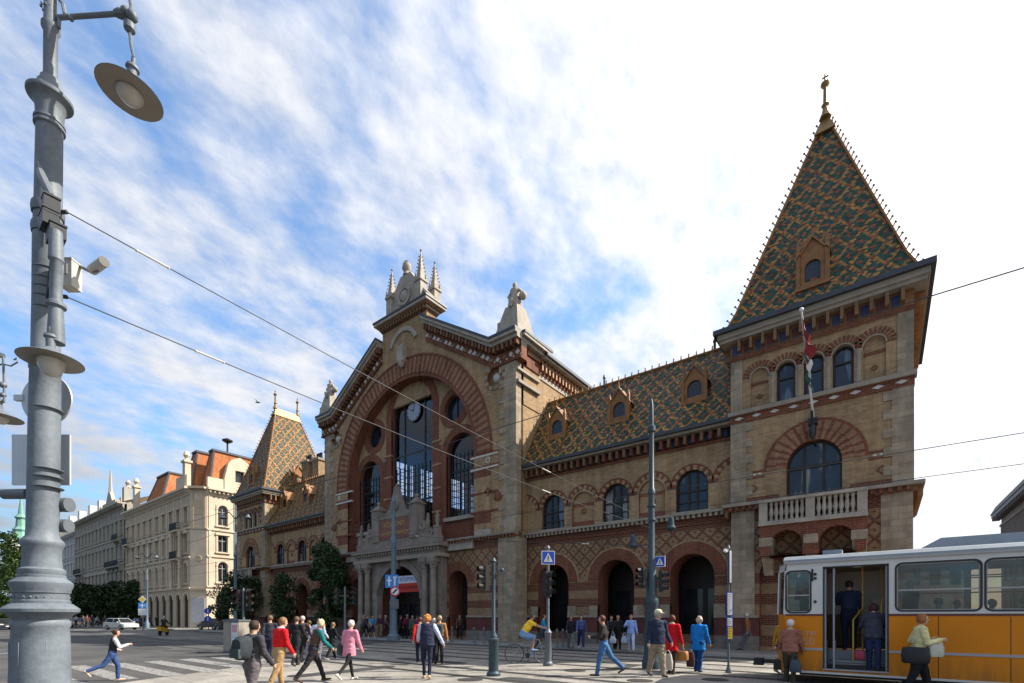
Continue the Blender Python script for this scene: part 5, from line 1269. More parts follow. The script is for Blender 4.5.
# ================================================================== STREET FURNITURE
M_grey = mat('light_grey_paint', (0.115, 0.134, 0.155), 0.55, 0.0, 0.3, var=0.28, scale=2.2, bump=0.12)
M_greyd = mat('mid_grey_paint', (0.10, 0.115, 0.13), 0.5, 0.1, var=0.12)
M_green = mat('dark_blue_green_paint', (0.028, 0.048, 0.062), 0.45, 0.1, var=0.15)
M_black = mat('black_plastic', (0.012, 0.012, 0.013), 0.5, var=0.1)
M_refl = mat('lamp_reflector', (0.22, 0.20, 0.17), 0.35, 0.4, var=0.1)
M_bulb = mat('frosted_lamp_glass', (0.42, 0.40, 0.36), 0.15, var=0.05)
LD = 5.0
def lz(py): return CAMH + (616 - py) * LD / 485
lx, ly = dpt(40.5, LD); lx2, ly2 = dpt(49, LD)
lp = tag(empty('street_lamp', (lx, ly, 0)), 'huge pale grey ornate lamp post in the left foreground', 'street lamp')
bpy.context.view_layer.update()
px2m = LD / 485
prof = []
for (w_, py) in ((96, 840), (96, 800), (80, 790), (66, 770), (64, 700), (60, 640), (58, 628), (61, 626), (61, 622), (57, 620), (66, 615), (79, 612), (80, 609), (64, 604), (60, 603.5), (60, 601), (57, 600), (57, 594), (60, 593), (60, 590.5), (65, 586), (65, 583), (50, 578), (50, 575.5), (47, 575), (49, 573), (49, 570), (42, 568), (40, 560), (40, 549), (44, 546), (46, 543), (44, 541), (35, 537), (34, 530), (33, 400), (32, 372), (34, 371), (34, 368), (30.5, 366), (30, 300), (31, 240), (29, 200), (28, 130), (33, 129), (33, 127), (30.5, 126.5), (30.5, 125), (33, 124.5), (33, 122.5), (29, 122), (30, 112), (34, 106), (40, 102.5), (48, 101), (49, 100), (49, 98), (46, 97), (36, 95), (33, 92), (28, 90), (27, 86), (22, 84), (21, 80), (15, 78), (15, 34), (20, 30), (20, 26), (15, 24), (13, -20), (10, -160)):
    prof.append((w_ / 2 * px2m, lz(py)))
prof = [(a_ * 0.735, b_) for a_, b_ in prof]
p = MB(); p.lathe(prof, (lx, ly, 0), 40)
for i in range(len(p.v)):   # the shaft leans a touch
    x, y, z = p.v[i]; k = max(0, (z - 1.2) / 5.2); k = min(k, 1.2); p.v[i] = (x + (lx2 - lx) * k, y + (ly2 - ly) * k, z)
for k in range(26):
    a = 2 * math.pi * k / 26; p.ball((lx + 0.218 * math.cos(a), ly + 0.218 * math.sin(a), lz(597.5)), 0.014, 6)
for k in range(10):
    a = 2 * math.pi * k / 10; p.ball((lx2 + 0.06 * math.cos(a), ly2 + 0.06 * math.sin(a), lz(10)), 0.014, 5)
for k in range(4):   # framed access panels on the base
    T = Matrix.Translation((lx, ly, 0)) @ Matrix.Rotation(R(90 * k + 20), 4, 'Z'); p.M = T
    for (x0, x1, z0, z1) in ((-0.14, 0.14, 1.0, 1.02), (-0.14, 0.14, 1.42, 1.44), (-0.14, -0.12, 1.02, 1.42), (0.12, 0.14, 1.02, 1.42)): p.box(x0 * .55, x1 * .55, -0.221, -0.2, z0, z1)
p.M = Matrix.Identity(4)
p.build('pole', [M_grey], lp)
def camvec(dx, dz=0.0, dd=0.0):  # metres to the right in the picture plane, up, away
    return Vector((math.cos(YAW) * dx - math.sin(YAW) * dd, math.sin(YAW) * dx + math.cos(YAW) * dd, dz))
C0 = Vector((lx2, ly2, 0))
def LP(px, py, dd=0.0):
    x, y = dpt(px + 1.0, LD + dd); return Vector((x, y, CAMH + (616 - py) * (LD + dd) / 485))
a = MB()
a.path([LP(50, 18), LP(90, 15.5), LP(119, 13.5)], 0.022, 8); a.path([LP(54, -6), LP(62, 4), LP(64, 14), LP(70, 19)], 0.018, 6); a.ball(LP(70, 18), 0.03, 6)
a.lathe([(0.03, -0.05), (0.045, 0), (0.03, 0.05)], LP(119, 13.5), 8, axis=camvec(1)); a.path([LP(58, 19), LP(58, 27), LP(50, 28)], 0.02, 5)
a.build('lamp_arm', [M_grey], lp)
def lamp_head(c, tilt, s, root, two=False, label=None):
    ax = Vector(tilt).normalized()
    h = MB(); h.lathe([(0.02, 0.52 * s), (0.02, 0.42 * s), (0.075 * s, 0.40 * s), (0.085 * s, 0.36 * s), (0.06 * s, 0.34 * s), (0.06 * s, 0.2 * s), (0.12 * s, 0.15 * s), (0.22 * s, 0.08 * s), (0.37 * s, 0.02 * s), (0.40 * s, 0.0)], c, 28, axis=ax, cap=False)
    o = h.build('lamp_shade', [M_grey], root)
    r = MB(); r.lathe([(0.398 * s, -0.002), (0.30 * s, 0.012 * s), (0.18 * s, 0.06 * s), (0.02 * s, 0.1 * s)], c, 28, axis=ax); r.build('reflector', [M_refl], o)
    gb_ = 1.9 if two else 1.0
    b = MB(); b.lathe([(0.01, -0.13 * s * gb_), (0.10 * s, -0.11 * s * gb_), (0.16 * s, -0.05 * s * gb_), (0.175 * s, 0.03 * s)], c, 20, axis=ax); b.build('lamp_globe', [M_bulb], o)
T1 = LP(129, 94)
lamp_head(T1, camvec(0.10, 1.0, 0.0), 0.71, lp)
a = MB(); a.path([T1 + camvec(0.10, 1.0, 0.0).normalized() * 0.38, LP(130, 45), LP(128.5, 30)], 0.014, 6); a.lathe([(0.02, -0.06), (0.05, -0.03), (0.05, 0.03), (0.02, 0.06)], LP(128.5, 27), 10, axis=(0, 0, 1)); a.ball(LP(131, 16), 0.055, 8); a.ball(LP(125, 12), 0.05, 8)
a.path([LP(129, 20), LP(130, 6), LP(128, -8)], 0.016, 6); a.build('lamp_hanger', [M_grey], lp)
# lower lantern in front of the shaft
T2 = LP(50, 361, -0.35)
lamp_head(T2, camvec(-0.02, 1.0, 0.0), 0.62, lp, two=True)
a = MB(); a.lathe([(0.07, 0.02), (0.055, 0.35), (0.08, 0.37), (0.08, 0.4), (0.05, 0.42), (0.045, 0.8), (0.06, 0.82), (0.05, 1.1)], LP(55, 345, -0.3), 14); a.path([LP(56, 300, -0.3), LP(58, 250, -0.25), LP(52, 215, -0.2)], 0.04, 8)
a.build('lamp_bracket', [M_grey], lp)
# clamps and brackets carrying the span wires
for py in (212, 232):
    cl = MB(); cl.lathe([(0.128, -0.05), (0.134, 0), (0.128, 0.05)], LP(47, py), 20); cl.build('clamp_band', [M_greyd], lp)
for (px, py, w_, h_, d_) in ((48, 222, 0.2, 0.14, -0.2), (55, 236, 0.22, 0.12, -0.22), (50, 208, 0.12, 0.16, -0.22)):
    cl = MB(); c = LP(px, py, d_); cl.box(c.x - w_ / 2, c.x + w_ / 2, c.y - 0.06, c.y + 0.06, c.z - h_ / 2, c.z + h_ / 2)
    cl.box(c.x - w_ / 2 - 0.01, c.x + w_ / 2 + 0.01, c.y - 0.065, c.y + 0.065, c.z + h_ / 2 + 0.001, c.z + h_ / 2 + 0.018); cl.build('clamp_block', [M_iron], lp)
cl = MB(); cl.path([LP(36, 162, -0.16), LP(41, 178, -0.18), LP(50, 196, -0.2)], [0.02, 0.045, 0.03], 8); cl.build('floodlight', [M_greyd], lp)
for pts, r_ in (([LP(58, 230, -0.2), LP(60, 262, -0.2), LP(54, 300, -0.2)], 0.02), ([LP(52, 236, -0.24), LP(50, 262, -0.26), LP(46, 300, -0.2)], 0.012), ([LP(58, 296), LP(66, 297)], 0.02), ([LP(56, 212), LP(66, 212)], 0.02)):
    cl = MB(); cl.path(pts, r_, 6); cl.build('bracket_rod', [M_iron], lp)
for py in (272, 282, 291, 300, 311, 470, 478, 488, 410):
    cl = MB(); k = 0.119 if py < 350 else 0.131; cl.lathe([(k, -0.006), (k + 0.004, 0), (k, 0.006)], LP(47 if py < 350 else 46, py), 24); cl.build('steel_strap', [M_greyd], lp)

# security camera and box
sc_ = tag(empty('security_camera', LP(98, 266, -0.1)), 'white tubular security camera on a bracket of the large lamp post', 'security camera')
bpy.context.view_layer.update()
c = MB(); e = camvec(0.11, 0.0, -0.06); m_ = LP(97, 266, -0.1); c.tube(m_ - e, m_ + e, 0.045, n=10); c.tube(m_ + e, m_ + e * 1.06, 0.048, n=10, m=1); c.build('camera_body', [mat('off_white_plastic', (0.42, 0.40, 0.36), 0.4), M_black], sc_)
c = MB(); c.path([m_ + Vector((0, 0, -0.04)), LP(90, 272, -0.05), LP(76, 265, 0.0), LP(66, 262)], 0.016, 6); c.build('bracket', [M_greyd], sc_)
c = MB(); q = LP(69, 276, -0.05); c.M = Matrix.Translation(q) @ Matrix.Rotation(YAW, 4, 'Z'); c.box(-0.07, 0.07, -0.06, 0.06, -0.13, 0.13); c.box(-0.075, 0.075, -0.065, 0.065, 0.13, 0.145); c.box(-0.03, 0.03, -0.068, -0.06, -0.02, 0.08)
tag(c.build('junction_box', [mat('off_white_plastic', (0.42, 0.40, 0.36), 0.4)]), 'pale metal junction box strapped to the lamp post beneath the camera', 'junction box')
# sign backs fixed to the post (seen from behind)
M_signback = mat('galvanised_sign_back', (0.42, 0.44, 0.46), 0.4, 0.3, var=0.06)
c = MB(); q = LP(46, 400, 0.2); c.M = Matrix.Translation(q) @ Matrix.Rotation(YAW, 4, 'Z'); c.lathe([(0.27, -0.008), (0.275, 0), (0.27, 0.008)], (0, 0, 0), 32, axis=(0, 1, 0)); c.box(-0.34, -0.24, -0.02, 0.02, -0.01, 0.05)
tag(c.build('road_sign', [M_signback]), 'round grey sign back fixed behind the lamp post, below the lower lantern', 'road sign')
c = MB(); q = LP(41.5, 460, 0.2); c.M = Matrix.Translation(q) @ Matrix.Rotation(YAW, 4, 'Z'); c.box(-0.32, 0.30, -0.01, 0.01, -0.27, 0.27)
tag(c.build('road_sign', [M_signback]), 'rectangular grey sign back fixed behind the lamp post shaft', 'road sign')
# signal heads on the post
def signal_head(name, c, ang, nl, s, parent, lit=None, visor=True, label=None):
    """box with nl lamps, faces local -y; c = centre"""
    T = Matrix.Translation(c) @ Matrix.Rotation(ang, 4, 'Z')
    h = MB(); h.M = T; H = s * nl
    h.box(-s * 0.5, s * 0.5, 0, s * 0.5, -H / 2, H / 2, 0)
    for k in range(nl):
        z = H / 2 - s * (k + 0.5)
        h.lathe([(s * 0.40, 0), (s * 0.42, -s * 0.5), (s * 0.40, -s * 0.5), (s * 0.38, -0.001)], (0, 0, z), 14, axis=(0, 1, 0), cap=False) if False else None
        n = 12
        for j in range(n):
            a0 = R(-30 + 240 * j / n); a1 = R(-30 + 240 * (j + 1) / n); r_ = s * 0.41
            h.face([h.vert((r_ * math.cos(a0), 0, z + r_ * math.sin(a0))), h.vert((r_ * math.cos(a1), 0, z + r_ * math.sin(a1))), h.vert((r_ * math.cos(a1), -s * (0.75 if True else 0), z + r_ * math.sin(a1))), h.vert((r_ * math.cos(a0), -s * 0.75, z + r_ * math.sin(a0)))], 0, True)
    o = h.build(name, [M_black], parent)
    cols = [(0.10, 0.012, 0.01), (0.10, 0.06, 0.01), (0.01, 0.07, 0.03)] if nl == 3 else [(0.10, 0.012, 0.01), (0.01, 0.07, 0.03)]
    for k in range(nl):
        l = MB(); l.M = T; l.lathe([(s * 0.36, 0.004), (s * 0.2, -0.02), (0.01, -0.03)], (0, -0.002, H / 2 - s * (k + 0.5)), 12, axis=(0, -1, 0))
        l.v = [(a, b, c_) for a, b, c_ in l.v]
        l.build('lens', [mat('signal_lens_%d' % (k if nl == 3 else k * 2), cols[k], 0.2, var=0)], o)
    return o
for (px, py, dx, lb) in ((15, 494, -1, 'grey traffic signal head jutting left from the lamp post'), (62, 505, 1, 'dark traffic signal head jutting right from the lamp post')):
    q = LP(px, py, 0.12)
    r = tag(empty('traffic_signal', q), lb, 'traffic light'); bpy.context.view_layer.update()
    h = MB(); s0 = camvec(0.13 * (1 if dx < 0 else 1)); h.tube(q - s0, q + s0 * (1 if dx < 0 else 0.55), 0.075 if dx > 0 else 0.055, n=12); h.tube(q + camvec(0, -0.22) * 1 - s0, q + camvec(0, -0.22) + s0 * 0.5, 0.07, n=12) if dx > 0 else None
    h.build('visor', [M_greyd if dx > 0 else M_grey], r)
    h = MB(); h.tube(q + s0 * (1 if dx < 0 else -0.9), LP(47, py, 0.1), 0.03, n=8); h.build('bracket', [M_greyd], r)
# lantern at the extreme left, hanging from a curled arm
ol = tag(empty('street_lamp', (LP(-60, 700, 3).x, LP(-60, 700, 3).y, 0)), 'second lamp lantern with curled iron finial cut off by the left edge', 'street lamp'); bpy.context.view_layer.update()
def LQ(px, py): 
    x, y = dpt(px, 9.0); return Vector((x, y, CAMH + (616 - py) * 9.0 / 485))
a = MB(); a.path([LQ(4, 402), LQ(4, 380), LQ(3, 356)], 0.02, 6); a.path([LQ(3, 364), LQ(11, 366), LQ(18, 362), LQ(17, 358), LQ(14, 360)], 0.014, 5); a.path([LQ(3, 364), LQ(-6, 366), LQ(-14, 362)], 0.014, 5)
a.ball(LQ(3, 385), 0.06, 8); a.ball(LQ(3, 395), 0.05, 8); a.path([LQ(3, 356), LQ(-30, 345), LQ(-60, 350)], 0.05, 6); a.tube((LQ(-60, 350).x, LQ(-60, 350).y, 0), LQ(-60, 350), 0.12, 0.08, 12)
a.build('lamp_arm', [M_greyd], ol); lamp_head(LQ(-1, 418), (0, 0, 1), 0.85, ol)

def mast(loc, prof, m, n=14): 
    p = MB(); p.lathe(prof, loc, n); return p
def sign_pole(px, py_foot, py_top, r, label, mat_, base=None, name='signal_pole', cat='traffic light pole'):
    x, y, d = gpt(px, py_foot); z1 = CAMH + (616 - py_top) * d / 485
    root = tag(empty(name, (x, y, 0)), label, cat); bpy.context.view_layer.update()
    pr = (base or [(r * 2.6, 0), (r * 2.6, 0.06), (r * 1.9, 0.12)]) + [(r, (base[-1][1] if base else 0.12) + 0.1), (r, z1), (r * 1.6, z1 + 0.02), (r * 0.5, z1 + 0.12)]
    p = MB(); p.lathe(pr, (x, y, 0), 14); p.build('pole', [mat_], root)
    return root, Vector((x, y, 0)), d
def at_h(d, py): return CAMH + (616 - py) * d / 485
fat = [(0.2, 0), (0.2, 0.08), (0.145, 0.14), (0.14, 0.95), (0.165, 1.0), (0.165, 1.05), (0.12, 1.08), (0.12, 1.14)]
# C: pole with signal, centre
ro, c, d = sign_pole(493.5, 676, 562, 0.055, 'grey green pole with a black signal head, between the vest woman and the cyclist', M_green, fat)
c2 = c + camvec(-0.27, at_h(d, 578), -0.05); signal_head('signal_head', c2, YAW + R(-62), 3, 0.24, ro)
b = MB(); b.path([c + camvec(0, at_h(d, 588)), c2 + camvec(0, -0.25)], 0.02, 5); b.path([c + camvec(0, at_h(d, 571)), c + camvec(0.2, at_h(d, 571))], 0.02, 5); b.ball(c + camvec(0.24, at_h(d, 570)), 0.06, 8); b.build('bracket', [M_green], ro)
# D: pedestrian sign pole
ro, c, d = sign_pole(548, 666, 549, 0.05, 'grey pole with blue pedestrian crossing sign above a black signal, by the cyclist', M_greyd, [(0.17, 0), (0.17, 0.1), (0.12, 0.16), (0.115, 1.1), (0.14, 1.14), (0.09, 1.2)])
signal_head('signal_head', c + camvec(0.02, at_h(d, 584), -0.12), YAW + R(50), 3, 0.29, ro)
b = MB(); b.box(0, 0, 0, 0, 0, 0) if 0 else None
M_sblue = mat('sign_blue', (0.012, 0.055, 0.36), 0.35, var=0.05); M_swhite = mat('sign_white', (0.62, 0.62, 0.62), 0.4, var=0.05); M_sred = mat('sign_red', (0.42, 0.02, 0.03), 0.4, var=0.05); M_syel = mat('sign_yellow', (0.58, 0.42, 0.03), 0.4, var=0.05)
def ped_sign(T, s, root):
    q = MB(); q.M = T; q.box(-s, s, 0, 0.02, -s, s, 0); q.box(-s * 0.9, s * 0.9, -0.004, -0.001, -s * 0.9, s * 0.9, 1)
    q.prism([(-s * 0.68, -s * 0.62), (s * 0.68, -s * 0.62), (0, s * 0.72)], -0.008, -0.005, 0)
    # walking figure
    q.prism(circ(0, s * 0.25, s * 0.09, 8), -0.012, -0.009, 2)
    for pts in ([(-.07, .14), (.07, .14), (.05, -.2), (-.07, -.2)], [(-.07, -.18), (.0, -.18), (-.12, -.52), (-.2, -.5)], [(0, -.18), (.06, -.18), (.2, -.5), (.12, -.53)], [(.06, .1), (.1, .05), (.24, -.12), (.2, -.15)], [(-.07, .1), (-.1, .04), (-.2, -.14), (-.16, -.17)]):
        q.prism([(a * s, b_ * s) for a, b_ in pts], -0.012, -0.009, 2)
    q.build('crossing_sign', [M_swhite, M_sblue, M_black], root)
ped_sign(Matrix.Translation(c + camvec(0.0, at_h(d, 558), -0.1)) @ Matrix.Rotation(YAW + R(8), 4, 'Z'), 0.23, ro)
# E: tram stop pole
ro, c, d = sign_pole(728.5, 673, 549, 0.035, 'slim tram stop pole with white timetable boards and yellow notice', M_greyd, name='tram_stop_pole', cat='stop sign')
T = Matrix.Translation(c) @ Matrix.Rotation(YAW + R(14), 4, 'Z')
def board(z0, z1, w, m, frame, y=-0.06, name='timetable_board', bars=0):
    q = MB(); q.M = T; q.box(-w / 2, w / 2, y, y + 0.03, z0, z1, 1); q.box(-w / 2 + 0.018, w / 2 - 0.018, y - 0.004, y - 0.001, z0 + 0.03, z1 - 0.03, 0)
    rr = random.Random(int(z0 * 100))
    for k in range(bars):
        zz = z1 - 0.07 - k * (z1 - z0 - 0.12) / bars; q.box(-w / 2 + 0.035, -w / 2 + 0.035 + (w - 0.07) * rr.uniform(0.5, 1), y - 0.007, y - 0.0045, zz - 0.008, zz, 2)
    q.build(name, [m, frame, M_greyd], ro)
board(at_h(d, 584), at_h(d, 550), 0.10, M_swhite, M_green, y=-0.09, name='stop_flag'); board(at_h(d, 616), at_h(d, 592), 0.2, M_swhite, M_sblue, bars=9); board(at_h(d, 645) + 0.3, at_h(d, 617), 0.2, M_swhite, M_sblue, bars=8); board(at_h(d, 640), at_h(d, 626), 0.19, M_syel, M_sblue, y=-0.07, name='notice_board', bars=4)
q = MB(); q.M = T; q.box(-0.16, 0.02, -0.03, 0.03, at_h(d, 552), at_h(d, 549)); q.ball((-0.12, -0.05, at_h(d, 552)), 0.04, 6); q.build('stop_lamp', [M_swhite], ro)
# A: tall mast with signals behind the couple
dA = 15.6; x, y = dpt(651.5, dA)
ro = tag(empty('catenary_mast', (x, y, 0)), 'tall dark blue green mast with signals behind the man in the beige cap', 'mast'); bpy.context.view_layer.update()
zt = CAMH + (616 - 405) * dA / 485
prof = [(0.30, 0), (0.30, 0.2), (0.27, 0.3), (0.23, 0.5), (0.23, 1.0), (0.26, 1.1), (0.23, 1.25), (0.21, 1.35), (0.20, 2.0), (0.23, 2.1), (0.21, 2.25), (0.16, 2.4), (0.15, 3.2), (0.105, 3.3), (0.095, 5.6), (0.115, 5.62), (0.115, 5.75), (0.085, 5.8), (0.075, zt - 0.9), (0.13, zt - 0.85), (0.13, zt - 0.7), (0.07, zt - 0.65), (0.06, zt), (0.02, zt + 0.2)]
p = MB(); p.lathe(prof, (x, y, 0), 20)
for z in (4.75, 5.2): p.lathe([(.132, z), (.142, z + 0.03), (.132, z + 0.06)], (x, y, 0), 20)
p.build('pole', [M_green], ro)
c = Vector((x, y, 0))
for (dx, dy_, ang) in ((-0.36, -0.1, R(-70)), (0.34, -0.1, R(60))): signal_head('signal_head', c + camvec(dx, at_h(dA, 578) - (0.12 if dx > 0 else 0), dy_), YAW + ang, 3 if dx > 0 else 3, 0.22, ro)
q = MB(); q.path([c + camvec(-0.36, at_h(dA, 578)), c + camvec(0.34, at_h(dA, 578))], 0.03, 6); q.path([c + camvec(-0.2, at_h(dA, 545)), c + camvec(-0.6, at_h(dA, 545))], 0.02, 5); q.build('bracket', [M_green], ro)
ped_sign(Matrix.Translation(c + camvec(0.22, at_h(dA, 562), -0.15)) @ Matrix.Rotation(YAW + R(-35), 4, 'Z'), 0.17, ro)
# hanging flood lamps from the span wires near the mast
for (px, py, dd, lb) in ((633, 541, 17.5, 'small dark lantern hung left of the tall mast'), (671, 523, 17.0, 'small dark lantern hung right of the tall mast')):
    xx, yy = dpt(px, dd); z = at_h(dd, py); q = MB(); q.lathe([(0.02, 0.5), (0.03, 0.42), (0.10, 0.38), (0.12, 0.1), (0.17, 0.05), (0.17, 0.0), (0.12, -0.03), (0.03, -0.08)], (xx, yy, z - 0.2), 10); tag(q.build('hanging_lantern', [M_green]), lb, 'lantern')
# B: mast in front of the portal
dB = 31.5; x, y = dpt(393.5, dB); zt = at_h(dB, 498)
ro = tag(empty('catenary_mast', (x, y, 0.12)), 'blue grey mast before the hall portal with blue and no entry signs', 'mast'); bpy.context.view_layer.update()
p = MB(); p.lathe([(0.4, 0.0), (0.4, 0.3), (0.28, 0.4), (0.24, 0.8), (0.24, 2.3), (0.28, 2.4), (0.22, 2.6), (0.19, 2.75), (0.2, 3.0), (0.17, 3.2), (0.16, 6.2), (0.2, 6.3), (0.2, 6.6), (0.13, 6.8), (0.11, zt - 0.4), (0.14, zt - 0.35), (0.05, zt)], (x, y, 0.12), 16); p.build('pole', [mat('blue_grey_paint', (0.10, 0.15, 0.20), 0.5, var=0.1)], ro)
c = Vector((x, y, 0)); T = Matrix.Translation(c + camvec(-0.05, at_h(dB, 581.5), -0.25)) @ Matrix.Rotation(YAW, 4, 'Z')
q = MB(); q.M = T; q.box(-0.42, 0.42, 0, 0.03, -0.42, 0.42, 0); q.box(-0.22, -0.12, -0.004, -0.001, -0.3, 0.3, 1); q.box(-0.32, -0.02, -0.005, -0.002, 0.0, 0.1, 1); q.box(0.14, 0.24, -0.004, -0.001, -0.3, 0.3, 1); q.box(0.08, 0.34, -0.005, -0.002, 0.22, 0.3, 1); q.build('direction_sign', [mat('sky_blue_sign', (0.03, 0.2, 0.55), 0.4), M_swhite], ro)
q = MB(); q.M = Matrix.Translation(c + camvec(0.16, at_h(dB, 591.5), -0.25)) @ Matrix.Rotation(YAW, 4, 'Z'); q.lathe([(0.33, 0), (0.33, 0.02)], (0, 0, 0), 24, 0, (0, -1, 0)); q.lathe([(0.24, 0.022), (0.24, 0.028)], (0, 0, 0), 24, 1, (0, -1, 0)); q.M = q.M @ Matrix.Rotation(R(45), 4, 'Y'); q.box(-0.05, 0.05, -0.036, -0.029, -0.2, 0.2, 2); q.build('prohibition_sign', [M_sred, M_swhite, M_black], ro)
q = MB(); q.M = Matrix.Translation(c + camvec(0.14, at_h(dB, 604), -0.25)) @ Matrix.Rotation(YAW, 4, 'Z'); q.box(-0.25, 0.25, 0, 0.05, -0.3, 0.3); q.build('control_box', [M_greyd], ro)
# banner in the portal arch
bn = tag(empty('banner', (CX + 0.6, YP + 0.1, 3.0)), 'white and red banner hung in the arch of the main portal', 'banner'); bpy.context.view_layer.update()
xa, xb = CX - 0.2, CX + 2.2; yb = YP + 0.15
q = MB(); q.box(xa, xb, yb, yb + 0.03, 4.1, 4.65, 0); q.box(xa, xb, yb + 0.001, yb + 0.031, 3.45, 4.098, 1); q.build('banner_cloth', [mat('banner_white', (0.55, 0.55, 0.62), 0.6), mat('banner_red', (0.45, 0.03, 0.02), 0.6)], bn)
text_obj("KÖZPONTI", 0.38, ((xa + xb) / 2, yb - 0.01, 4.38), (R(90), 0, 0), mat('banner_blue_ink', (0.08, 0.10, 0.35), 0.6), parent=bn)
text_obj("VÁSÁRCSARNOK", 0.27, ((xa + xb) / 2, yb - 0.01, 3.78), (R(90), 0, 0), mat('banner_dark_ink', (0.16, 0.02, 0.02), 0.6), parent=bn)
# left-hand traffic lights
def tl(px, foot, top, label, heads, dd=None):
    d = dd or gpt(px, foot)[2]; x, y = dpt(px, d)
    ro = tag(empty('traffic_light', (x, y, 0)), label, 'traffic light'); bpy.context.view_layer.update()
    zt = at_h(d, top); p = MB(); p.lathe([(0.13, 0), (0.13, 0.1), (0.075, 0.16), (0.06, zt), (0.02, zt + 0.1)], (x, y, 0), 10); p.build('pole', [M_greyd], ro)
    c = Vector((x, y, 0))
    for (dx, py, ang, n, s) in heads:
        signal_head('signal_head', c + camvec(dx, at_h(d, py), -0.06), YAW + ang, n, s, ro)
        b = MB(); b.path([c + camvec(0, at_h(d, py)), c + camvec(dx * 0.7, at_h(d, py))], 0.025, 5); b.build('bracket', [M_greyd], ro)
    return ro
tl(243.5, 650, 590, 'traffic light with two black heads rising behind the grey poster cabinet', ((-0.27, 600, R(10), 3, 0.36), (0.35, 600, R(55), 3, 0.36)), 24.0)
tl(345, 640, 588, 'thin traffic light pole with paired heads in front of the columnar tree', ((-0.55, 596, R(5), 3, 0.34), (0.5, 596, R(-5), 3, 0.34)), 29.0)
# street lamp masts, left
for (px, top, dd, r_, lb) in ((235.5, 505, 47.0, 0.16, 'tall blue grey lamp mast beside the far corner tower'), (147, 548, 62, 0.12, 'double armed lamp mast before the corner building')):
    x, y = dpt(px, dd); zt = at_h(dd, top)
    ro = tag(empty('street_lamp', (x, y, 0)), lb, 'street lamp'); bpy.context.view_layer.update()
    p = MB(); p.lathe([(r_ * 2.2, 0), (r_ * 2.2, 0.8), (r_ * 1.3, 1.0), (r_, 1.4), (r_ * 0.8, zt * 0.6), (r_ * 1.2, zt * 0.61), (r_ * 0.6, zt * 0.63), (r_ * 0.4, zt)], (x, y, 0), 10); p.build('pole', [mat('blue_grey_paint', (0.10, 0.15, 0.20), 0.5, var=0.1)], ro)
    c = Vector((x, y, zt)); a = MB(); h = MB()
    for s in (-1, 1):
        a = MB(); h = MB(); a.path([c + camvec(0, -1.4), c + camvec(s * 0.6, -0.7), c + camvec(s * 1.2, -0.9)], 0.05, 5); h.lathe([(0.05, 0.35), (0.12, 0.3), (0.2, 0.1), (0.4, 0), (0.2, -0.12)], c + camvec(s * 1.2, -1.25), 10)
        a.build('lamp_arm', [M_iron], ro); h.build('lamp_shade', [M_greyd], ro)
# poster box
x, y, d = gpt(236, 653)
x, y = dpt(237, 22.5)
pb_ = tag(empty('poster_kiosk', (x, y, 0), YAW - R(18)), 'stone grey utility cabinet with a coloured poster, left of the backpack man', 'kiosk')
q = MB(); q.box(-0.48, 0.42, -0.3, 0.3, 0.0, 1.45, 0); q.box(-0.52, 0.46, -0.34, 0.34, 1.45, 1.53, 1); q.box(-0.50, 0.44, -0.32, 0.32, 0, 0.1, 1); q.build('cabinet', [mat('cabinet_concrete', (0.25, 0.225, 0.19), 0.8, var=0.2), M_greyd], pb_, world=False)
q = MB(); q.box(0.02, 0.38, -0.32, -0.301, 0.25, 1.38, 0); q.box(0.05, 0.35, -0.324, -0.321, 0.95, 1.3, 1); q.box(0.05, 0.35, -0.324, -0.321, 0.3, 0.6, 2); q.box(0.05, 0.30, -0.324, -0.321, 0.66, 0.9, 3); q.build('poster', [M_swhite, mat('poster_pink', (0.5, 0.25, 0.27), 0.6), mat('poster_sky', (0.12, 0.3, 0.45), 0.6), mat('poster_pale', (0.45, 0.5, 0.55), 0.6)], pb_, world=False)
# street signs before the corner building
x, y = dpt(143, 58); ro = tag(empty('road_sign', (x, y, 0)), 'tall blue and white direction board below a yellow priority diamond', 'road sign'); bpy.context.view_layer.update(); c = Vector((x, y, 0))
q = MB(); q.lathe([(0.07, 0), (0.06, at_h(58, 596))], (x, y, 0), 8); q.build('pole', [M_greyd], ro)
T = Matrix.Translation(c + camvec(0, at_h(58, 609), -0.12)) @ Matrix.Rotation(YAW + R(15), 4, 'Z')
q = MB(); q.M = T; q.box(-0.42, 0.42, 0, 0.03, -0.75, 0.75, 0); q.box(-0.42, 0.42, -0.005, -0.001, 0.05, 0.75, 1); q.box(-0.06, 0.06, -0.01, -0.006, 0.12, 0.62, 0); q.box(-0.3, 0.3, -0.011, -0.007, 0.38, 0.48, 0); q.build('sign_board', [M_swhite, mat('sky_blue_sign', (0.03, 0.2, 0.55), 0.4)], ro)
q = MB(); q.M = T @ Matrix.Translation((0, 0, 1.15)) @ Matrix.Rotation(R(45), 4, 'Y'); q.box(-0.3, 0.3, 0, 0.03, -0.3, 0.3, 0); q.box(-0.22, 0.22, -0.005, -0.001, -0.22, 0.22, 1); q.build('priority_sign', [M_swhite, M_syel], ro)
x, y = dpt(208.5, 56); ro = tag(empty('road_sign', (x, y, 0)), 'two round blue signs one above the other before the cream corner', 'road sign'); bpy.context.view_layer.update(); c = Vector((x, y, 0))
q = MB(); q.lathe([(0.06, 0), (0.06, 2.9)], (x, y, 0), 8); q.build('pole', [M_greyd], ro)
for py in (611, 619):
    q = MB(); q.M = Matrix.Translation(c + camvec(0, at_h(56, py) , -0.12)) @ Matrix.Rotation(YAW + R(25), 4, 'Z'); q.lathe([(0.36, 0), (0.36, 0.02)], (0, 0, 0), 20, 0, (0, -1, 0)); q.box(-0.05, 0.05, -0.03, -0.021, -0.2, 0.2, 1); q.build('round_sign', [M_sblue, M_swhite], ro)
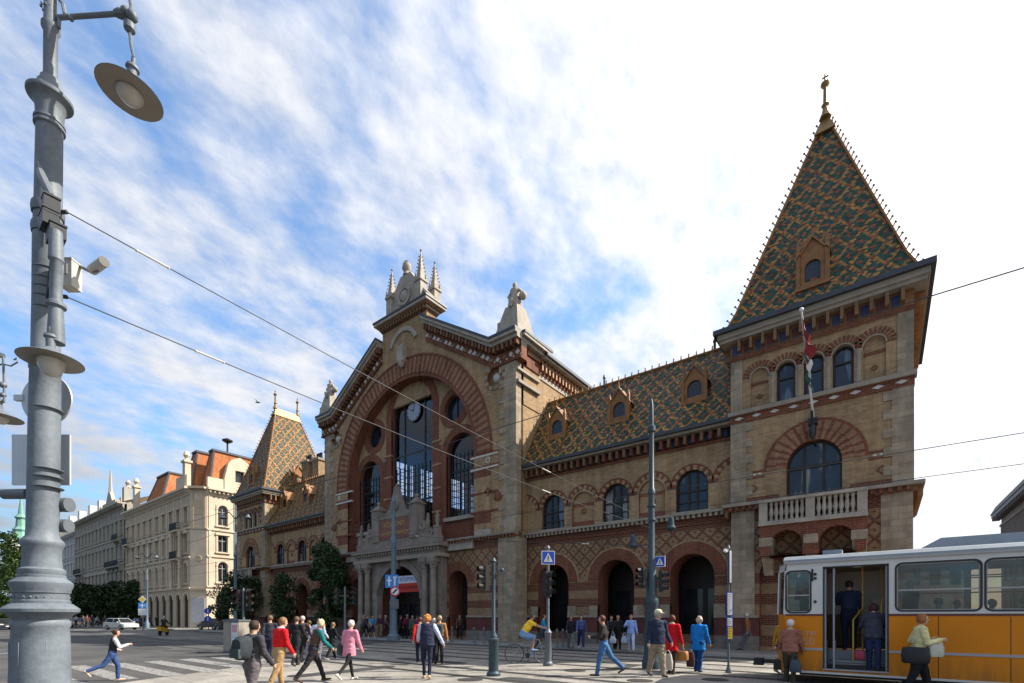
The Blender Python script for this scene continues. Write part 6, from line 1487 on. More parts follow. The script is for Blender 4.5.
# bollards on the hall pavement
for i, (px, dd) in enumerate(((563, 24.5), (568, 24.8), (557, 24.3), (484, 28), (474, 28.6), (452, 30))):
    x, y = dpt(px, dd); q = MB(); q.lathe([(0.09, 0), (0.09, 0.06), (0.06, 0.1), (0.055, 0.75), (0.075, 0.8), (0.07, 0.88), (0.02, 0.94)], (0, 0, 0), 10); o = q.build('bollard', [M_greyd]); o.location = (x, y, 0.12)
    tag(o, 'plain grey bollard on the pavement in front of the market hall', 'bollard', 'bollards along the hall pavement')
# flag on the right tower
fl_ = tag(empty('flag', (TX, YT, 10.2)), 'red white and green flag on a slanting pole of the right tower', 'flag'); bpy.context.view_layer.update()
a0, a1 = Vector((TX, YT - 0.05, 10.15)), Vector((TX, 20.6, 12.95))
q = MB(); q.tube(a0, a1, 0.05, 0.035, 8); q.ball(a1, 0.08, 8); q.build('flagpole', [M_swhite], fl_)
q = MB(); q.box(TX - 0.16, TX + 0.16, YT - 0.35, YT - 0.03, 9.85, 10.1); q.path([a0 + Vector((0, 0, -0.75)), a0 + Vector((0, -0.6, 0.15))], 0.05, 6); q.lathe([(0.04, 9.2), (0.14, 9.45), (0.1, 9.8)], (TX, YT - 0.3, 0), 8); q.build('flag_bracket', [M_iron], fl_)
q = MB(); ncol = 12
dirp = (a0 - a1).normalized()
rows = 10
grid = []
for i in range(rows + 1):
    row = []
    for j in range(ncol + 1):
        p0 = a1 + dirp * (0.25 + 1.15 * i / rows); drop = j / ncol
        sway = 0.10 * math.sin(j * 1.1 + i * 0.8) * drop + 0.10 * math.sin(i * 1.3) * drop
        row.append(q.vert((p0.x + 0.26 * drop * (1 - i / rows * .5) + sway, p0.y + 0.25 * drop, p0.z - 1.75 * drop * (0.62 + 0.38 * i / rows))))
    grid.append(row)
for i in range(rows):
    for j in range(ncol): q.face((grid[i][j], grid[i + 1][j], grid[i + 1][j + 1], grid[i][j + 1]), 0 if i < rows / 3 else (1 if i < 2 * rows / 3 else 2), True)
q.build('flag_cloth', [mat('flag_red', (0.28, 0.03, 0.03), 0.8), mat('flag_white', (0.5, 0.5, 0.5), 0.8), mat('flag_green', (0.03, 0.10, 0.06), 0.8)], fl_)
# ================================================================== WIRES
M_wire = mat('steel_wire', (0.035, 0.035, 0.04), 0.6, 0.0, var=0)
M_insul = mat('pale_insulator', (0.5, 0.48, 0.42), 0.4, var=0)
def wire(P0, P1, sag, r, label, ins=(), name='overhead_wire', group=None):
    P0 = Vector(P0); P1 = Vector(P1); n = 24
    pts = [P0.lerp(P1, k / n) + Vector((0, 0, -sag * 4 * (k / n) * (1 - k / n))) for k in range(n + 1)]
    root = tag(empty(name, P0), label, 'wire', group); bpy.context.view_layer.update()
    q = MB(); q.path(pts, r, 5); q.build('cable', [M_wire], root)
    for f in ins:
        q = MB(); k = int(f * n); a, b = pts[k], pts[k + 1]; e = (b - a).normalized(); q.tube(a, a + e * 0.3, r * 1.8, n=6); q.ball(a, r * 2.6, 6); q.ball(a + e * 0.3, r * 2.6, 6); q.build('insulator', [M_insul], root)
    return root
mt = Vector((*dpt(651.5, dA), 0))
wire(LP(66, 212), mt + Vector((0, 0, at_h(dA, 522))), 0.1, 0.0065, 'upper steel span wire from the lamp post clamp to the tall mast', (0.08, 0.62))
wire(LP(66, 297), mt + Vector((0, 0, at_h(dA, 528))), 0.12, 0.0065, 'lower steel span wire from the lamp post to the tall mast', (0.12, 0.6))
wire((-90, 8.1, 5.75), (40, 8.1, 5.75), 0.0, 0.008, 'contact wire nearest the camera, crossing before the tall tower')
wire((-90, 15.2, 5.7), (40, 15.2, 5.7), 0.0, 0.01, 'contact wire above the yellow tram')
wire((-90, 18.3, 5.7), (40, 18.3, 5.7), 0.0, 0.01, 'contact wire above the second tram track')
wire(mt + Vector((0, 0, at_h(dA, 545))), (CX - 9.5, YG - 0.05, 9.5), 0.3, 0.012, 'span wire from the tall mast to the left of the gable wall', (0.1, 0.5))
wire(Vector((*dpt(393.5, dB), at_h(dB, 512))), (CX - 21.5, 24.3, 9.2), 0.4, 0.012, 'span wire from the portal mast to the far tower', (0.4, 0.8))
wire(Vector((*dpt(235.5, 47), at_h(47, 520))), (-74, 24.9, 11.5), 0.4, 0.02, 'span wire from the left lamp mast to the cream corner building')
# bird
bx, by = dpt(258, 40); q = MB(); z = at_h(40, 402.5); b0 = Vector((bx, by, z))
q.path([b0 - camvec(0.22), b0, b0 + camvec(0.2)], [0.02, 0.06, 0.02], 6)
for s in (-1, 1): q.poly([b0 + camvec(-0.06), b0 + camvec(0.08), b0 + camvec(0.1 * s + 0.02, 0.14, s * 0.4)], 0)
tag(q.build('bird', [M_black]), 'dark bird flying in the sky left of the far tower spire', 'bird')
# ================================================================== TRAM
def tram():
    Y0, Y1 = 13.9, 16.4
    M_or = mat('tram_yellow_orange_paint', (0.56, 0.20, 0.006), 0.4, 0.0, 0.5, var=0.08, scale=1.2, bump=0.0)
    _t = NT('tram_yellow_orange_weathered'); _x, _y, _z = _t.sep()
    _g = _t.noise(1.0, 6, 0.65, vec=_t.comb(_t.m('MULTIPLY', _x, 5.0), _t.m('MULTIPLY', _z, 0.9))); _lo = _t.rng(_z, 0.3, 0.95, 0.75, 0.0)
    _c = _t.mix(_t.m('MULTIPLY', _lo, _t.rng(_g, 0.35, 0.65)), _t.vary((0.54, 0.175, 0.003), 0.8, 0.1), (0.13, 0.075, 0.03)); _t.col(_c)
    _t.bump(_t.noise(1.1, 3, 0.5), 0.12, 0.03); M_or = _t.set(0.45, 0, 0.22)
    M_cr = mat('tram_cream_paint', (0.50, 0.48, 0.46), 0.35, 0, 0.5, var=0.06)
    M_rf = mat('tram_grey_roof', (0.21, 0.235, 0.26), 0.45, var=0.12)
    M_st = mat('tram_grey_stripe', (0.30, 0.29, 0.29), 0.4, var=0.05)
    M_gs = mat('black_window_rubber', (0.015, 0.015, 0.016), 0.5, var=0.05)
    M_br = mat('dark_red_band', (0.10, 0.025, 0.015), 0.4, var=0.05)
    M_int = mat('tram_interior_brown', (0.10, 0.055, 0.025), 0.7, var=0.15)
    M_intl = mat('tram_interior_pale', (0.16, 0.12, 0.075), 0.6, var=0.1)
    M_seat = mat('red_tram_seat', (0.20, 0.03, 0.03), 0.5, var=0.1)
    M_st2 = mat('step_grey', (0.22, 0.24, 0.26), 0.5, var=0.1)
    M_pole = mat('yellow_handrail', (0.50, 0.33, 0.04), 0.35, var=0.05)
    root = tag(empty('tram', (4, 15.15, 0)), 'yellow orange articulated tram with cream window band and open rear door', 'tram'); bpy.context.view_layer.update()
    XL, XR = -2.02, 13.0; zb, zt, zm = 0.30, 3.02, 1.74
    def rrect(x0, x1, z0, z1, r=0.12, n=4):
        p = []
        for cx_, cz_, a0 in ((x1 - r, z1 - r, 0), (x0 + r, z1 - r, 90), (x0 + r, z0 + r, 180), (x1 - r, z0 + r, 270)):
            for k in range(n + 1): a = R(a0 + 90 * k / n); p.append((cx_ + r * math.cos(a), cz_ + r * math.sin(a)))
        return p
    wins = [(-1.97, -1.47, 1.80, 2.80)]
    x = 0.20
    while x + 1.36 < XR: wins.append((x, x + 1.36, 1.83, 2.86)); x += 1.45
    door = rect(-1.2, 0.06, 0.42, 2.86)
    doors = [door]
    b = MB()
    for side in (0, 1):
        b.M = Matrix.Identity(4) if side == 0 else Matrix.Translation((0, Y0 + Y1, 0)) @ Matrix.Diagonal((1, -1, 1, 1))
        hl = [rrect(a, b_, c, d, 0.10) for a, b_, c, d in wins]
        # upper cream wall
        up = [(XL, zm), (XR, zm), (XR, zt), (XL + 0.04, zt)]
        if side == 0:
            b.wall([(XL, zm), (-1.2, zm), (-1.2, zt), (XL + 0.05, zt)], [hl[0]], Y0, 0, 0.06, 2); b.wall(rect(-1.2, 0.06, 2.86, zt), [], Y0, 0)
            b.wall(rect(0.06, XR, zm, zt), hl[1:], Y0, 0, 0.06, 2)
            b.wall([(XL + 0.02, zb), (-1.2, zb), (-1.2, zm), (XL, zm)], [], Y0, 1); b.wall(rect(-1.2, 0.06, zb, 0.42), [], Y0, 1); b.wall(rect(0.06, XR, zb, zm), [], Y0, 1)
            b.box(XL + 0.02, -1.2, Y0 - 0.006, Y0 - 0.001, zm - 0.04, zm + 0.01, 4); b.box(0.06, XR, Y0 - 0.006, Y0 - 0.001, zm - 0.04, zm + 0.01, 4)
            b.box(XL + 0.02, -1.2, Y0 - 0.012, Y0 - 0.001, 0.86, 0.92, 3); b.box(0.06, XR, Y0 - 0.012, Y0 - 0.001, 0.86, 0.92, 3)
            b.box(XL + 0.05, XR, Y0 - 0.005, Y0 - 0.001, zb, zb + 0.05, 0)
            for (a, b_, c, d) in wins: # rubber gaskets
                o = rrect(a - 0.035, b_ + 0.035, c - 0.035, d + 0.035, 0.13); i = rrect(a, b_, c, d, 0.10); b.wall(o, [i], Y0 - 0.01, 2, 0.012, 2)
            for xx in (0.9, 2.0, 3.2, 4.6, 6.1, 7.5, 9.0): b.box(xx, xx + 0.012, Y0 - 0.004, Y0 - 0.001, zb + 0.06, zm - 0.05, 2)
        else:
            b.wall(up, hl, Y0, 0, 0.06, 2); b.wall([(XL + 0.02, zb), (XR, zb), (XR, zm), (XL, zm)], [], Y0, 1)
        b.M = Matrix.Identity(4)
    # nose: chamfered plan, with windscreen opening left as glass
    yb = [(XL, Y0), (XL - 0.22, Y0 + 0.55), (XL - 0.30, (Y0 + Y1) / 2), (XL - 0.22, Y1 - 0.55), (XL, Y1)]
    for (a, c) in zip(yb, yb[1:]):
        for (z0, z1, m) in ((zb, zm, 1), (2.82, zt, 0)): b.poly([(c[0], c[1], z0), (a[0], a[1], z0), (a[0] + (0.04 if z0 > 2 else 0), a[1], z1), (c[0] + (0.04 if z0 > 2 else 0), c[1], z1)], m)
    for (a) in yb: b.tube((a[0], a[1] + (0.03 if a is yb[0] else (-0.03 if a is yb[-1] else 0)), zm), (a[0] + 0.03, a[1] + (0.03 if a is yb[0] else (-0.03 if a is yb[-1] else 0)), 2.84), 0.035, n=6, m=0)
    # roof with gutter and rounded edges
    b.box(XR - 0.05, XR, Y0, Y1, zb, zt, 1)
    b.build('body', [M_cr, M_or, M_gs, M_st, M_br], root)
    r = MB()
    ys = [(Y0 - 0.03, zt), (Y0 - 0.02, zt + 0.08), (Y0 + 0.10, zt + 0.16), (Y0 + 0.45, zt + 0.21), (Y0 + 1.25, zt + 0.24), (Y1 - 0.45, zt + 0.21), (Y1 - 0.12, zt + 0.17), (Y1 + 0.02, zt + 0.06), (Y1 + 0.03, zt)]
    for (a, c) in zip(ys, ys[1:]):
        r.poly([(XL - 0.02, a[0], a[1]), (XR, a[0], a[1]), (XR, c[0], c[1]), (XL - 0.02, c[0], c[1])], 0)
        r.poly([(XL - 0.25 if 0 else XL - 0.02, a[0], a[1]), (XL - 0.02, c[0], c[1]), (XL - 0.02, (Y0 + Y1) / 2, zt)], 0)
    r.poly([(p[0] + 0.0, p[1], zt + 0.02) for p in yb], 0); r.poly([(p[0] + 0.0, p[1], zt + 0.0) for p in yb][::-1], 0)
    r.poly([(XL, Y0, zt + .02), (XL, Y1, zt + .02), (XR, Y1, zt + .02), (XR, Y0, zt + .02)][::-1], 0)
    r.box(XL, XR, Y0 - 0.05, Y0 - 0.02, zt - 0.02, zt + 0.03, 1)
    r.build('roof', [M_rf, M_st], root)
    e = MB(); e.frustum(0.45, 8.5, Y0 + 0.7, Y1 - 0.5, zt + 0.12, 1.0, 8.3, Y0 + 0.8, Y1 - 0.6, zt + 0.46, 0); e.build('roof_equipment', [M_rf], root)
    e = MB(); e.box(-1.25, -0.85, Y0 + 0.5, Y0 + 0.9, zt + 0.14, zt + 0.32, 0); e.build('roof_vent', [M_rf], root)
    for side, y in ((0, Y0 + 0.045), (1, Y1 - 0.045)):
        for i, (a, b_, c, d) in enumerate(wins):
            w = MB(); w.box(a + 0.02, b_ - 0.02, y - 0.02, y - 0.005, c + (d - c) * (0.42 if i else 0.4), c + (d - c) * (0.42 if i else 0.4) + 0.03, 0); w.box(a, a + 0.02, y - 0.02, y, c, d, 0); w.box(b_ - 0.02, b_, y - 0.02, y, c, d, 0); w.box(a + .02, b_ - .02, y - 0.02, y, c, c + 0.02, 0); w.box(a + .02, b_ - .02, y - 0.02, y, d - 0.02, d, 0)
            wo = w.build('window', [M_st], root)
            g = MB(); g.wall(rrect(a, b_, c, d, 0.10), [], y, 0); g.build('pane', [M_clear], wo)
    g = MB()
    for (a, c) in zip(yb, yb[1:]): g.poly([(c[0], c[1], zm), (a[0], a[1], zm), (a[0] + 0.03, a[1], 2.83), (c[0] + 0.03, c[1], 2.83)], 0)
    g.build('windscreen', [M_clear], root)
    # interior: floor, ceiling, seats, rails
    f = MB(); f.box(XL, XR, Y0 + 0.75, Y1 - 0.05, 0.80, 0.85, 0); f.box(XL, -1.2, Y0 + 0.02, Y0 + 0.75, 0.80, 0.85, 0); f.box(0.06, XR, Y0 + 0.02, Y0 + 0.75, 0.80, 0.85, 0)
    f.box(-1.18, 0.04, Y0 + 0.02, Y0 + 0.42, 0.36, 0.42, 1); f.box(-1.18, 0.04, Y0 + 0.42, Y0 + 0.75, 0.36, 0.62, 1); f.box(-1.18, 0.04, Y0 + 0.74, Y0 + 0.76, 0.4, 0.85, 1)
    for z in (0.45, 0.5, 0.55): f.box(-1.0, 0.0, Y0 + 0.415, Y0 + 0.42, z, z + 0.015, 0)
    f.box(XL + 0.05, XR, Y0 + 0.05, Y1 - 0.05, 2.92, 2.96, 2); f.box(-1.2, -1.17, Y0 + 0.04, Y0 + 0.75, 0.42, 2.86, 2); f.box(0.03, 0.06, Y0 + 0.04, Y0 + 0.75, 0.42, 1.75, 2)
    f.box(XL + 0.1, XR, Y1 - 0.08, Y1 - 0.065, 0.85, 1.75, 2); f.box(0.06, XR, Y0 + 0.065, Y0 + 0.08, 0.85, 1.75, 2)
    f.build('interior', [M_int, M_st2, M_intl], root)
    d = MB()   # folded door leaves at both sides of the opening
    for x0, a in ((-1.17, 12), (-1.0, -10)):
        d.box(x0, x0 + 0.035, Y0 + 0.02, Y0 + 0.42, 0.44, 2.84, 0); d.box(x0 - 0.003, x0 + 0.038, Y0 + 0.07, Y0 + 0.37, 1.1, 2.7, 1)
    for x0 in (0.0,): d.box(x0, x0 + 0.035, Y0 + 0.02, Y0 + 0.4, 0.44, 2.84, 0)
    d.box(-1.2, -1.17, Y0 - 0.012, Y0 + 0.05, 0.42, 2.89, 2); d.box(0.03, 0.06, Y0 - 0.012, Y0 + 0.05, 0.42, 2.89, 2); d.box(-1.2, 0.06, Y0 - 0.012, Y0 + 0.05, 2.86, 2.89, 2); d.box(-1.2, 0.06, Y0 - 0.03, Y0 + 0.05, 0.40, 0.43, 3)
    d.build('folding_door', [M_st2, M_clear, M_gs, M_st], root)
    h = MB()
    for (x_, y_) in ((-0.62, Y0 + 0.42), (-0.45, Y0 + 0.9), (0.3, Y0 + 0.95), (2.2, Y0 + 0.95), (4.2, Y0 + 0.95), (-0.1, Y1 - 0.6)): h.tube((x_, y_, 0.62 if y_ < Y0 + 0.5 else 0.85), (x_, y_, 2.92 if y_ > Y0 + .5 else 1.6), 0.018, n=6)
    h.tube((-0.62, Y0 + 0.42, 1.6), (-0.45, Y0 + 0.9, 1.9), 0.018, n=6); h.tube((0.1, Y0 + 0.85, 2.6), (XR, Y0 + 0.85, 2.6), 0.016, n=6); h.tube((0.1, Y1 - 0.85, 2.6), (XR, Y1 - 0.85, 2.6), 0.016, n=6)
    h.build('handrail', [M_pole], root)
    for k in range(12):
        x_ = 0.55 + k * 0.95
        for yy in (Y0 + 0.15, Y1 - 0.6):
            s = MB(); s.box(x_, x_ + 0.42, yy, yy + 0.45, 1.22, 1.27, 0); s.frustum(x_ + 0.38, x_ + 0.43, yy, yy + 0.45, 1.27, x_ + 0.44, x_ + 0.48, yy + 0.02, yy + 0.43, 1.85, 0); s.box(x_ + 0.15, x_ + 0.2, yy + 0.2, yy + 0.25, 0.85, 1.22, 1)
            s.build('seat', [M_seat, M_st], root)
    n = MB(); n.box(-0.28, -0.02, Y1 - 0.10, Y1 - 0.09, 2.0, 2.2, 0); n.box(-1.92, -1.7, Y0 + 0.065, Y0 + 0.075, 1.84, 2.1, 1); n.build('notice', [M_swhite, mat('pale_blue_paper', (0.4, 0.5, 0.55), 0.7)], root)
    l = MB(); l.lathe([(0.12, 0), (0.11, -0.03), (0.02, -0.05)], (-0.55, Y0 + 0.5, 2.92), 12); l.build('ceiling_lamp', [mat('lamp_diffuser', (0.6, 0.58, 0.5), 0.4)], root)
    # undercarriage, wheels, coupler
    u = MB(); u.box(XL + 0.3, XR, Y0 + 0.25, Y1 - 0.25, 0.22, 0.5, 0); u.box(XL + 0.15, XR, Y0 + 0.04, Y1 - 0.04, 0.30, 0.36, 0); u.build('underframe', [M_gs], root)
    for x_ in (0.6, 2.5, 8.0, 9.9):
        for yy in (14.5, 15.94):
            w = MB(); w.lathe([(0.33, -0.06), (0.35, -0.05), (0.35, 0.05), (0.31, 0.06), (0.1, 0.07)], (x_, yy, 0.352), 20, 0, (0, 1, 0)); w.build('wheel', [M_iron], root)
    c = MB(); yc = 15.15
    c.box(XL - 0.75, XL, yc - 0.06, yc + 0.06, 0.38, 0.47, 0); c.frustum(XL - 0.95, XL - 0.7, yc - 0.12, yc + 0.12, 0.32, XL - 0.92, XL - 0.7, yc - 0.12, yc + 0.12, 0.52, 0); c.box(XL - 0.3, XL - 0.1, Y0 + 0.3, Y1 - 0.3, 0.3, 0.55, 0)
    c.build('coupler', [M_gs], root)
    for (x_, z_) in ((-1.36, 2.72), (-1.36, 2.05), (-1.36, 2.62)):
        q = MB(); q.lathe([(0.035, 0), (0.035, 0.02), (0.02, 0.03)], (x_, Y0 - 0.0, z_), 10, 0, (0, -1, 0)); q.build('marker_lamp', [M_gs], root)
    q = MB(); q.box(-1.44, -1.40, Y0 - 0.02, Y0 - 0.001, 2.55, 2.85); q.build('grab_handle', [M_gs], root)
    M_num = mat('pale_red_numerals', (0.45, 0.27, 0.20), 0.5, var=0)
    text_obj("1390", 0.15, (-1.5, Y0 - 0.004, 1.27), (R(90), 0, 0), M_num, parent=root, ext=0.002)
    text_obj("50", 0.26, (-1.5, Y0 - 0.004, 1.07), (R(90), 0, 0), M_num, parent=root, ext=0.002)
tram()

# ================================================================== CARS
M_tyre = mat('black_tyre_rubber', (0.015, 0.015, 0.015), 0.8, var=0.1); M_rim = mat('alloy_rim', (0.35, 0.35, 0.36), 0.3, 0.8, var=0.05)
M_cargl = glass('dark_car_glass', (0.02, 0.022, 0.025), 0.05)
def car(loc, rz, col, label, hatch=True, name='parked_car', group=None):
    root = tag(empty(name, loc, rz), label, 'car', group)
    cm = mat('car_paint_%s' % '_'.join(str(int(c * 100)) for c in col), col, 0.25, 0.2, 0.5, var=0.02)
    # section profile along x (front = -x), loft across y
    L = 4.1
    lower = [(-2.05, 0.32), (-2.08, 0.55), (-1.95, 0.72), (-1.2, 0.90), (1.7, 0.98), (2.02, 0.90), (2.05, 0.5), (2.0, 0.30)]
    b = MB(); ny = 6
    def hull(prof, hw, inset):
        rings = []
        for f in (-1, -0.86, 0, 0.86, 1):
            k = 1.0 if abs(f) < 0.9 else inset
            rings.append([b.vert((x * (1 if abs(f) < 0.9 else 0.985), f * hw, 0.3 + (z - 0.3) * k)) for x, z in prof])
        n = len(prof)
        for a, c in zip(rings, rings[1:]):
            for i in range(n): b.face((a[i], a[(i + 1) % n], c[(i + 1) % n], c[i]), 0, True)
        b.face(rings[0], 0); b.face(rings[-1][::-1], 0)
    hull(lower, 0.86, 0.93)
    roofp = [(-0.35, 1.38), (0.2, 1.44), (1.1, 1.40), (1.55, 1.32)] if hatch else [(-0.3, 1.38), (0.2, 1.42), (0.8, 1.38)]
    b.frustum(-0.42, 1.5 if hatch else 0.95, -0.60, 0.60, 1.37, -0.3, 1.35 if hatch else 0.8, -0.54, 0.54, 1.43, 0)
    for s in (-1, 1):
        for (x0, x1, xa) in ((-1.2, -0.42, 0), (0.25, 0.28, 0), (1.9 if hatch else 1.6, 1.5 if hatch else 0.95, 0)):
            b.tube((x0, s * 0.76, 0.90), (x1, s * 0.58, 1.40), 0.035, n=5)
    b.build('body', [cm], root, world=False)
    g = MB(); g.frustum(-1.18, 1.88 if hatch else 1.58, -0.77, 0.77, 0.90, -0.44, 1.5 if hatch else 0.93, -0.59, 0.59, 1.385, 0); g.build('windows', [M_cargl], root, world=False)
    for x in (-1.3, 1.25):
        for s in (-1, 1):
            w = MB(); w.lathe([(0.26, -0.1), (0.31, -0.08), (0.31, 0.08), (0.26, 0.1)], (x, s * 0.78, 0.31), 18, 0, (0, 1, 0)); wo = w.build('wheel', [M_tyre], root, world=False)
            q = MB(); q.lathe([(0.19, 0.101 * s), (0.18, 0.11 * s), (0.03, 0.105 * s)], (x, s * 0.78, 0.31), 12, 0, (0, 1, 0)); q.build('rim', [M_rim], wo, world=False)
    for s in (-1, 1):
        q = MB(); q.cbox((-1.98, s * 0.62, 0.68), (0.16, 0.36, 0.13)); q.build('headlight', [mat('headlight_glass', (0.5, 0.5, 0.5), 0.1)], root, world=False)
        q = MB(); q.cbox((2.0, s * 0.70, 0.82), (0.1, 0.2, 0.2)); q.build('tail_light', [mat('tail_light_red', (0.3, 0.01, 0.01), 0.2)], root, world=False)
        q = MB(); q.cbox((-0.95, s * 0.93, 0.98), (0.12, 0.16, 0.11)); q.build('mirror', [cm], root, world=False)
    q = MB(); q.cbox((2.06, 0, 0.62), (0.02, 0.5, 0.11)); q.cbox((-2.08, 0, 0.45), (0.02, 0.5, 0.11)); q.build('number_plate', [M_swhite], root, world=False)
    return root
def carat(px, dd, ang, col, label, **k):
    x, y = dpt(px, dd); return car((x, y, 0), ang, col, label, **k)
carat(121, 60, R(196), (0.45, 0.46, 0.46), 'white hatchback crossing the junction left of the running woman')
carat(76, 72, R(184), (0.33, 0.22, 0.19), 'pale reddish car beside the base of the large lamp post', hatch=False)
carat(100, 84, R(4), (0.06, 0.065, 0.07), 'dark grey car under the trees behind the white hatchback', hatch=False)
carat(140, 76, R(5), (0.05, 0.05, 0.06), 'dark car partly hidden behind the white hatchback')
carat(214, 60, R(12), (0.025, 0.028, 0.032), 'black car parked by the round blue signs before the cream corner', hatch=False)
carat(232, 58, R(12), (0.05, 0.06, 0.055), 'dark car parked at the foot of the far tower, right of the black car')
carat(4, 60, R(185), (0.03, 0.03, 0.035), 'dark car at the left edge of the picture beyond the lamp post', hatch=False)
# scooter and bicycle
def bicycle(root, frame_m, s=1.0, cx=0, scooter=False):
    for x in (-0.52, 0.52):
        w = MB(); n = 28; r0 = 0.335
        pts = [(x + r0 * math.cos(2 * math.pi * k / n), 0, 0.345 + r0 * math.sin(2 * math.pi * k / n)) for k in range(n + 1)]
        w.path(pts, 0.018, 6); wo = w.build('wheel', [M_tyre], root, world=False)
        q = MB()
        for k in range(14): a = 2 * math.pi * k / 14; q.tube((x, 0.0, 0.345), (x + 0.31 * math.cos(a), 0, 0.345 + 0.31 * math.sin(a)), 0.0025, n=4)
        q.tube((x, -0.05, 0.345), (x, 0.05, 0.345), 0.025, n=8); q.path([(px_ * 0.95 + x * 0.05, py_, 0.345 + (pz - 0.345) * 0.95) for px_, py_, pz in pts], 0.011, 5); q.build('rim', [M_rim], wo, world=False)
    f = MB(); bb = (-0.05, 0, 0.30); st = (-0.20, 0, 0.80); hd = (0.36, 0, 0.86); hb = (0.40, 0, 0.70)
    for a, b_ in ((bb, st), (st, hd), (bb, hb), (bb, (-0.52, 0, 0.345)), (st, (-0.52, 0, 0.345)), (hb, (0.52, 0, 0.345)), (hd, hb), (st, (-0.23, 0, 0.92))): f.tube(a, b_, 0.017, n=6)
    f.build('frame', [frame_m], root, world=False)
    f = MB(); f.path([(0.34, 0, 0.86), (0.33, 0, 1.0), (0.36, 0.0, 1.02)], 0.015, 6); f.path([(0.36, -0.27, 1.03), (0.38, -0.1, 1.02), (0.38, 0.1, 1.02), (0.36, 0.27, 1.03)], 0.013, 6); f.build('handlebar', [M_iron], root, world=False)
    f = MB(); f.frustum(-0.38, -0.1, -0.07, 0.07, 0.92, -0.36, -0.12, -0.05, 0.05, 0.98); f.build('saddle', [M_black], root, world=False)
    f = MB(); f.lathe([(0.09, -0.01), (0.09, 0.01)], (-0.05, -0.05, 0.30), 14, 0, (0, 1, 0)); f.tube((-0.05, -0.09, 0.30), (-0.05 + 0.03, -0.09, 0.13), 0.01, n=5); f.cbox((-0.02, -0.14, 0.13), (0.1, 0.09, 0.02)); f.tube((-0.05, 0.09, 0.30), (-0.08, 0.09, 0.47), 0.01, n=5); f.cbox((-0.08, 0.14, 0.47), (0.1, 0.09, 0.02)); f.build('crankset', [M_iron], root, world=False)
# ================================================================== PEOPLE
def surface_nets(D, org, h):
    S = D < 0
    nx, ny, nz = D.shape
    c = [(i, j, k) for i in (0, 1) for j in (0, 1) for k in (0, 1)]
    cs = sum(S[i:nx - 1 + i, j:ny - 1 + j, k:nz - 1 + k].astype(np.int8) for i, j, k in c)
    act = (cs > 0) & (cs < 8)
    ids = -np.ones(act.shape, int); idx = np.argwhere(act); ids[act] = np.arange(len(idx))
    acc = np.zeros((len(idx), 3)); cnt = np.zeros(len(idx))
    I, J, K = idx.T
    for a in c:
        for ax in range(3):
            if a[ax]: continue
            b = list(a); b[ax] = 1
            da = D[I + a[0], J + a[1], K + a[2]]; db = D[I + b[0], J + b[1], K + b[2]]
            m = (da < 0) != (db < 0); t = np.where(m, da / (da - db + 1e-12), 0)
            p = np.tile(np.array(a, float), (len(idx), 1)); p[:, ax] += t
            acc += p * m[:, None]; cnt += m
    V = (idx + acc / cnt[:, None]) * h + org
    F = []
    for ax in range(3):
        u, v = (ax + 1) % 3, (ax + 2) % 3
        sl0 = [slice(None)] * 3; sl1 = [slice(None)] * 3; sl0[ax] = slice(0, -1); sl1[ax] = slice(1, None)
        A = S[tuple(sl0)]; B = S[tuple(sl1)]
        E = np.argwhere(A != B)
        for e in E:
            if e[u] == 0 or e[v] == 0 or e[u] >= act.shape[u] or e[v] >= act.shape[v]: continue
            q = []
            for (du, dv) in ((-1, -1), (0, -1), (0, 0), (-1, 0)):
                t = e.copy(); t[u] += du; t[v] += dv; q.append(ids[t[0], t[1], t[2]])
            if min(q) < 0: continue
            F.append(q if A[tuple(e)] else q[::-1])
    return V, F
def sd_cone(P, a, b, r0, r1, sc=None):
    a = np.array(a, float); b = np.array(b, float)
    if sc is not None:
        s = np.array(sc, float); P = P / s; a = a / s; b = b / s
    ab = b - a; t = np.clip(((P - a) @ ab) / max(ab @ ab, 1e-9), 0, 1)
    d = np.linalg.norm(P - a - t[..., None] * ab, axis=-1) - (r0 + (r1 - r0) * t)
    return d * (min(sc) if sc is not None else 1)
def sd_ell(P, c, r):
    q = (P - np.array(c, float)) / np.array(r, float); k = np.linalg.norm(q, axis=-1); return (k - 1) * min(r)
def smin(a, b, k):
    h = np.clip(0.5 + 0.5 * (b - a) / k, 0, 1); return b * (1 - h) + a * h - k * h * (1 - h)
def mesh_prims(prims, pad, h, keep=None):
    pts = []
    for p in prims:
        if p[0] == 'c':
            sc = p[6] if p[6] is not None else (1, 1, 1); rr = max(p[3], p[4])
            for q in (p[1], p[2]): pts += [[q[i] - rr * sc[i] for i in range(3)], [q[i] + rr * sc[i] for i in range(3)]]
        elif p[0] == 'e': pts += [[p[1][i] - p[2][i] for i in range(3)], [p[1][i] + p[2][i] for i in range(3)]]
    pts = np.array(pts); lo = pts.min(0) - pad; hi = pts.max(0) + pad
    n = np.maximum(((hi - lo) / h).astype(int) + 2, 4)
    g = np.stack(np.meshgrid(*[lo[i] + np.arange(n[i]) * h for i in range(3)], indexing='ij'), -1)
    D = None; best = None; lab = None
    def one(p, P):
        if p[0] == 'c':
            d = sd_cone(P, p[1], p[2], p[3], p[4], p[6])
            if len(p) > 7 and p[7] is not None: d = np.maximum(d, p[7] - P[..., 2])
            return d
        return sd_ell(P, p[1], p[2])
    for p in prims:
        d = one(p, g); D = d if D is None else smin(D, d, p[8] if p[0] == 'c' and len(p) > 8 else 0.014)
    if keep is not None: D = np.maximum(D, keep(g))
    V, F = surface_nets(D, lo, h)
    dl = np.stack([one(p, V) for p in prims], 0); lab = np.array([p[5] if p[0] == 'c' else p[3] for p in prims])[dl.argmin(0)]
    return V, F, lab
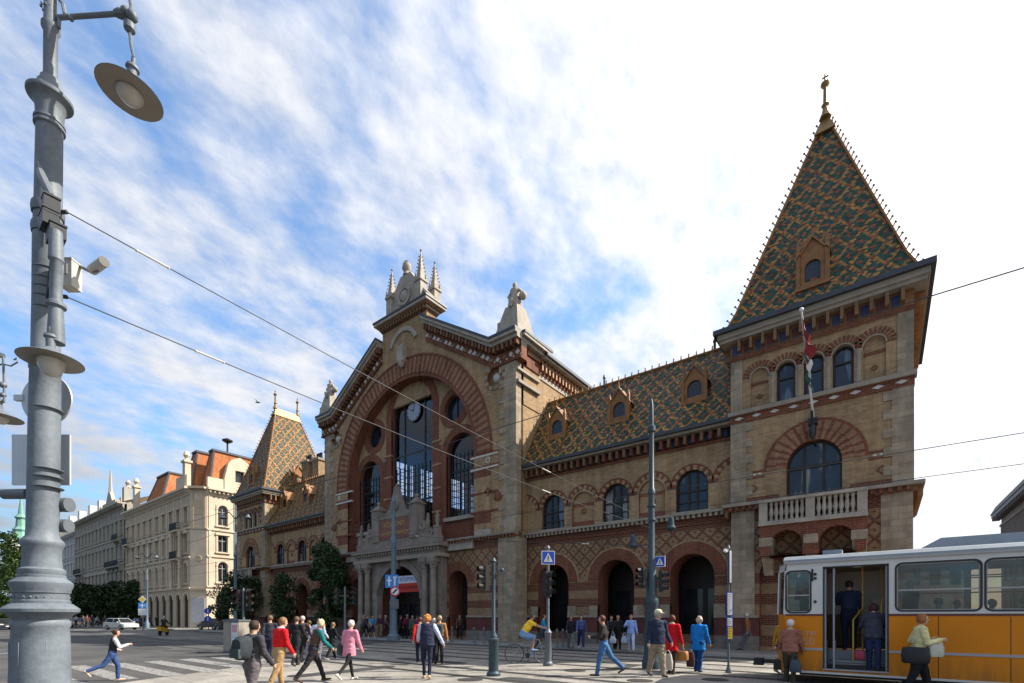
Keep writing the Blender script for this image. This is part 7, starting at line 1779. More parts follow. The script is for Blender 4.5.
SKIN = [(0.42, 0.24, 0.16), (0.36, 0.20, 0.13), (0.47, 0.29, 0.21)]
def cloth(c, rough=0.85): return mat('cloth_%s' % '_'.join('%02d' % int(x * 100) for x in c), c, rough, 0, 0.2, var=0.3, scale=6, bump=0.6, bscale=13)
def person(loc, base, face, H, label, top, legs_c, shoe=(0.03, 0.025, 0.02), hair=(0.05, 0.03, 0.02), hairstyle='short', skin=0,
           legs=((18, 5), (-20, 12)), arms=((-18, 8, 12), (18, 8, 20)), lean=3, sleeve='long', coat=None, shorts=False, build_=1.0,
           cap=None, group=None, h=0.017, headyaw=0, seat=False, vest=None, headpitch=0, scarf=None, legw=1.0, footpitch=(None, None), name='person', inner=None):
    """loc = point between the feet on the ground; face 0 = away from the camera, 90 = towards picture right"""
    k = H; B = build_
    sk = mat('skin_tone_%d' % skin, SKIN[skin], 0.55, 0, 0.4, var=0.06, scale=6)
    pr = []
    L = R(lean); U = np.array([0, math.sin(L), math.cos(L)])
    P0 = np.array([0, 0, 0.0])
    fz = []
    joints = []
    for s, (hp, kb), fp in ((-1, legs[0], footpitch[0]), (1, legs[1], footpitch[1])):
        hip = P0 + np.array([s * 0.048 * k, 0, -0.01 * k])
        a = R(hp); kn = hip + 0.240 * k * np.array([s * 0.02, math.sin(a), -math.cos(a)])
        a2 = R(hp - kb); an = kn + 0.235 * k * np.array([0, math.sin(a2), -math.cos(a2)])
        f = R(fp) if fp is not None else (0 if hp > -5 and not seat else -R(kb + max(0, -hp)) * 0.75)
        fd = np.array([0, math.cos(f), math.sin(f)]); fu = np.array([0, -math.sin(f), math.cos(f)])
        heel = an - fd * 0.018 * k - fu * 0.035 * k; toe = an + fd * 0.105 * k - fu * 0.036 * k
        joints.append((s, hip, kn, an, heel, toe)); fz.append(min(heel[2], toe[2]) - 0.017 * k)
    dz = -min(fz)
    if seat: dz = seat
    off = np.array([0, 0, dz])
    tw = legw
    for s, hip, kn, an, heel, toe in joints:
        hip, kn, an, heel, toe = [v + off for v in (hip, kn, an, heel, toe)]
        pr.append(('c', hip, kn, 0.060 * k * tw * (0.5 + 0.5 * B), 0.042 * k * tw, 2, None, None, 0.02))
        if shorts:
            pr.append(('c', kn * 0.8 + hip * .2, kn, 0.042 * k, 0.033 * k, 0, None)); pr.append(('c', kn, an, 0.032 * k, 0.019 * k, 0, None))
            pr.append(('c', hip, hip * 0.35 + kn * 0.65, 0.062 * k, 0.055 * k, 2, None, None, 0.01))
        else: pr.append(('c', kn, an, 0.040 * k * tw, 0.032 * k * tw, 2, None))
        pr.append(('c', an, heel, 0.02 * k, 0.019 * k, 3, None)); pr.append(('c', heel, toe, 0.022 * k, 0.017 * k, 3, (1.15, 1, 0.9)))
    P = P0 + off
    pr.append(('c', P + U * 0.0, P + U * 0.05 * k, 0.064 * k * B, 0.064 * k * B, 2 if coat is None else 1, (1.35, 1, 1)))
    pr.append(('c', P + U * 0.07 * k, P + U * 0.16 * k, 0.062 * k * B, 0.066 * k * B, 1, (1.35, 1, 1), None, 0.03))
    pr.append(('c', P + U * 0.16 * k, P + U * 0.27 * k, 0.067 * k * B, 0.056 * k * B, 1, (1.45, 1, 1), None, 0.03))
    sh = P + U * 0.295 * k
    sw = 0.092 * k * (0.7 + 0.3 * B)
    pr.append(('c', sh + np.array([-sw, 0, -0.012 * k]), sh + np.array([sw, 0, -0.012 * k]), 0.038 * k, 0.038 * k, 1, None, None, 0.03))
    nk = P + U * 0.32 * k; hd = nk + np.array([0, 0.018 * k + 0.03 * k * math.sin(L), 0.088 * k])
    if headpitch: hd = hd + np.array([0, 0.02 * k * headpitch / 20, -0.006 * k * headpitch / 20])
    pr.append(('c', nk - U * 0.02 * k, hd - np.array([0, 0.012 * k, 0.03 * k]), 0.03 * k, 0.029 * k, 0, None, None, 0.015))
    if coat is not None:
        hz = dz + coat * k
        pr.append(('c', P + U * 0.14 * k, P * np.array([1, 1, 0]) + np.array([0, 0.0, hz - 0.03 * k]), 0.070 * k * B, 0.086 * k * B, 1, (1.3, 1, 1), hz, 0.03))
    hands = []
    for s, (ap, ab, eb) in ((-1, arms[0]), (1, arms[1])):
        S0 = sh + np.array([s * (sw + 0.012 * k), 0, -0.012 * k])
        a, b_ = R(ap) + L * 0.5, R(ab); d1 = np.array([s * math.sin(b_), math.sin(a) * math.cos(b_), -math.cos(a) * math.cos(b_)])
        E = S0 + d1 * 0.165 * k; a2 = a + R(eb); ab2 = b_ * (0.2 if eb > 40 else 1)
        inw = -0.35 * s if eb > 60 else 0
        d2 = np.array([s * math.sin(ab2) + inw, math.sin(a2), -math.cos(a2)]); d2 /= np.linalg.norm(d2); W = E + d2 * 0.145 * k
        bare = sleeve == 'short'
        al = 4 if vest is not None else 1
        pr.append(('c', S0, E if not bare else S0 * 0.45 + E * 0.55, 0.039 * k * (0.6 + 0.4 * B), 0.034 * k, al, None, None, 0.008))
        if bare: pr.append(('c', S0, E, 0.026 * k, 0.023 * k, 0, None, None, 0.008))
        pr.append(('c', E, W, 0.033 * k if not bare else 0.023 * k, (0.027 if not bare else 0.016) * k, 0 if bare else al, None, None, 0.008))
        pr.append(('c', W, W + d2 * 0.045 * k, 0.016 * k, 0.018 * k, 0, (1, 1, 1), None, 0.008))
        hands.append((s, W + d2 * 0.04 * k, d2))
    fx, fy = math.sin(R(headyaw)), math.cos(R(headyaw))
    F_ = np.array([fx, fy, -0.012 * headpitch]); F_ /= np.linalg.norm(F_); Rt = np.array([fy, -fx, 0])
    pr.append(('e', hd + np.array([0, 0, 0.008 * k]), (0.044 * k, 0.050 * k, 0.058 * k), 0))
    pr.append(('c', hd + F_ * 0.016 * k - np.array([0, 0, 0.03 * k]), hd + F_ * 0.022 * k - np.array([0, 0, 0.042 * k]), 0.03 * k, 0.022 * k, 0, None, None, 0.02))
    pr.append(('c', hd + F_ * 0.048 * k + np.array([0, 0, 0.002 * k]), hd + F_ * 0.058 * k - np.array([0, 0, 0.010 * k]), 0.006 * k, 0.009 * k, 0, None, None, 0.006))
    for s in (-1, 1): pr.append(('c', hd + Rt * s * 0.046 * k + np.array([0, 0, 0.006 * k]), hd + Rt * s * 0.047 * k - np.array([0, 0, 0.010 * k]), 0.009 * k, 0.007 * k, 0, None, None, 0.004))
    V, F, lab = mesh_prims(pr, 0.03, h)
    me = bpy.data.meshes.new(name)
    rs = random.Random(len(label) * 7 + int(H * 100)).uniform(0, 50)
    for q in range(len(V)):   # cloth folds
        if lab[q] in (1, 2, 4):
            v = V[q]; c_ = noise.noise(Vector((v[0] * 9 + rs, v[1] * 9, v[2] * 16))) + 0.6 * noise.noise(Vector((v[0] * 22, v[1] * 22 + rs, v[2] * 30)))
            r_ = math.hypot(v[0], v[1]) + 1e-6; V[q] = v + np.array([v[0] / r_, v[1] / r_, 0.25]) * c_ * 0.011
    V = [tuple(v) for v in V]; F = [list(map(int, f)) for f in F]
    mi = [int(np.bincount([lab[q] for q in f], minlength=7).argmax()) for f in F]
    sm = [True] * len(F)
    mb = MB(); mb.v = V; mb.f = F; mb.m = mi; mb.s = sm
    for s, c, d in hands:    # fingers: four unequal, bent, plus thumb from the side of the palm
        d = Vector(d).normalized(); side = Vector((0, 1, 0)); side = (side - d * side.dot(d)).normalized() if abs(side.dot(d)) < 0.95 else Vector((0, 0, 1)); inn = d.cross(side) * (1 if True else 1)
        if inn.x * s > 0: inn = -inn
        c = Vector(c)
        for j, ln in enumerate((0.040, 0.046, 0.043, 0.034)):
            o = side * (0.0135 - 0.009 * j) * k; p0 = c + o; p1 = p0 + d * ln * 0.55 * k + inn * 0.006 * k; p2 = p1 + (d * 0.6 + inn * 0.8).normalized() * ln * 0.5 * k
            mb.path([p0, p1, p2], [0.0052 * k, 0.0048 * k, 0.0038 * k], 5, 0)
        t0 = c + side * 0.014 * k - d * 0.015 * k; t1 = t0 + (side * 0.8 + d * 0.6).normalized() * 0.022 * k; t2 = t1 + (d + inn * 0.5 + side * 0.2).normalized() * 0.020 * k
        mb.path([t0, t1, t2], [0.0065 * k, 0.006 * k, 0.0045 * k], 5, 0)
    hv = Vector(hd); Fv = Vector(F_); Rv = Vector(Rt)
    for s in (-1, 1): mb.ball(hv + Fv * 0.0445 * k + Rv * s * 0.018 * k + Vector((0, 0, 0.010 * k)), 0.0058 * k, 6, 5)
    mb.tube(hv + Fv * 0.047 * k + Rv * 0.013 * k - Vector((0, 0, 0.027 * k)), hv + Fv * 0.047 * k - Rv * 0.013 * k - Vector((0, 0, 0.027 * k)), 0.0035 * k, n=5, m=6)
    mats = [sk, cloth(top), cloth(legs_c), cloth(shoe, 0.6), cloth(vest) if vest is not None else cloth(top), M_black, mat('lip_tone', (0.26, 0.09, 0.07), 0.5, var=0)]
    o = mb.build(name, mats)
    off_ax = base
    o.location = (loc[0], loc[1], loc[2] if len(loc) > 2 else 0); o.rotation_euler = (0, 0, off_ax - R(face))
    tag(o, label, 'person', group)
    # hair as a child mesh
    hc = hd + np.array([0, 0, 0.012 * k])
    if hairstyle != 'bald' or cap:
        hp = []
        t = 0.007 * k
        if hairstyle != 'bald':
            hp.append(('e', hc - F_ * 0.006 * k, (0.047 * k + t, 0.052 * k + t * 0.8, 0.060 * k), 0))
            if hairstyle in ('bob', 'curly'): hp.append(('e', hc - F_ * 0.014 * k - np.array([0, 0, 0.022 * k]), (0.055 * k + t, 0.046 * k, 0.052 * k), 0))
            if hairstyle == 'long': hp.append(('c', hc - F_ * 0.02 * k, hc - F_ * 0.045 * k - np.array([0, 0, 0.12 * k]), 0.042 * k, 0.03 * k, 0, (1.2, 0.8, 1)))
            if hairstyle == 'bun': hp.append(('e', hc - F_ * 0.06 * k + np.array([0, 0, 0.01 * k]), (0.022 * k,) * 3, 0))
            if hairstyle == 'curly':
                rr = random.Random(len(label))
                for q in range(16):
                    v = np.array([rr.gauss(0, 1), rr.gauss(0, 1), rr.gauss(0.3, 1)]); v /= np.linalg.norm(v); v = v - F_ * max(0, v @ F_) * 0.9
                    hp.append(('e', hc - F_ * 0.008 * k + v * np.array([0.05, 0.055, 0.055]) * k, (0.016 * k,) * 3, 0))
            def keep(Pp):
                q = Pp - hc; f = q @ F_; z = q[..., 2]
                lim = -0.045 * k if hairstyle in ('short', 'bun') else -0.09 * k
                face_cut = np.minimum(f - 0.012 * k, 0.022 * k - z) if hairstyle not in ('bob', 'long', 'curly') else np.minimum(f - 0.024 * k, 0.026 * k - z)
                back = (lim - z) if hairstyle != 'long' else -np.ones_like(z)
                return np.maximum(face_cut, back)
            Vh, Fh, _ = mesh_prims(hp, 0.02, 0.010 if h < 0.02 else 0.014, keep)
            if len(Fh):
                m2 = MB(); m2.v = [tuple(v) for v in Vh]; m2.f = [list(map(int, f)) for f in Fh]; m2.m = [0] * len(Fh); m2.s = [True] * len(Fh)
                m2.build('hair', [mat('hair_%s' % '_'.join('%02d' % int(x * 100) for x in hair), hair, 0.6, 0, 0.35, var=0.3, scale=30, bump=0.5, bscale=90)], o, world=False)
        if cap:
            cm = MB(); cc = Vector(hc) + Vector((0, 0, 0.018 * k))
            cm.lathe([(0.058 * k, -0.004 * k), (0.06 * k, 0.006 * k), (0.055 * k, 0.028 * k), (0.035 * k, 0.048 * k), (0.004, 0.054 * k)], cc, 16)
            n_ = 10; ring0 = []; ring1 = []
            for j in range(n_ + 1):
                a = R(-60 + 120 * j / n_); v = Fv * math.cos(a) + Rv * math.sin(a)
                ring0.append(cm.vert(cc + v * 0.055 * k)); ring1.append(cm.vert(cc + v * 0.055 * k + Fv * 0.045 * k * math.cos(a) - Vector((0, 0, 0.008 * k))))
            for j in range(n_): cm.face((ring0[j], ring0[j + 1], ring1[j + 1], ring1[j]), 0)
            cm.build('cap', [cloth(cap)], o, world=False)
    if scarf:
        sm_ = MB(); sm_.lathe([(0.035 * k, -0.012 * k), (0.05 * k, -0.008 * k), (0.052 * k, 0.008 * k), (0.036 * k, 0.016 * k)], Vector(nk) + Vector((0, 0.004 * k, 0.005 * k)), 12); sm_.build('scarf', [cloth(scarf)], o, world=False)
    o['sh'] = 0.0; del o['sh']
    return o, hands, sh, P
def base_at(px): return YAW - math.atan((px - 512) / 485)
def at(px, foot, face, H, label, **k):
    x, y, d = gpt(px, foot); r = person((x, y, 0), base_at(px), face, H, label, **k); return r
def atd(px, dd, face, H, label, z=0.0, **k):
    x, y = dpt(px, dd); return person((x, y, z), base_at(px), face, H, label, **k)
def hand_world(res, i):
    o, hands, sh, P = res; bpy.context.view_layer.update(); return o.matrix_world @ Vector(hands[i][1]) 
def bag(p, w, d, hgt, col, label, drop=0.18, kind='bag', rz=0.0, cat='bag', handle_m=None, name='handbag', taper=0.85, rough=0.5):
    """soft bag hanging from a hand point"""
    root = tag(empty(name, (p.x, p.y, p.z), rz), label, cat)
    b = MB(); t = -drop; n = 10
    rings = []
    for (z, k) in ((t - hgt, 0.86), (t - hgt * 0.93, 1.0), (t - hgt * 0.5, 1.05), (t - hgt * 0.1, taper), (t, taper * 0.9)):
        rings.append([b.vert((w / 2 * k * math.copysign(abs(math.cos(a)) ** 0.5, math.cos(a)), d / 2 * k * math.copysign(abs(math.sin(a)) ** 0.5, math.sin(a)), z)) for a in [2 * math.pi * j / 16 for j in range(16)]])
    for A, C in zip(rings, rings[1:]):
        for j in range(16): b.face((A[j], A[(j + 1) % 16], C[(j + 1) % 16], C[j]), 0, True)
    b.face(rings[0][::-1], 0); b.face(rings[-1], 0)
    b.build('bag_body', [mat('bag_%s' % '_'.join('%02d' % int(x * 100) for x in col), col, rough, var=0.2, scale=8)], root, world=False)
    q = MB()
    for s in (-1, 1): q.path([(-w * 0.28, s * d * 0.2, t - 0.01), (-w * 0.2, s * d * 0.12, t + drop * 0.6), (0, s * 0.01, -0.01), (w * 0.2, s * d * 0.12, t + drop * 0.6), (w * 0.28, s * d * 0.2, t - 0.01)], 0.006, 5)
    q.build('handle', [handle_m or mat('bag_%s' % '_'.join('%02d' % int(x * 100) for x in col), col, rough)], root, world=False)
    return root
def backpack(res, col, label, k=1.6, w=0.30, hh=0.42, accent=None, d=0.18):
    o, hands, sh, P = res
    root = tag(empty('backpack', o.location, o.rotation_euler.z), label, 'backpack')
    c = np.array(sh) * 0.62 + np.array(P) * 0.38; bx = MB(); y0 = c[1] - 0.085 * k
    rings = []
    for (yy, f) in ((y0 + 0.03, 0.92), (y0, 1.0), (y0 - d * 0.6, 0.95), (y0 - d, 0.7)):
        rings.append([bx.vert((w / 2 * f * math.copysign(abs(math.cos(a)) ** 0.55, math.cos(a)), yy - 0.02 * (math.sin(a) < 0), c[2] + hh / 2 * f * math.copysign(abs(math.sin(a)) ** 0.6, math.sin(a)))) for a in [2 * math.pi * j / 20 for j in range(20)]])
    for A, C in zip(rings, rings[1:]):
        for j in range(20): bx.face((A[j], A[(j + 1) % 20], C[(j + 1) % 20], C[j]), 0, True)
    bx.face(rings[0][::-1], 0); bx.face(rings[-1], 0)
    m_ = cloth(col); bx.build('pack_body', [m_], root, world=False)
    q = MB(); q.box(-w * 0.36, w * 0.36, y0 - d - 0.035, y0 - d + 0.03, c[2] - hh * 0.38, c[2] - hh * 0.02); q.build('front_pocket', [cloth(accent or col)], root, world=False)
    q = MB(); s_ = np.array(sh)
    for s in (-1, 1): q.path([(s * w * 0.3, y0, c[2] + hh * 0.35), (s * w * 0.32, s_[1] - 0.02, s_[2] + 0.03 * k), (s * w * 0.34, s_[1] + 0.062 * k, s_[2] - 0.03 * k), (s * w * 0.36, c[1] + 0.075 * k, c[2] - 0.02 * k), (s * w * 0.42, y0 + 0.02, c[2] - hh * 0.3)], 0.016, 5)
    q.build('strap', [m_], root, world=False)
    return root
NAVY = (0.018, 0.022, 0.045); BLACK = (0.014, 0.014, 0.015); JEAN = (0.035, 0.065, 0.14); KHAKI = (0.26, 0.19, 0.11)
# --- left
at(112, 681, 88, 1.36, 'running young woman in dark vest, white sleeves and jeans on the zebra crossing', top=(0.02, 0.018, 0.02), legs_c=(0.03, 0.06, 0.16), vest=(0.50, 0.48, 0.5), shoe=(0.5, 0.35, 0.25), hair=(0.04, 0.015, 0.01), hairstyle='bun', legs=((22, 22), (-34, 34)), arms=((-25, 6, 85), (20, 6, 85)), lean=8)
r = at(252, 715, 52, 1.60, 'man with short dark hair in a charcoal jacket at lower left, carrying a backpack', top=(0.045, 0.042, 0.048), legs_c=(0.10, 0.085, 0.09), hair=(0.03, 0.015, 0.008), legs=((12, 5), (-14, 10)), arms=((5, 6, 10), (8, 10, 25)), build_=1.05, h=0.014)
backpack(r, (0.028, 0.034, 0.04), 'dark grey backpack with pale tag on the man at lower left', accent=(0.04, 0.055, 0.06))
o_ = at(237, 712, 70, 1.12, 'dark padded jacket of a short person cut off at the bottom left corner', top=(0.012, 0.012, 0.014), legs_c=BLACK, hair=(0.02, 0.015, 0.01), coat=-0.08, build_=1.3, lean=22) if False else None
at(279, 692, 62, 1.66, 'man in bright red sweater and tan trousers walking on the crossing', top=(0.52, 0.008, 0.012), legs_c=(0.30, 0.19, 0.09), shoe=(0.08, 0.04, 0.02), hair=(0.20, 0.10, 0.04), legs=((10, 4), (-16, 10)), arms=((-6, 6, 12), (6, 6, 20)), build_=1.15, lean=4, headpitch=18, scarf=(0.4, 0.35, 0.4), h=0.014, skin=2)
at(313, 682, 74, 1.66, 'white haired man in brown vest over teal sleeves, striding right of the red sweater', top=(0.065, 0.042, 0.03), vest=(0.01, 0.12, 0.12), legs_c=(0.018, 0.016, 0.02), shoe=(0.06, 0.03, 0.025), hair=(0.50, 0.42, 0.26), hairstyle='curly', legs=((26, 8), (-27, 10)), arms=((-8, 6, 15), (14, 6, 25)), lean=14, headpitch=25, build_=1.05, h=0.014)
at(318, 662, 20, 1.58, 'person in pale blue shirt and grey trousers with a diagonal strap, seen from behind', top=(0.42, 0.46, 0.62), legs_c=(0.13, 0.12, 0.15), shoe=(0.3, 0.28, 0.28), hair=(0.03, 0.02, 0.015), legs=((7, 2), (-8, 6)), arms=((8, 8, 25), (12, 10, 35)), build_=1.15, legw=1.15)
at(309, 661, 10, 1.5, 'person in pale lilac trousers half hidden behind the white haired man', top=(0.25, 0.25, 0.33), legs_c=(0.42, 0.40, 0.52), hair=(0.10, 0.05, 0.02), arms=((4, 5, 10), (4, 5, 10)), legs=((6, 2), (-6, 4)))
at(332, 660, 60, 1.45, 'dark dressed woman with light brown hair right of the pale blue shirt', top=(0.012, 0.012, 0.014), legs_c=BLACK, shoe=(0.45, 0.42, 0.4), hair=(0.18, 0.11, 0.05), hairstyle='long', legs=((16, 4), (-20, 8)))
at(270, 664, 10, 1.72, 'man with light brown hair behind the red sweater man', top=(0.03, 0.03, 0.04), legs_c=NAVY, hair=(0.13, 0.08, 0.04), h=0.02)
at(296, 666, 30, 1.68, 'person in black with reddish hair between the red sweater and the white haired man', top=(0.012, 0.012, 0.016), legs_c=BLACK, hair=(0.12, 0.06, 0.03), h=0.02)
at(302, 662, 20, 1.70, 'person with pale cap seen over the white haired man', top=(0.05, 0.04, 0.04), legs_c=BLACK, hair=(0.4, 0.36, 0.32), h=0.02)
r = at(349, 681, 40, 1.62, 'elderly woman with short white hair in a long pink cardigan, black leggings', top=(0.50, 0.19, 0.26), legs_c=(0.012, 0.012, 0.013), shoe=(0.52, 0.45, 0.40), hair=(0.55, 0.52, 0.46), coat=-0.10, legs=((24, 10), (-30, 22)), arms=((-10, 7, 12), (8, 7, 15)), legw=0.72, lean=7, build_=1.05, h=0.014)
bag(hand_world(r, 0) + Vector((-0.05, 0, 0.55)), 0.34, 0.14, 0.32, (0.015, 0.02, 0.035), 'navy shoulder bag hanging at the left side of the pink cardigan', drop=0.3, name='shoulder_bag')
# by the portal
def far(px, dd, face, H, label, **k): return atd(px, dd, face, H, label, h=0.022, z=k.pop('z', 0.12), **k)
far(372, 34.5, 150, 1.62, 'person in bright blue t-shirt and dark shorts near the portal columns', top=(0.02, 0.25, 0.5), legs_c=(0.02, 0.02, 0.03), shorts=True, shoe=(0.45, 0.42, 0.4), sleeve='short')
far(366, 35.5, 120, 1.66, 'dark clothed person left of the blue t-shirt by the columns', top=(0.05, 0.035, 0.06), legs_c=BLACK)
far(380.5, 35, 200, 1.68, 'person in plum jacket and beige trousers right of the blue t-shirt', top=(0.05, 0.02, 0.05), legs_c=(0.17, 0.12, 0.07), hair=(0.15, 0.1, 0.08))
far(407, 33.5, 10, 1.68, 'person in dark red jacket waiting in front of the portal door', top=(0.10, 0.01, 0.035), legs_c=BLACK, hair=(0.2, 0.15, 0.12), skin=1)
far(412.5, 33.0, -10, 1.60, 'person in grey green coat beside the dark red jacket at the door', top=(0.05, 0.08, 0.07), legs_c=(0.09, 0.09, 0.05), hair=(0.25, 0.2, 0.16), coat=-0.05)
far(400, 34.0, 80, 1.62, 'person in black with red bag in the shade of the portal', top=(0.02, 0.012, 0.014), legs_c=BLACK)
far(416.5, 33.6, 30, 1.60, 'person in crimson top at the right edge of the doorway group', top=(0.28, 0.02, 0.05), legs_c=BLACK)
far(459.5, 32.5, 170, 1.66, 'shadowed person by the small arch right of the portal', top=(0.06, 0.03, 0.02), legs_c=BLACK, skin=1)
for px, cl_, lb in ((363, (0.10, 0.09, 0.1), 'grey dressed person at the left end of the group by the columns'), (385, (0.11, 0.1, 0.1), 'grey haired person at the right end of the group by the columns')):
    far(px, 36.2, 90, 1.64, lb, top=cl_, legs_c=(0.05, 0.045, 0.04), hair=(0.3, 0.28, 0.25))
r = at(427, 679, 8, 1.72, 'ginger haired woman in navy quilted vest with pale blue sleeves walking away', top=(0.014, 0.020, 0.045), vest=(0.40, 0.46, 0.62), legs_c=(0.012, 0.015, 0.035), shoe=(0.45, 0.30, 0.17), hair=(0.45, 0.17, 0.03), hairstyle='curly', coat=-0.02, legs=((8, 3), (-10, 12)), arms=((18, 12, 40), (4, 26, 12)), build_=1.12, legw=0.8, lean=5, h=0.014)
r = at(439.5, 664, 5, 1.68, 'man with ochre sleeves and a dark backpack ahead of the ginger woman', top=(0.38, 0.15, 0.05), legs_c=(0.014, 0.013, 0.014), hair=(0.30, 0.22, 0.12), legs=((10, 3), (-8, 5)), arms=((2, 10, 10), (2, 10, 10)), h=0.02)
backpack(r, (0.03, 0.045, 0.05), 'grey teal backpack on the man with ochre sleeves', accent=(0.06, 0.09, 0.1))
at(420, 663, 0, 1.66, 'dark coated person with red sleeve left of the ginger woman', top=(0.45, 0.025, 0.015), legs_c=(0.02, 0.02, 0.04), hair=(0.06, 0.02, 0.03), coat=-0.08, h=0.02)
at(434, 664, 10, 1.62, 'grey haired person between the ginger woman and the ochre sleeved man', top=(0.04, 0.04, 0.06), legs_c=BLACK, hair=(0.4, 0.38, 0.38), h=0.02)
# cyclist
xb, yb_, db = gpt(529, 663.5)
bk = tag(empty('bicycle', (xb, yb_, 0), base_at(529)), 'city bicycle with green forks ridden past the signal pole', 'bicycle')
bicycle(bk, mat('silver_grey_bike_frame', (0.22, 0.24, 0.22), 0.3, 0.4))
person((xb - math.cos(base_at(529)) * 0.22, yb_ - math.sin(base_at(529)) * 0.22, 0), base_at(529), 90, 1.74, 'cyclist in yellow orange t-shirt and blue shorts riding past the black signal pole', top=(0.80, 0.50, 0.04), legs_c=(0.16, 0.28, 0.50), shorts=True, sleeve='short', shoe=(0.2, 0.3, 0.5), hair=(0.09, 0.06, 0.04), seat=1.06, legs=((52, 62), (78, 88)), arms=((48, 6, 8), (48, 6, 8)), lean=34, build_=1.2, h=0.014, footpitch=(0, 0), headpitch=-15, skin=1)
far(543, 23, 100, 1.66, 'person in bright blue top half hidden by the black signal pole', top=(0.01, 0.2, 0.42), legs_c=(0.03, 0.05, 0.08), z=0.12)
far(571, 24.3, 175, 1.6, 'woman in dark coat with light trousers standing by the first arch', top=(0.02, 0.025, 0.035), legs_c=(0.16, 0.16, 0.17), hair=(0.10, 0.04, 0.02), coat=-0.06, hairstyle='bob')
far(581, 23.5, 172, 1.62, 'woman in blue denim jacket and white shoes by the first arch', top=(0.06, 0.08, 0.22), legs_c=(0.02, 0.025, 0.07), shoe=(0.5, 0.5, 0.52), hair=(0.04, 0.02, 0.015), hairstyle='long')
r = at(604, 676, -82, 1.72, 'man in black leather jacket and blue jeans striding left past the arches', top=(0.025, 0.022, 0.02), legs_c=(0.045, 0.12, 0.26), shoe=(0.07, 0.05, 0.035), hair=(0.09, 0.02, 0.02), legs=((16, 6), (-30, 18)), arms=((10, 8, 75), (14, 8, 70)), build_=1.05, h=0.014)
far(618, 22.6, 180, 1.62, 'person in black carrying white plastic bags, before the middle arch', top=(0.02, 0.018, 0.02), legs_c=BLACK, hair=(0.16, 0.08, 0.03))
far(611, 22.9, 160, 1.6, 'dark figure left of the person with plastic bags', top=(0.03, 0.03, 0.035), legs_c=BLACK, hair=(0.02, 0.015, 0.015))
r2 = atd(631, 22.0, 175, 1.64, 'woman in pale blue tunic and white trousers before the middle arch', top=(0.22, 0.34, 0.66), legs_c=(0.42, 0.48, 0.66), shoe=(0.45, 0.38, 0.4), hair=(0.20, 0.04, 0.02), hairstyle='bob', coat=-0.06, h=0.02, z=0.12, arms=((4, 10, 10), (30, 25, 70)))
for px_, lb in ((613, 'white plastic shopping bag, left one of the pair before the middle arch'), (624.5, 'white plastic shopping bag next to the pale blue tunic')):
    x, y = dpt(px_, 22.3); bag(Vector((x, y, 0.95)), 0.3, 0.16, 0.34, (0.45, 0.47, 0.55), lb, drop=0.16, name='shopping_bag', taper=0.6)
# couple and friends
r = at(657, 677, 22 + 130, 1.84, 'tall man in beige cap, navy jacket and khaki trousers beside the red coat', top=(0.016, 0.024, 0.05), legs_c=(0.25, 0.20, 0.14), shoe=(0.05, 0.04, 0.035), hair=(0.3, 0.28, 0.25), cap=(0.50, 0.44, 0.33), legs=((14, 4), (-16, 8)), arms=((-4, 14, 30), (2, 12, 15)), build_=1.25, coat=-0.03, legw=1.25, h=0.014, headyaw=-60, skin=2)
at(671.5, 674, 20, 1.70, 'woman in long scarlet coat with cream scarf holding a basket', top=(0.50, 0.006, 0.012), legs_c=(0.02, 0.01, 0.015), hair=(0.12, 0.02, 0.01), hairstyle='bob', coat=-0.14, scarf=(0.5, 0.42, 0.3), arms=((6, 8, 10), (4, 10, 10)), legs=((5, 2), (-6, 4)), build_=1.08, legw=0.8, h=0.014)
x, y = dpt(681, 14.3); bag(Vector((x, y, 0.86)), 0.40, 0.26, 0.27, (0.34, 0.14, 0.03), 'brown woven shopping basket held by the woman in scarlet', drop=0.20, name='basket', cat='basket', taper=1.0)
at(698, 672, 25, 1.66, 'elderly woman with white curls in a bright blue coat seen from behind', top=(0.008, 0.17, 0.50), legs_c=(0.008, 0.05, 0.18), shoe=(0.01, 0.02, 0.06), hair=(0.50, 0.42, 0.30), hairstyle='curly', coat=-0.14, arms=((6, 10, 10), (4, 10, 10)), legs=((4, 2), (-5, 4)), build_=1.22, legw=1.15, lean=8, h=0.014)
x, y = dpt(690.5, 14.5); bag(Vector((x, y, 0.72)), 0.22, 0.16, 0.44, (0.05, 0.02, 0.02), 'dark red trolley bag between the scarlet and blue coats', drop=0.1, name='trolley_bag')
x, y = dpt(668, 14.0); bag(Vector((x, y, 0.72)), 0.26, 0.14, 0.46, (0.42, 0.38, 0.32), 'cream patterned carrier bag at the feet of the man in the cap', drop=0.12, name='carrier_bag', taper=0.8)
far(748, 22.3, -70, 1.72, 'white haired man in rusty brown jacket walking by the right tower plinth', top=(0.22, 0.09, 0.03), legs_c=(0.10, 0.10, 0.13), hair=(0.5, 0.48, 0.45), legs=((22, 6), (-24, 8)))
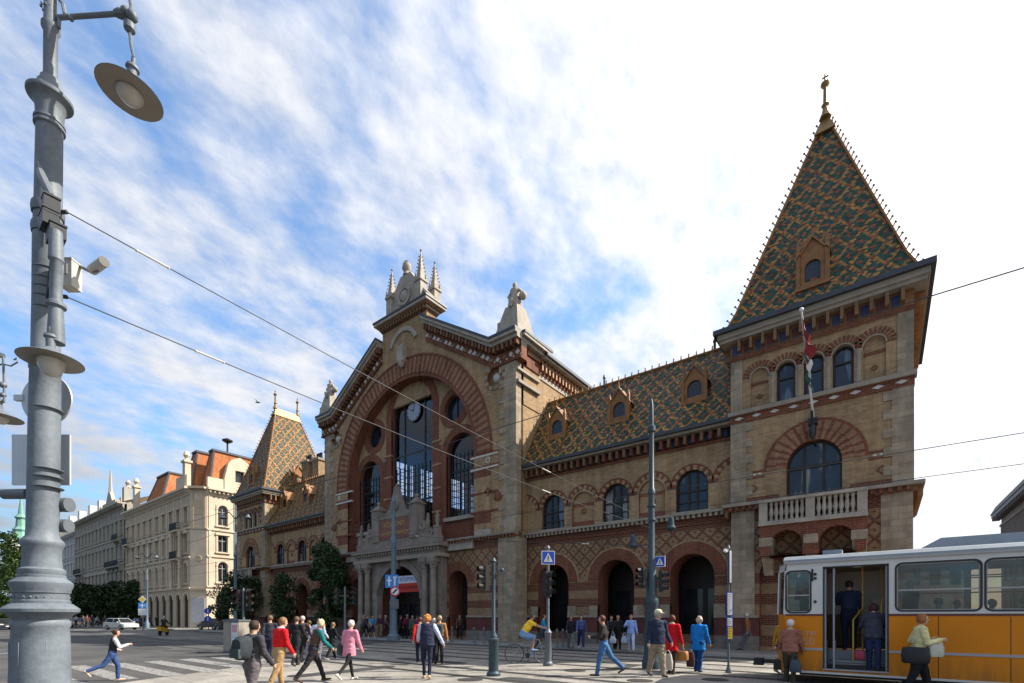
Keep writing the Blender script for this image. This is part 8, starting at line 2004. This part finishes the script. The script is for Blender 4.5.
# beside the tram
r = at(790, 685, 12, 1.60, 'white haired man in brown corduroy jacket standing before the tram nose', top=(0.24, 0.10, 0.07), legs_c=(0.045, 0.042, 0.025), shoe=(0.5, 0.45, 0.4), hair=(0.55, 0.53, 0.5), arms=((6, 8, 30), (8, 8, 20)), legs=((5, 2), (-4, 2)), build_=1.1, scarf=(0.42, 0.3, 0.2), coat=-0.02, h=0.014)
at(783, 674, 40, 1.66, 'person in ochre jacket mostly hidden behind the white haired man at the tram', top=(0.42, 0.22, 0.02), legs_c=(0.05, 0.06, 0.09), shoe=(0.4, 0.36, 0.3), hair=(0.3, 0.25, 0.2), legs=((10, 4), (-24, 8)))
x, y = dpt(795.5, 11.7); bag(Vector((x, y, 0.80)), 0.24, 0.13, 0.3, (0.04, 0.05, 0.08), 'dark blue bag carried beside the white haired man at the tram', drop=0.16, name='handbag')
xl, yl = dpt(919, 10.2)
r = person((xl, yl, 0), base_at(919), 76, 1.72, 'woman with auburn bob and pale yellow jacket clutching a bag before the tram', top=(0.55, 0.50, 0.26), legs_c=(0.010, 0.010, 0.011), hair=(0.26, 0.09, 0.03), hairstyle='bob', skin=2, legs=((16, 5), (-14, 8)), arms=((-22, 20, 95), (10, 8, 95)), build_=1.2, legw=1.15, h=0.012)
bag(Vector((xl, yl, 0)) + Vector((math.cos(base_at(919)) * -0.02 - .04, math.sin(base_at(919)) * -0.02 - 0.12, 1.15)), 0.46, 0.2, 0.34, (0.010, 0.011, 0.014), 'large black shoulder bag with a white emblem on the woman in pale yellow', drop=0.1, name='shoulder_bag', rz=base_at(919), taper=0.95)
bag(Vector((xl, yl, 0)) + Vector((math.cos(base_at(919)) * 0.26, math.sin(base_at(919)) * 0.26 - 0.05, 1.28)), 0.26, 0.14, 0.36, (0.42, 0.43, 0.36), 'white plastic bag held at the chest of the woman in pale yellow', drop=0.06, name='carrier_bag', rz=base_at(919) + 0.5, taper=0.8)
# boarding the tram
xt, yt = -0.66, 14.55
person((-0.72, 14.75, 0.85), YAW - math.atan((850 - 512) / 485), 0, 1.72, 'passenger in navy jacket with teal yoke climbing the tram steps', top=(0.02, 0.03, 0.06), legs_c=(0.015, 0.018, 0.03), hair=(0.03, 0.02, 0.015), legs=((6, 3), (-4, 4)), arms=((30, 12, 60), (10, 8, 30)), build_=1.15)
person((-0.22, 14.13, 0.42), YAW - math.atan((875 - 512) / 485), 0, 1.56, 'short passenger in dark grey coat standing on the lower tram step', top=(0.045, 0.045, 0.06), legs_c=(0.02, 0.03, 0.08), hair=(0.05, 0.015, 0.015), legs=((3, 2), (-2, 2)), arms=((20, 14, 40), (20, 14, 40)), build_=1.3, coat=-0.04, hairstyle='bob')
bag(Vector((-0.48, 13.98, 0.98)), 0.2, 0.12, 0.2, (0.28, 0.02, 0.05), 'small crimson bag on the tram step by the grey coat', drop=0.1, name='handbag')
for i, (x_, y_, c, fc, lb) in enumerate(((0.9, 14.3, (0.25, 0.22, 0.2), 90, 'tram passenger in beige sitting at the first wide window'), (1.35, 15.9, (0.35, 0.03, 0.03), 180, 'tram passenger in red on the far side of the first wide window'), (0.45, 15.5, (0.03, 0.05, 0.06), 180, 'tram passenger in dark green standing behind the first wide window'), (-1.7, 15.0, (0.02, 0.025, 0.05), 200, 'tram driver in navy behind the small rear side window'), (2.25, 14.4, (0.12, 0.02, 0.02), 90, 'tram passenger in maroon at the second wide window'), (1.95, 15.9, (0.04, 0.04, 0.05), 170, 'tram passenger in charcoal deep inside the second window'))):
    person((x_, y_, 0.85), YAW, fc, 1.55 if i not in (2, 3) else 1.7, lb, top=c, legs_c=BLACK, hair=[(0.05, 0.03, 0.02), (0.2, 0.1, 0.05), (0.4, 0.38, 0.35)][i % 3], h=0.022, legs=((3, 2), (-2, 2)) if i in (2, 3) else ((80, 85), (80, 85)), **({} if i in (2, 3) else {'seat': 0.52}))
# far street: rider and pedestrians
xs_, ys_ = dpt(163.5, 42)
sc2 = tag(empty('motor_scooter', (xs_, ys_, 0), base_at(163) + R(65)), 'yellow and black scooter with rider on the far junction', 'scooter')
for x in (-0.58, 0.60):
    w = MB(); w.lathe([(0.2, -0.05), (0.26, -0.03), (0.26, 0.03), (0.2, 0.05)], (x, 0, 0.26), 16, 0, (0, 1, 0)); w.build('wheel', [M_tyre], sc2, world=False)
w = MB(); w.prism([(-0.75, 0.45), (-0.2, 0.32), (0.35, 0.28), (0.5, 0.9), (0.42, 0.95), (0.22, 0.42), (-0.05, 0.5), (-0.1, 0.75), (-0.8, 0.8)], -0.16, 0.16); w.build('body', [mat('scooter_yellow', (0.45, 0.28, 0.03), 0.35)], sc2, world=False)
w = MB(); w.box(-0.7, -0.02, -0.14, 0.14, 0.80, 0.87); w.build('seat', [M_black], sc2, world=False)
w = MB(); w.path([(0.45, 0, 0.9), (0.42, 0, 1.05), (0.38, -0.3, 1.08)], 0.018, 5); w.path([(0.42, 0, 1.05), (0.38, 0.3, 1.08)], 0.018, 5); w.path([(0.45, 0, 0.9), (0.6, 0, 0.26)], 0.03, 6); w.build('handlebar', [M_black], sc2, world=False)
person((xs_, ys_, 0), base_at(163) + R(65), 90, 1.72, 'rider in dark clothes and helmet on the yellow scooter', top=(0.02, 0.02, 0.03), legs_c=BLACK, seat=0.86, legs=((75, 70), (75, 70)), arms=((40, 8, 30), (40, 8, 30)), hair=(0.3, 0.3, 0.33), cap=(0.3, 0.3, 0.33), h=0.024, lean=5, footpitch=(0, 0))
rr = random.Random(4)
for i, (px, dd) in enumerate(((70, 66), (76, 70), (82.5, 60), (87, 58), (92, 66), (97, 72), (105, 76), (150, 70), (157, 72), (128, 74))):
    col = [(0.03, 0.03, 0.04), (0.3, 0.3, 0.33), (0.05, 0.06, 0.09), (0.12, 0.05, 0.04)][i % 4]
    far(px, dd, rr.choice([90, -90, 180, 20]), rr.uniform(1.6, 1.8), ['person in black', 'person in pale grey top', 'person in dark blue', 'person in dull red'][i % 4] + ' ' + ['nearest the lamp post base under the trees', 'just right of the lamp post base under the trees', 'left of the running woman beyond the junction', 'directly beyond the running woman at the kerb', 'in the tree shade left of the white hatchback', 'deeper in the tree shade left of the white hatchback', 'behind the white hatchback', 'beneath the blue direction board', 'right of the blue direction board', 'right of the white hatchback under the trees'][i], top=col, legs_c=(0.03, 0.03, 0.035))
# railing at the lower left corner
rl_ = tag(empty('railing', (*dpt(3, 9.5), 0), base_at(0)), 'short grey pedestrian railing at the lower left corner', 'railing')
for z in (0.35, 0.95):
    q = MB(); q.tube((-1.6, 0, z), (0.12, 0, z), 0.02, n=6); q.build('rail', [M_greyd], rl_, world=False)
for x in (-1.5, -0.7, 0.1):
    q = MB(); q.lathe([(0.028, 0), (0.025, 0.98), (0.01, 1.0)], (x, 0, 0), 8); q.build('railing_post', [M_greyd], rl_, world=False)
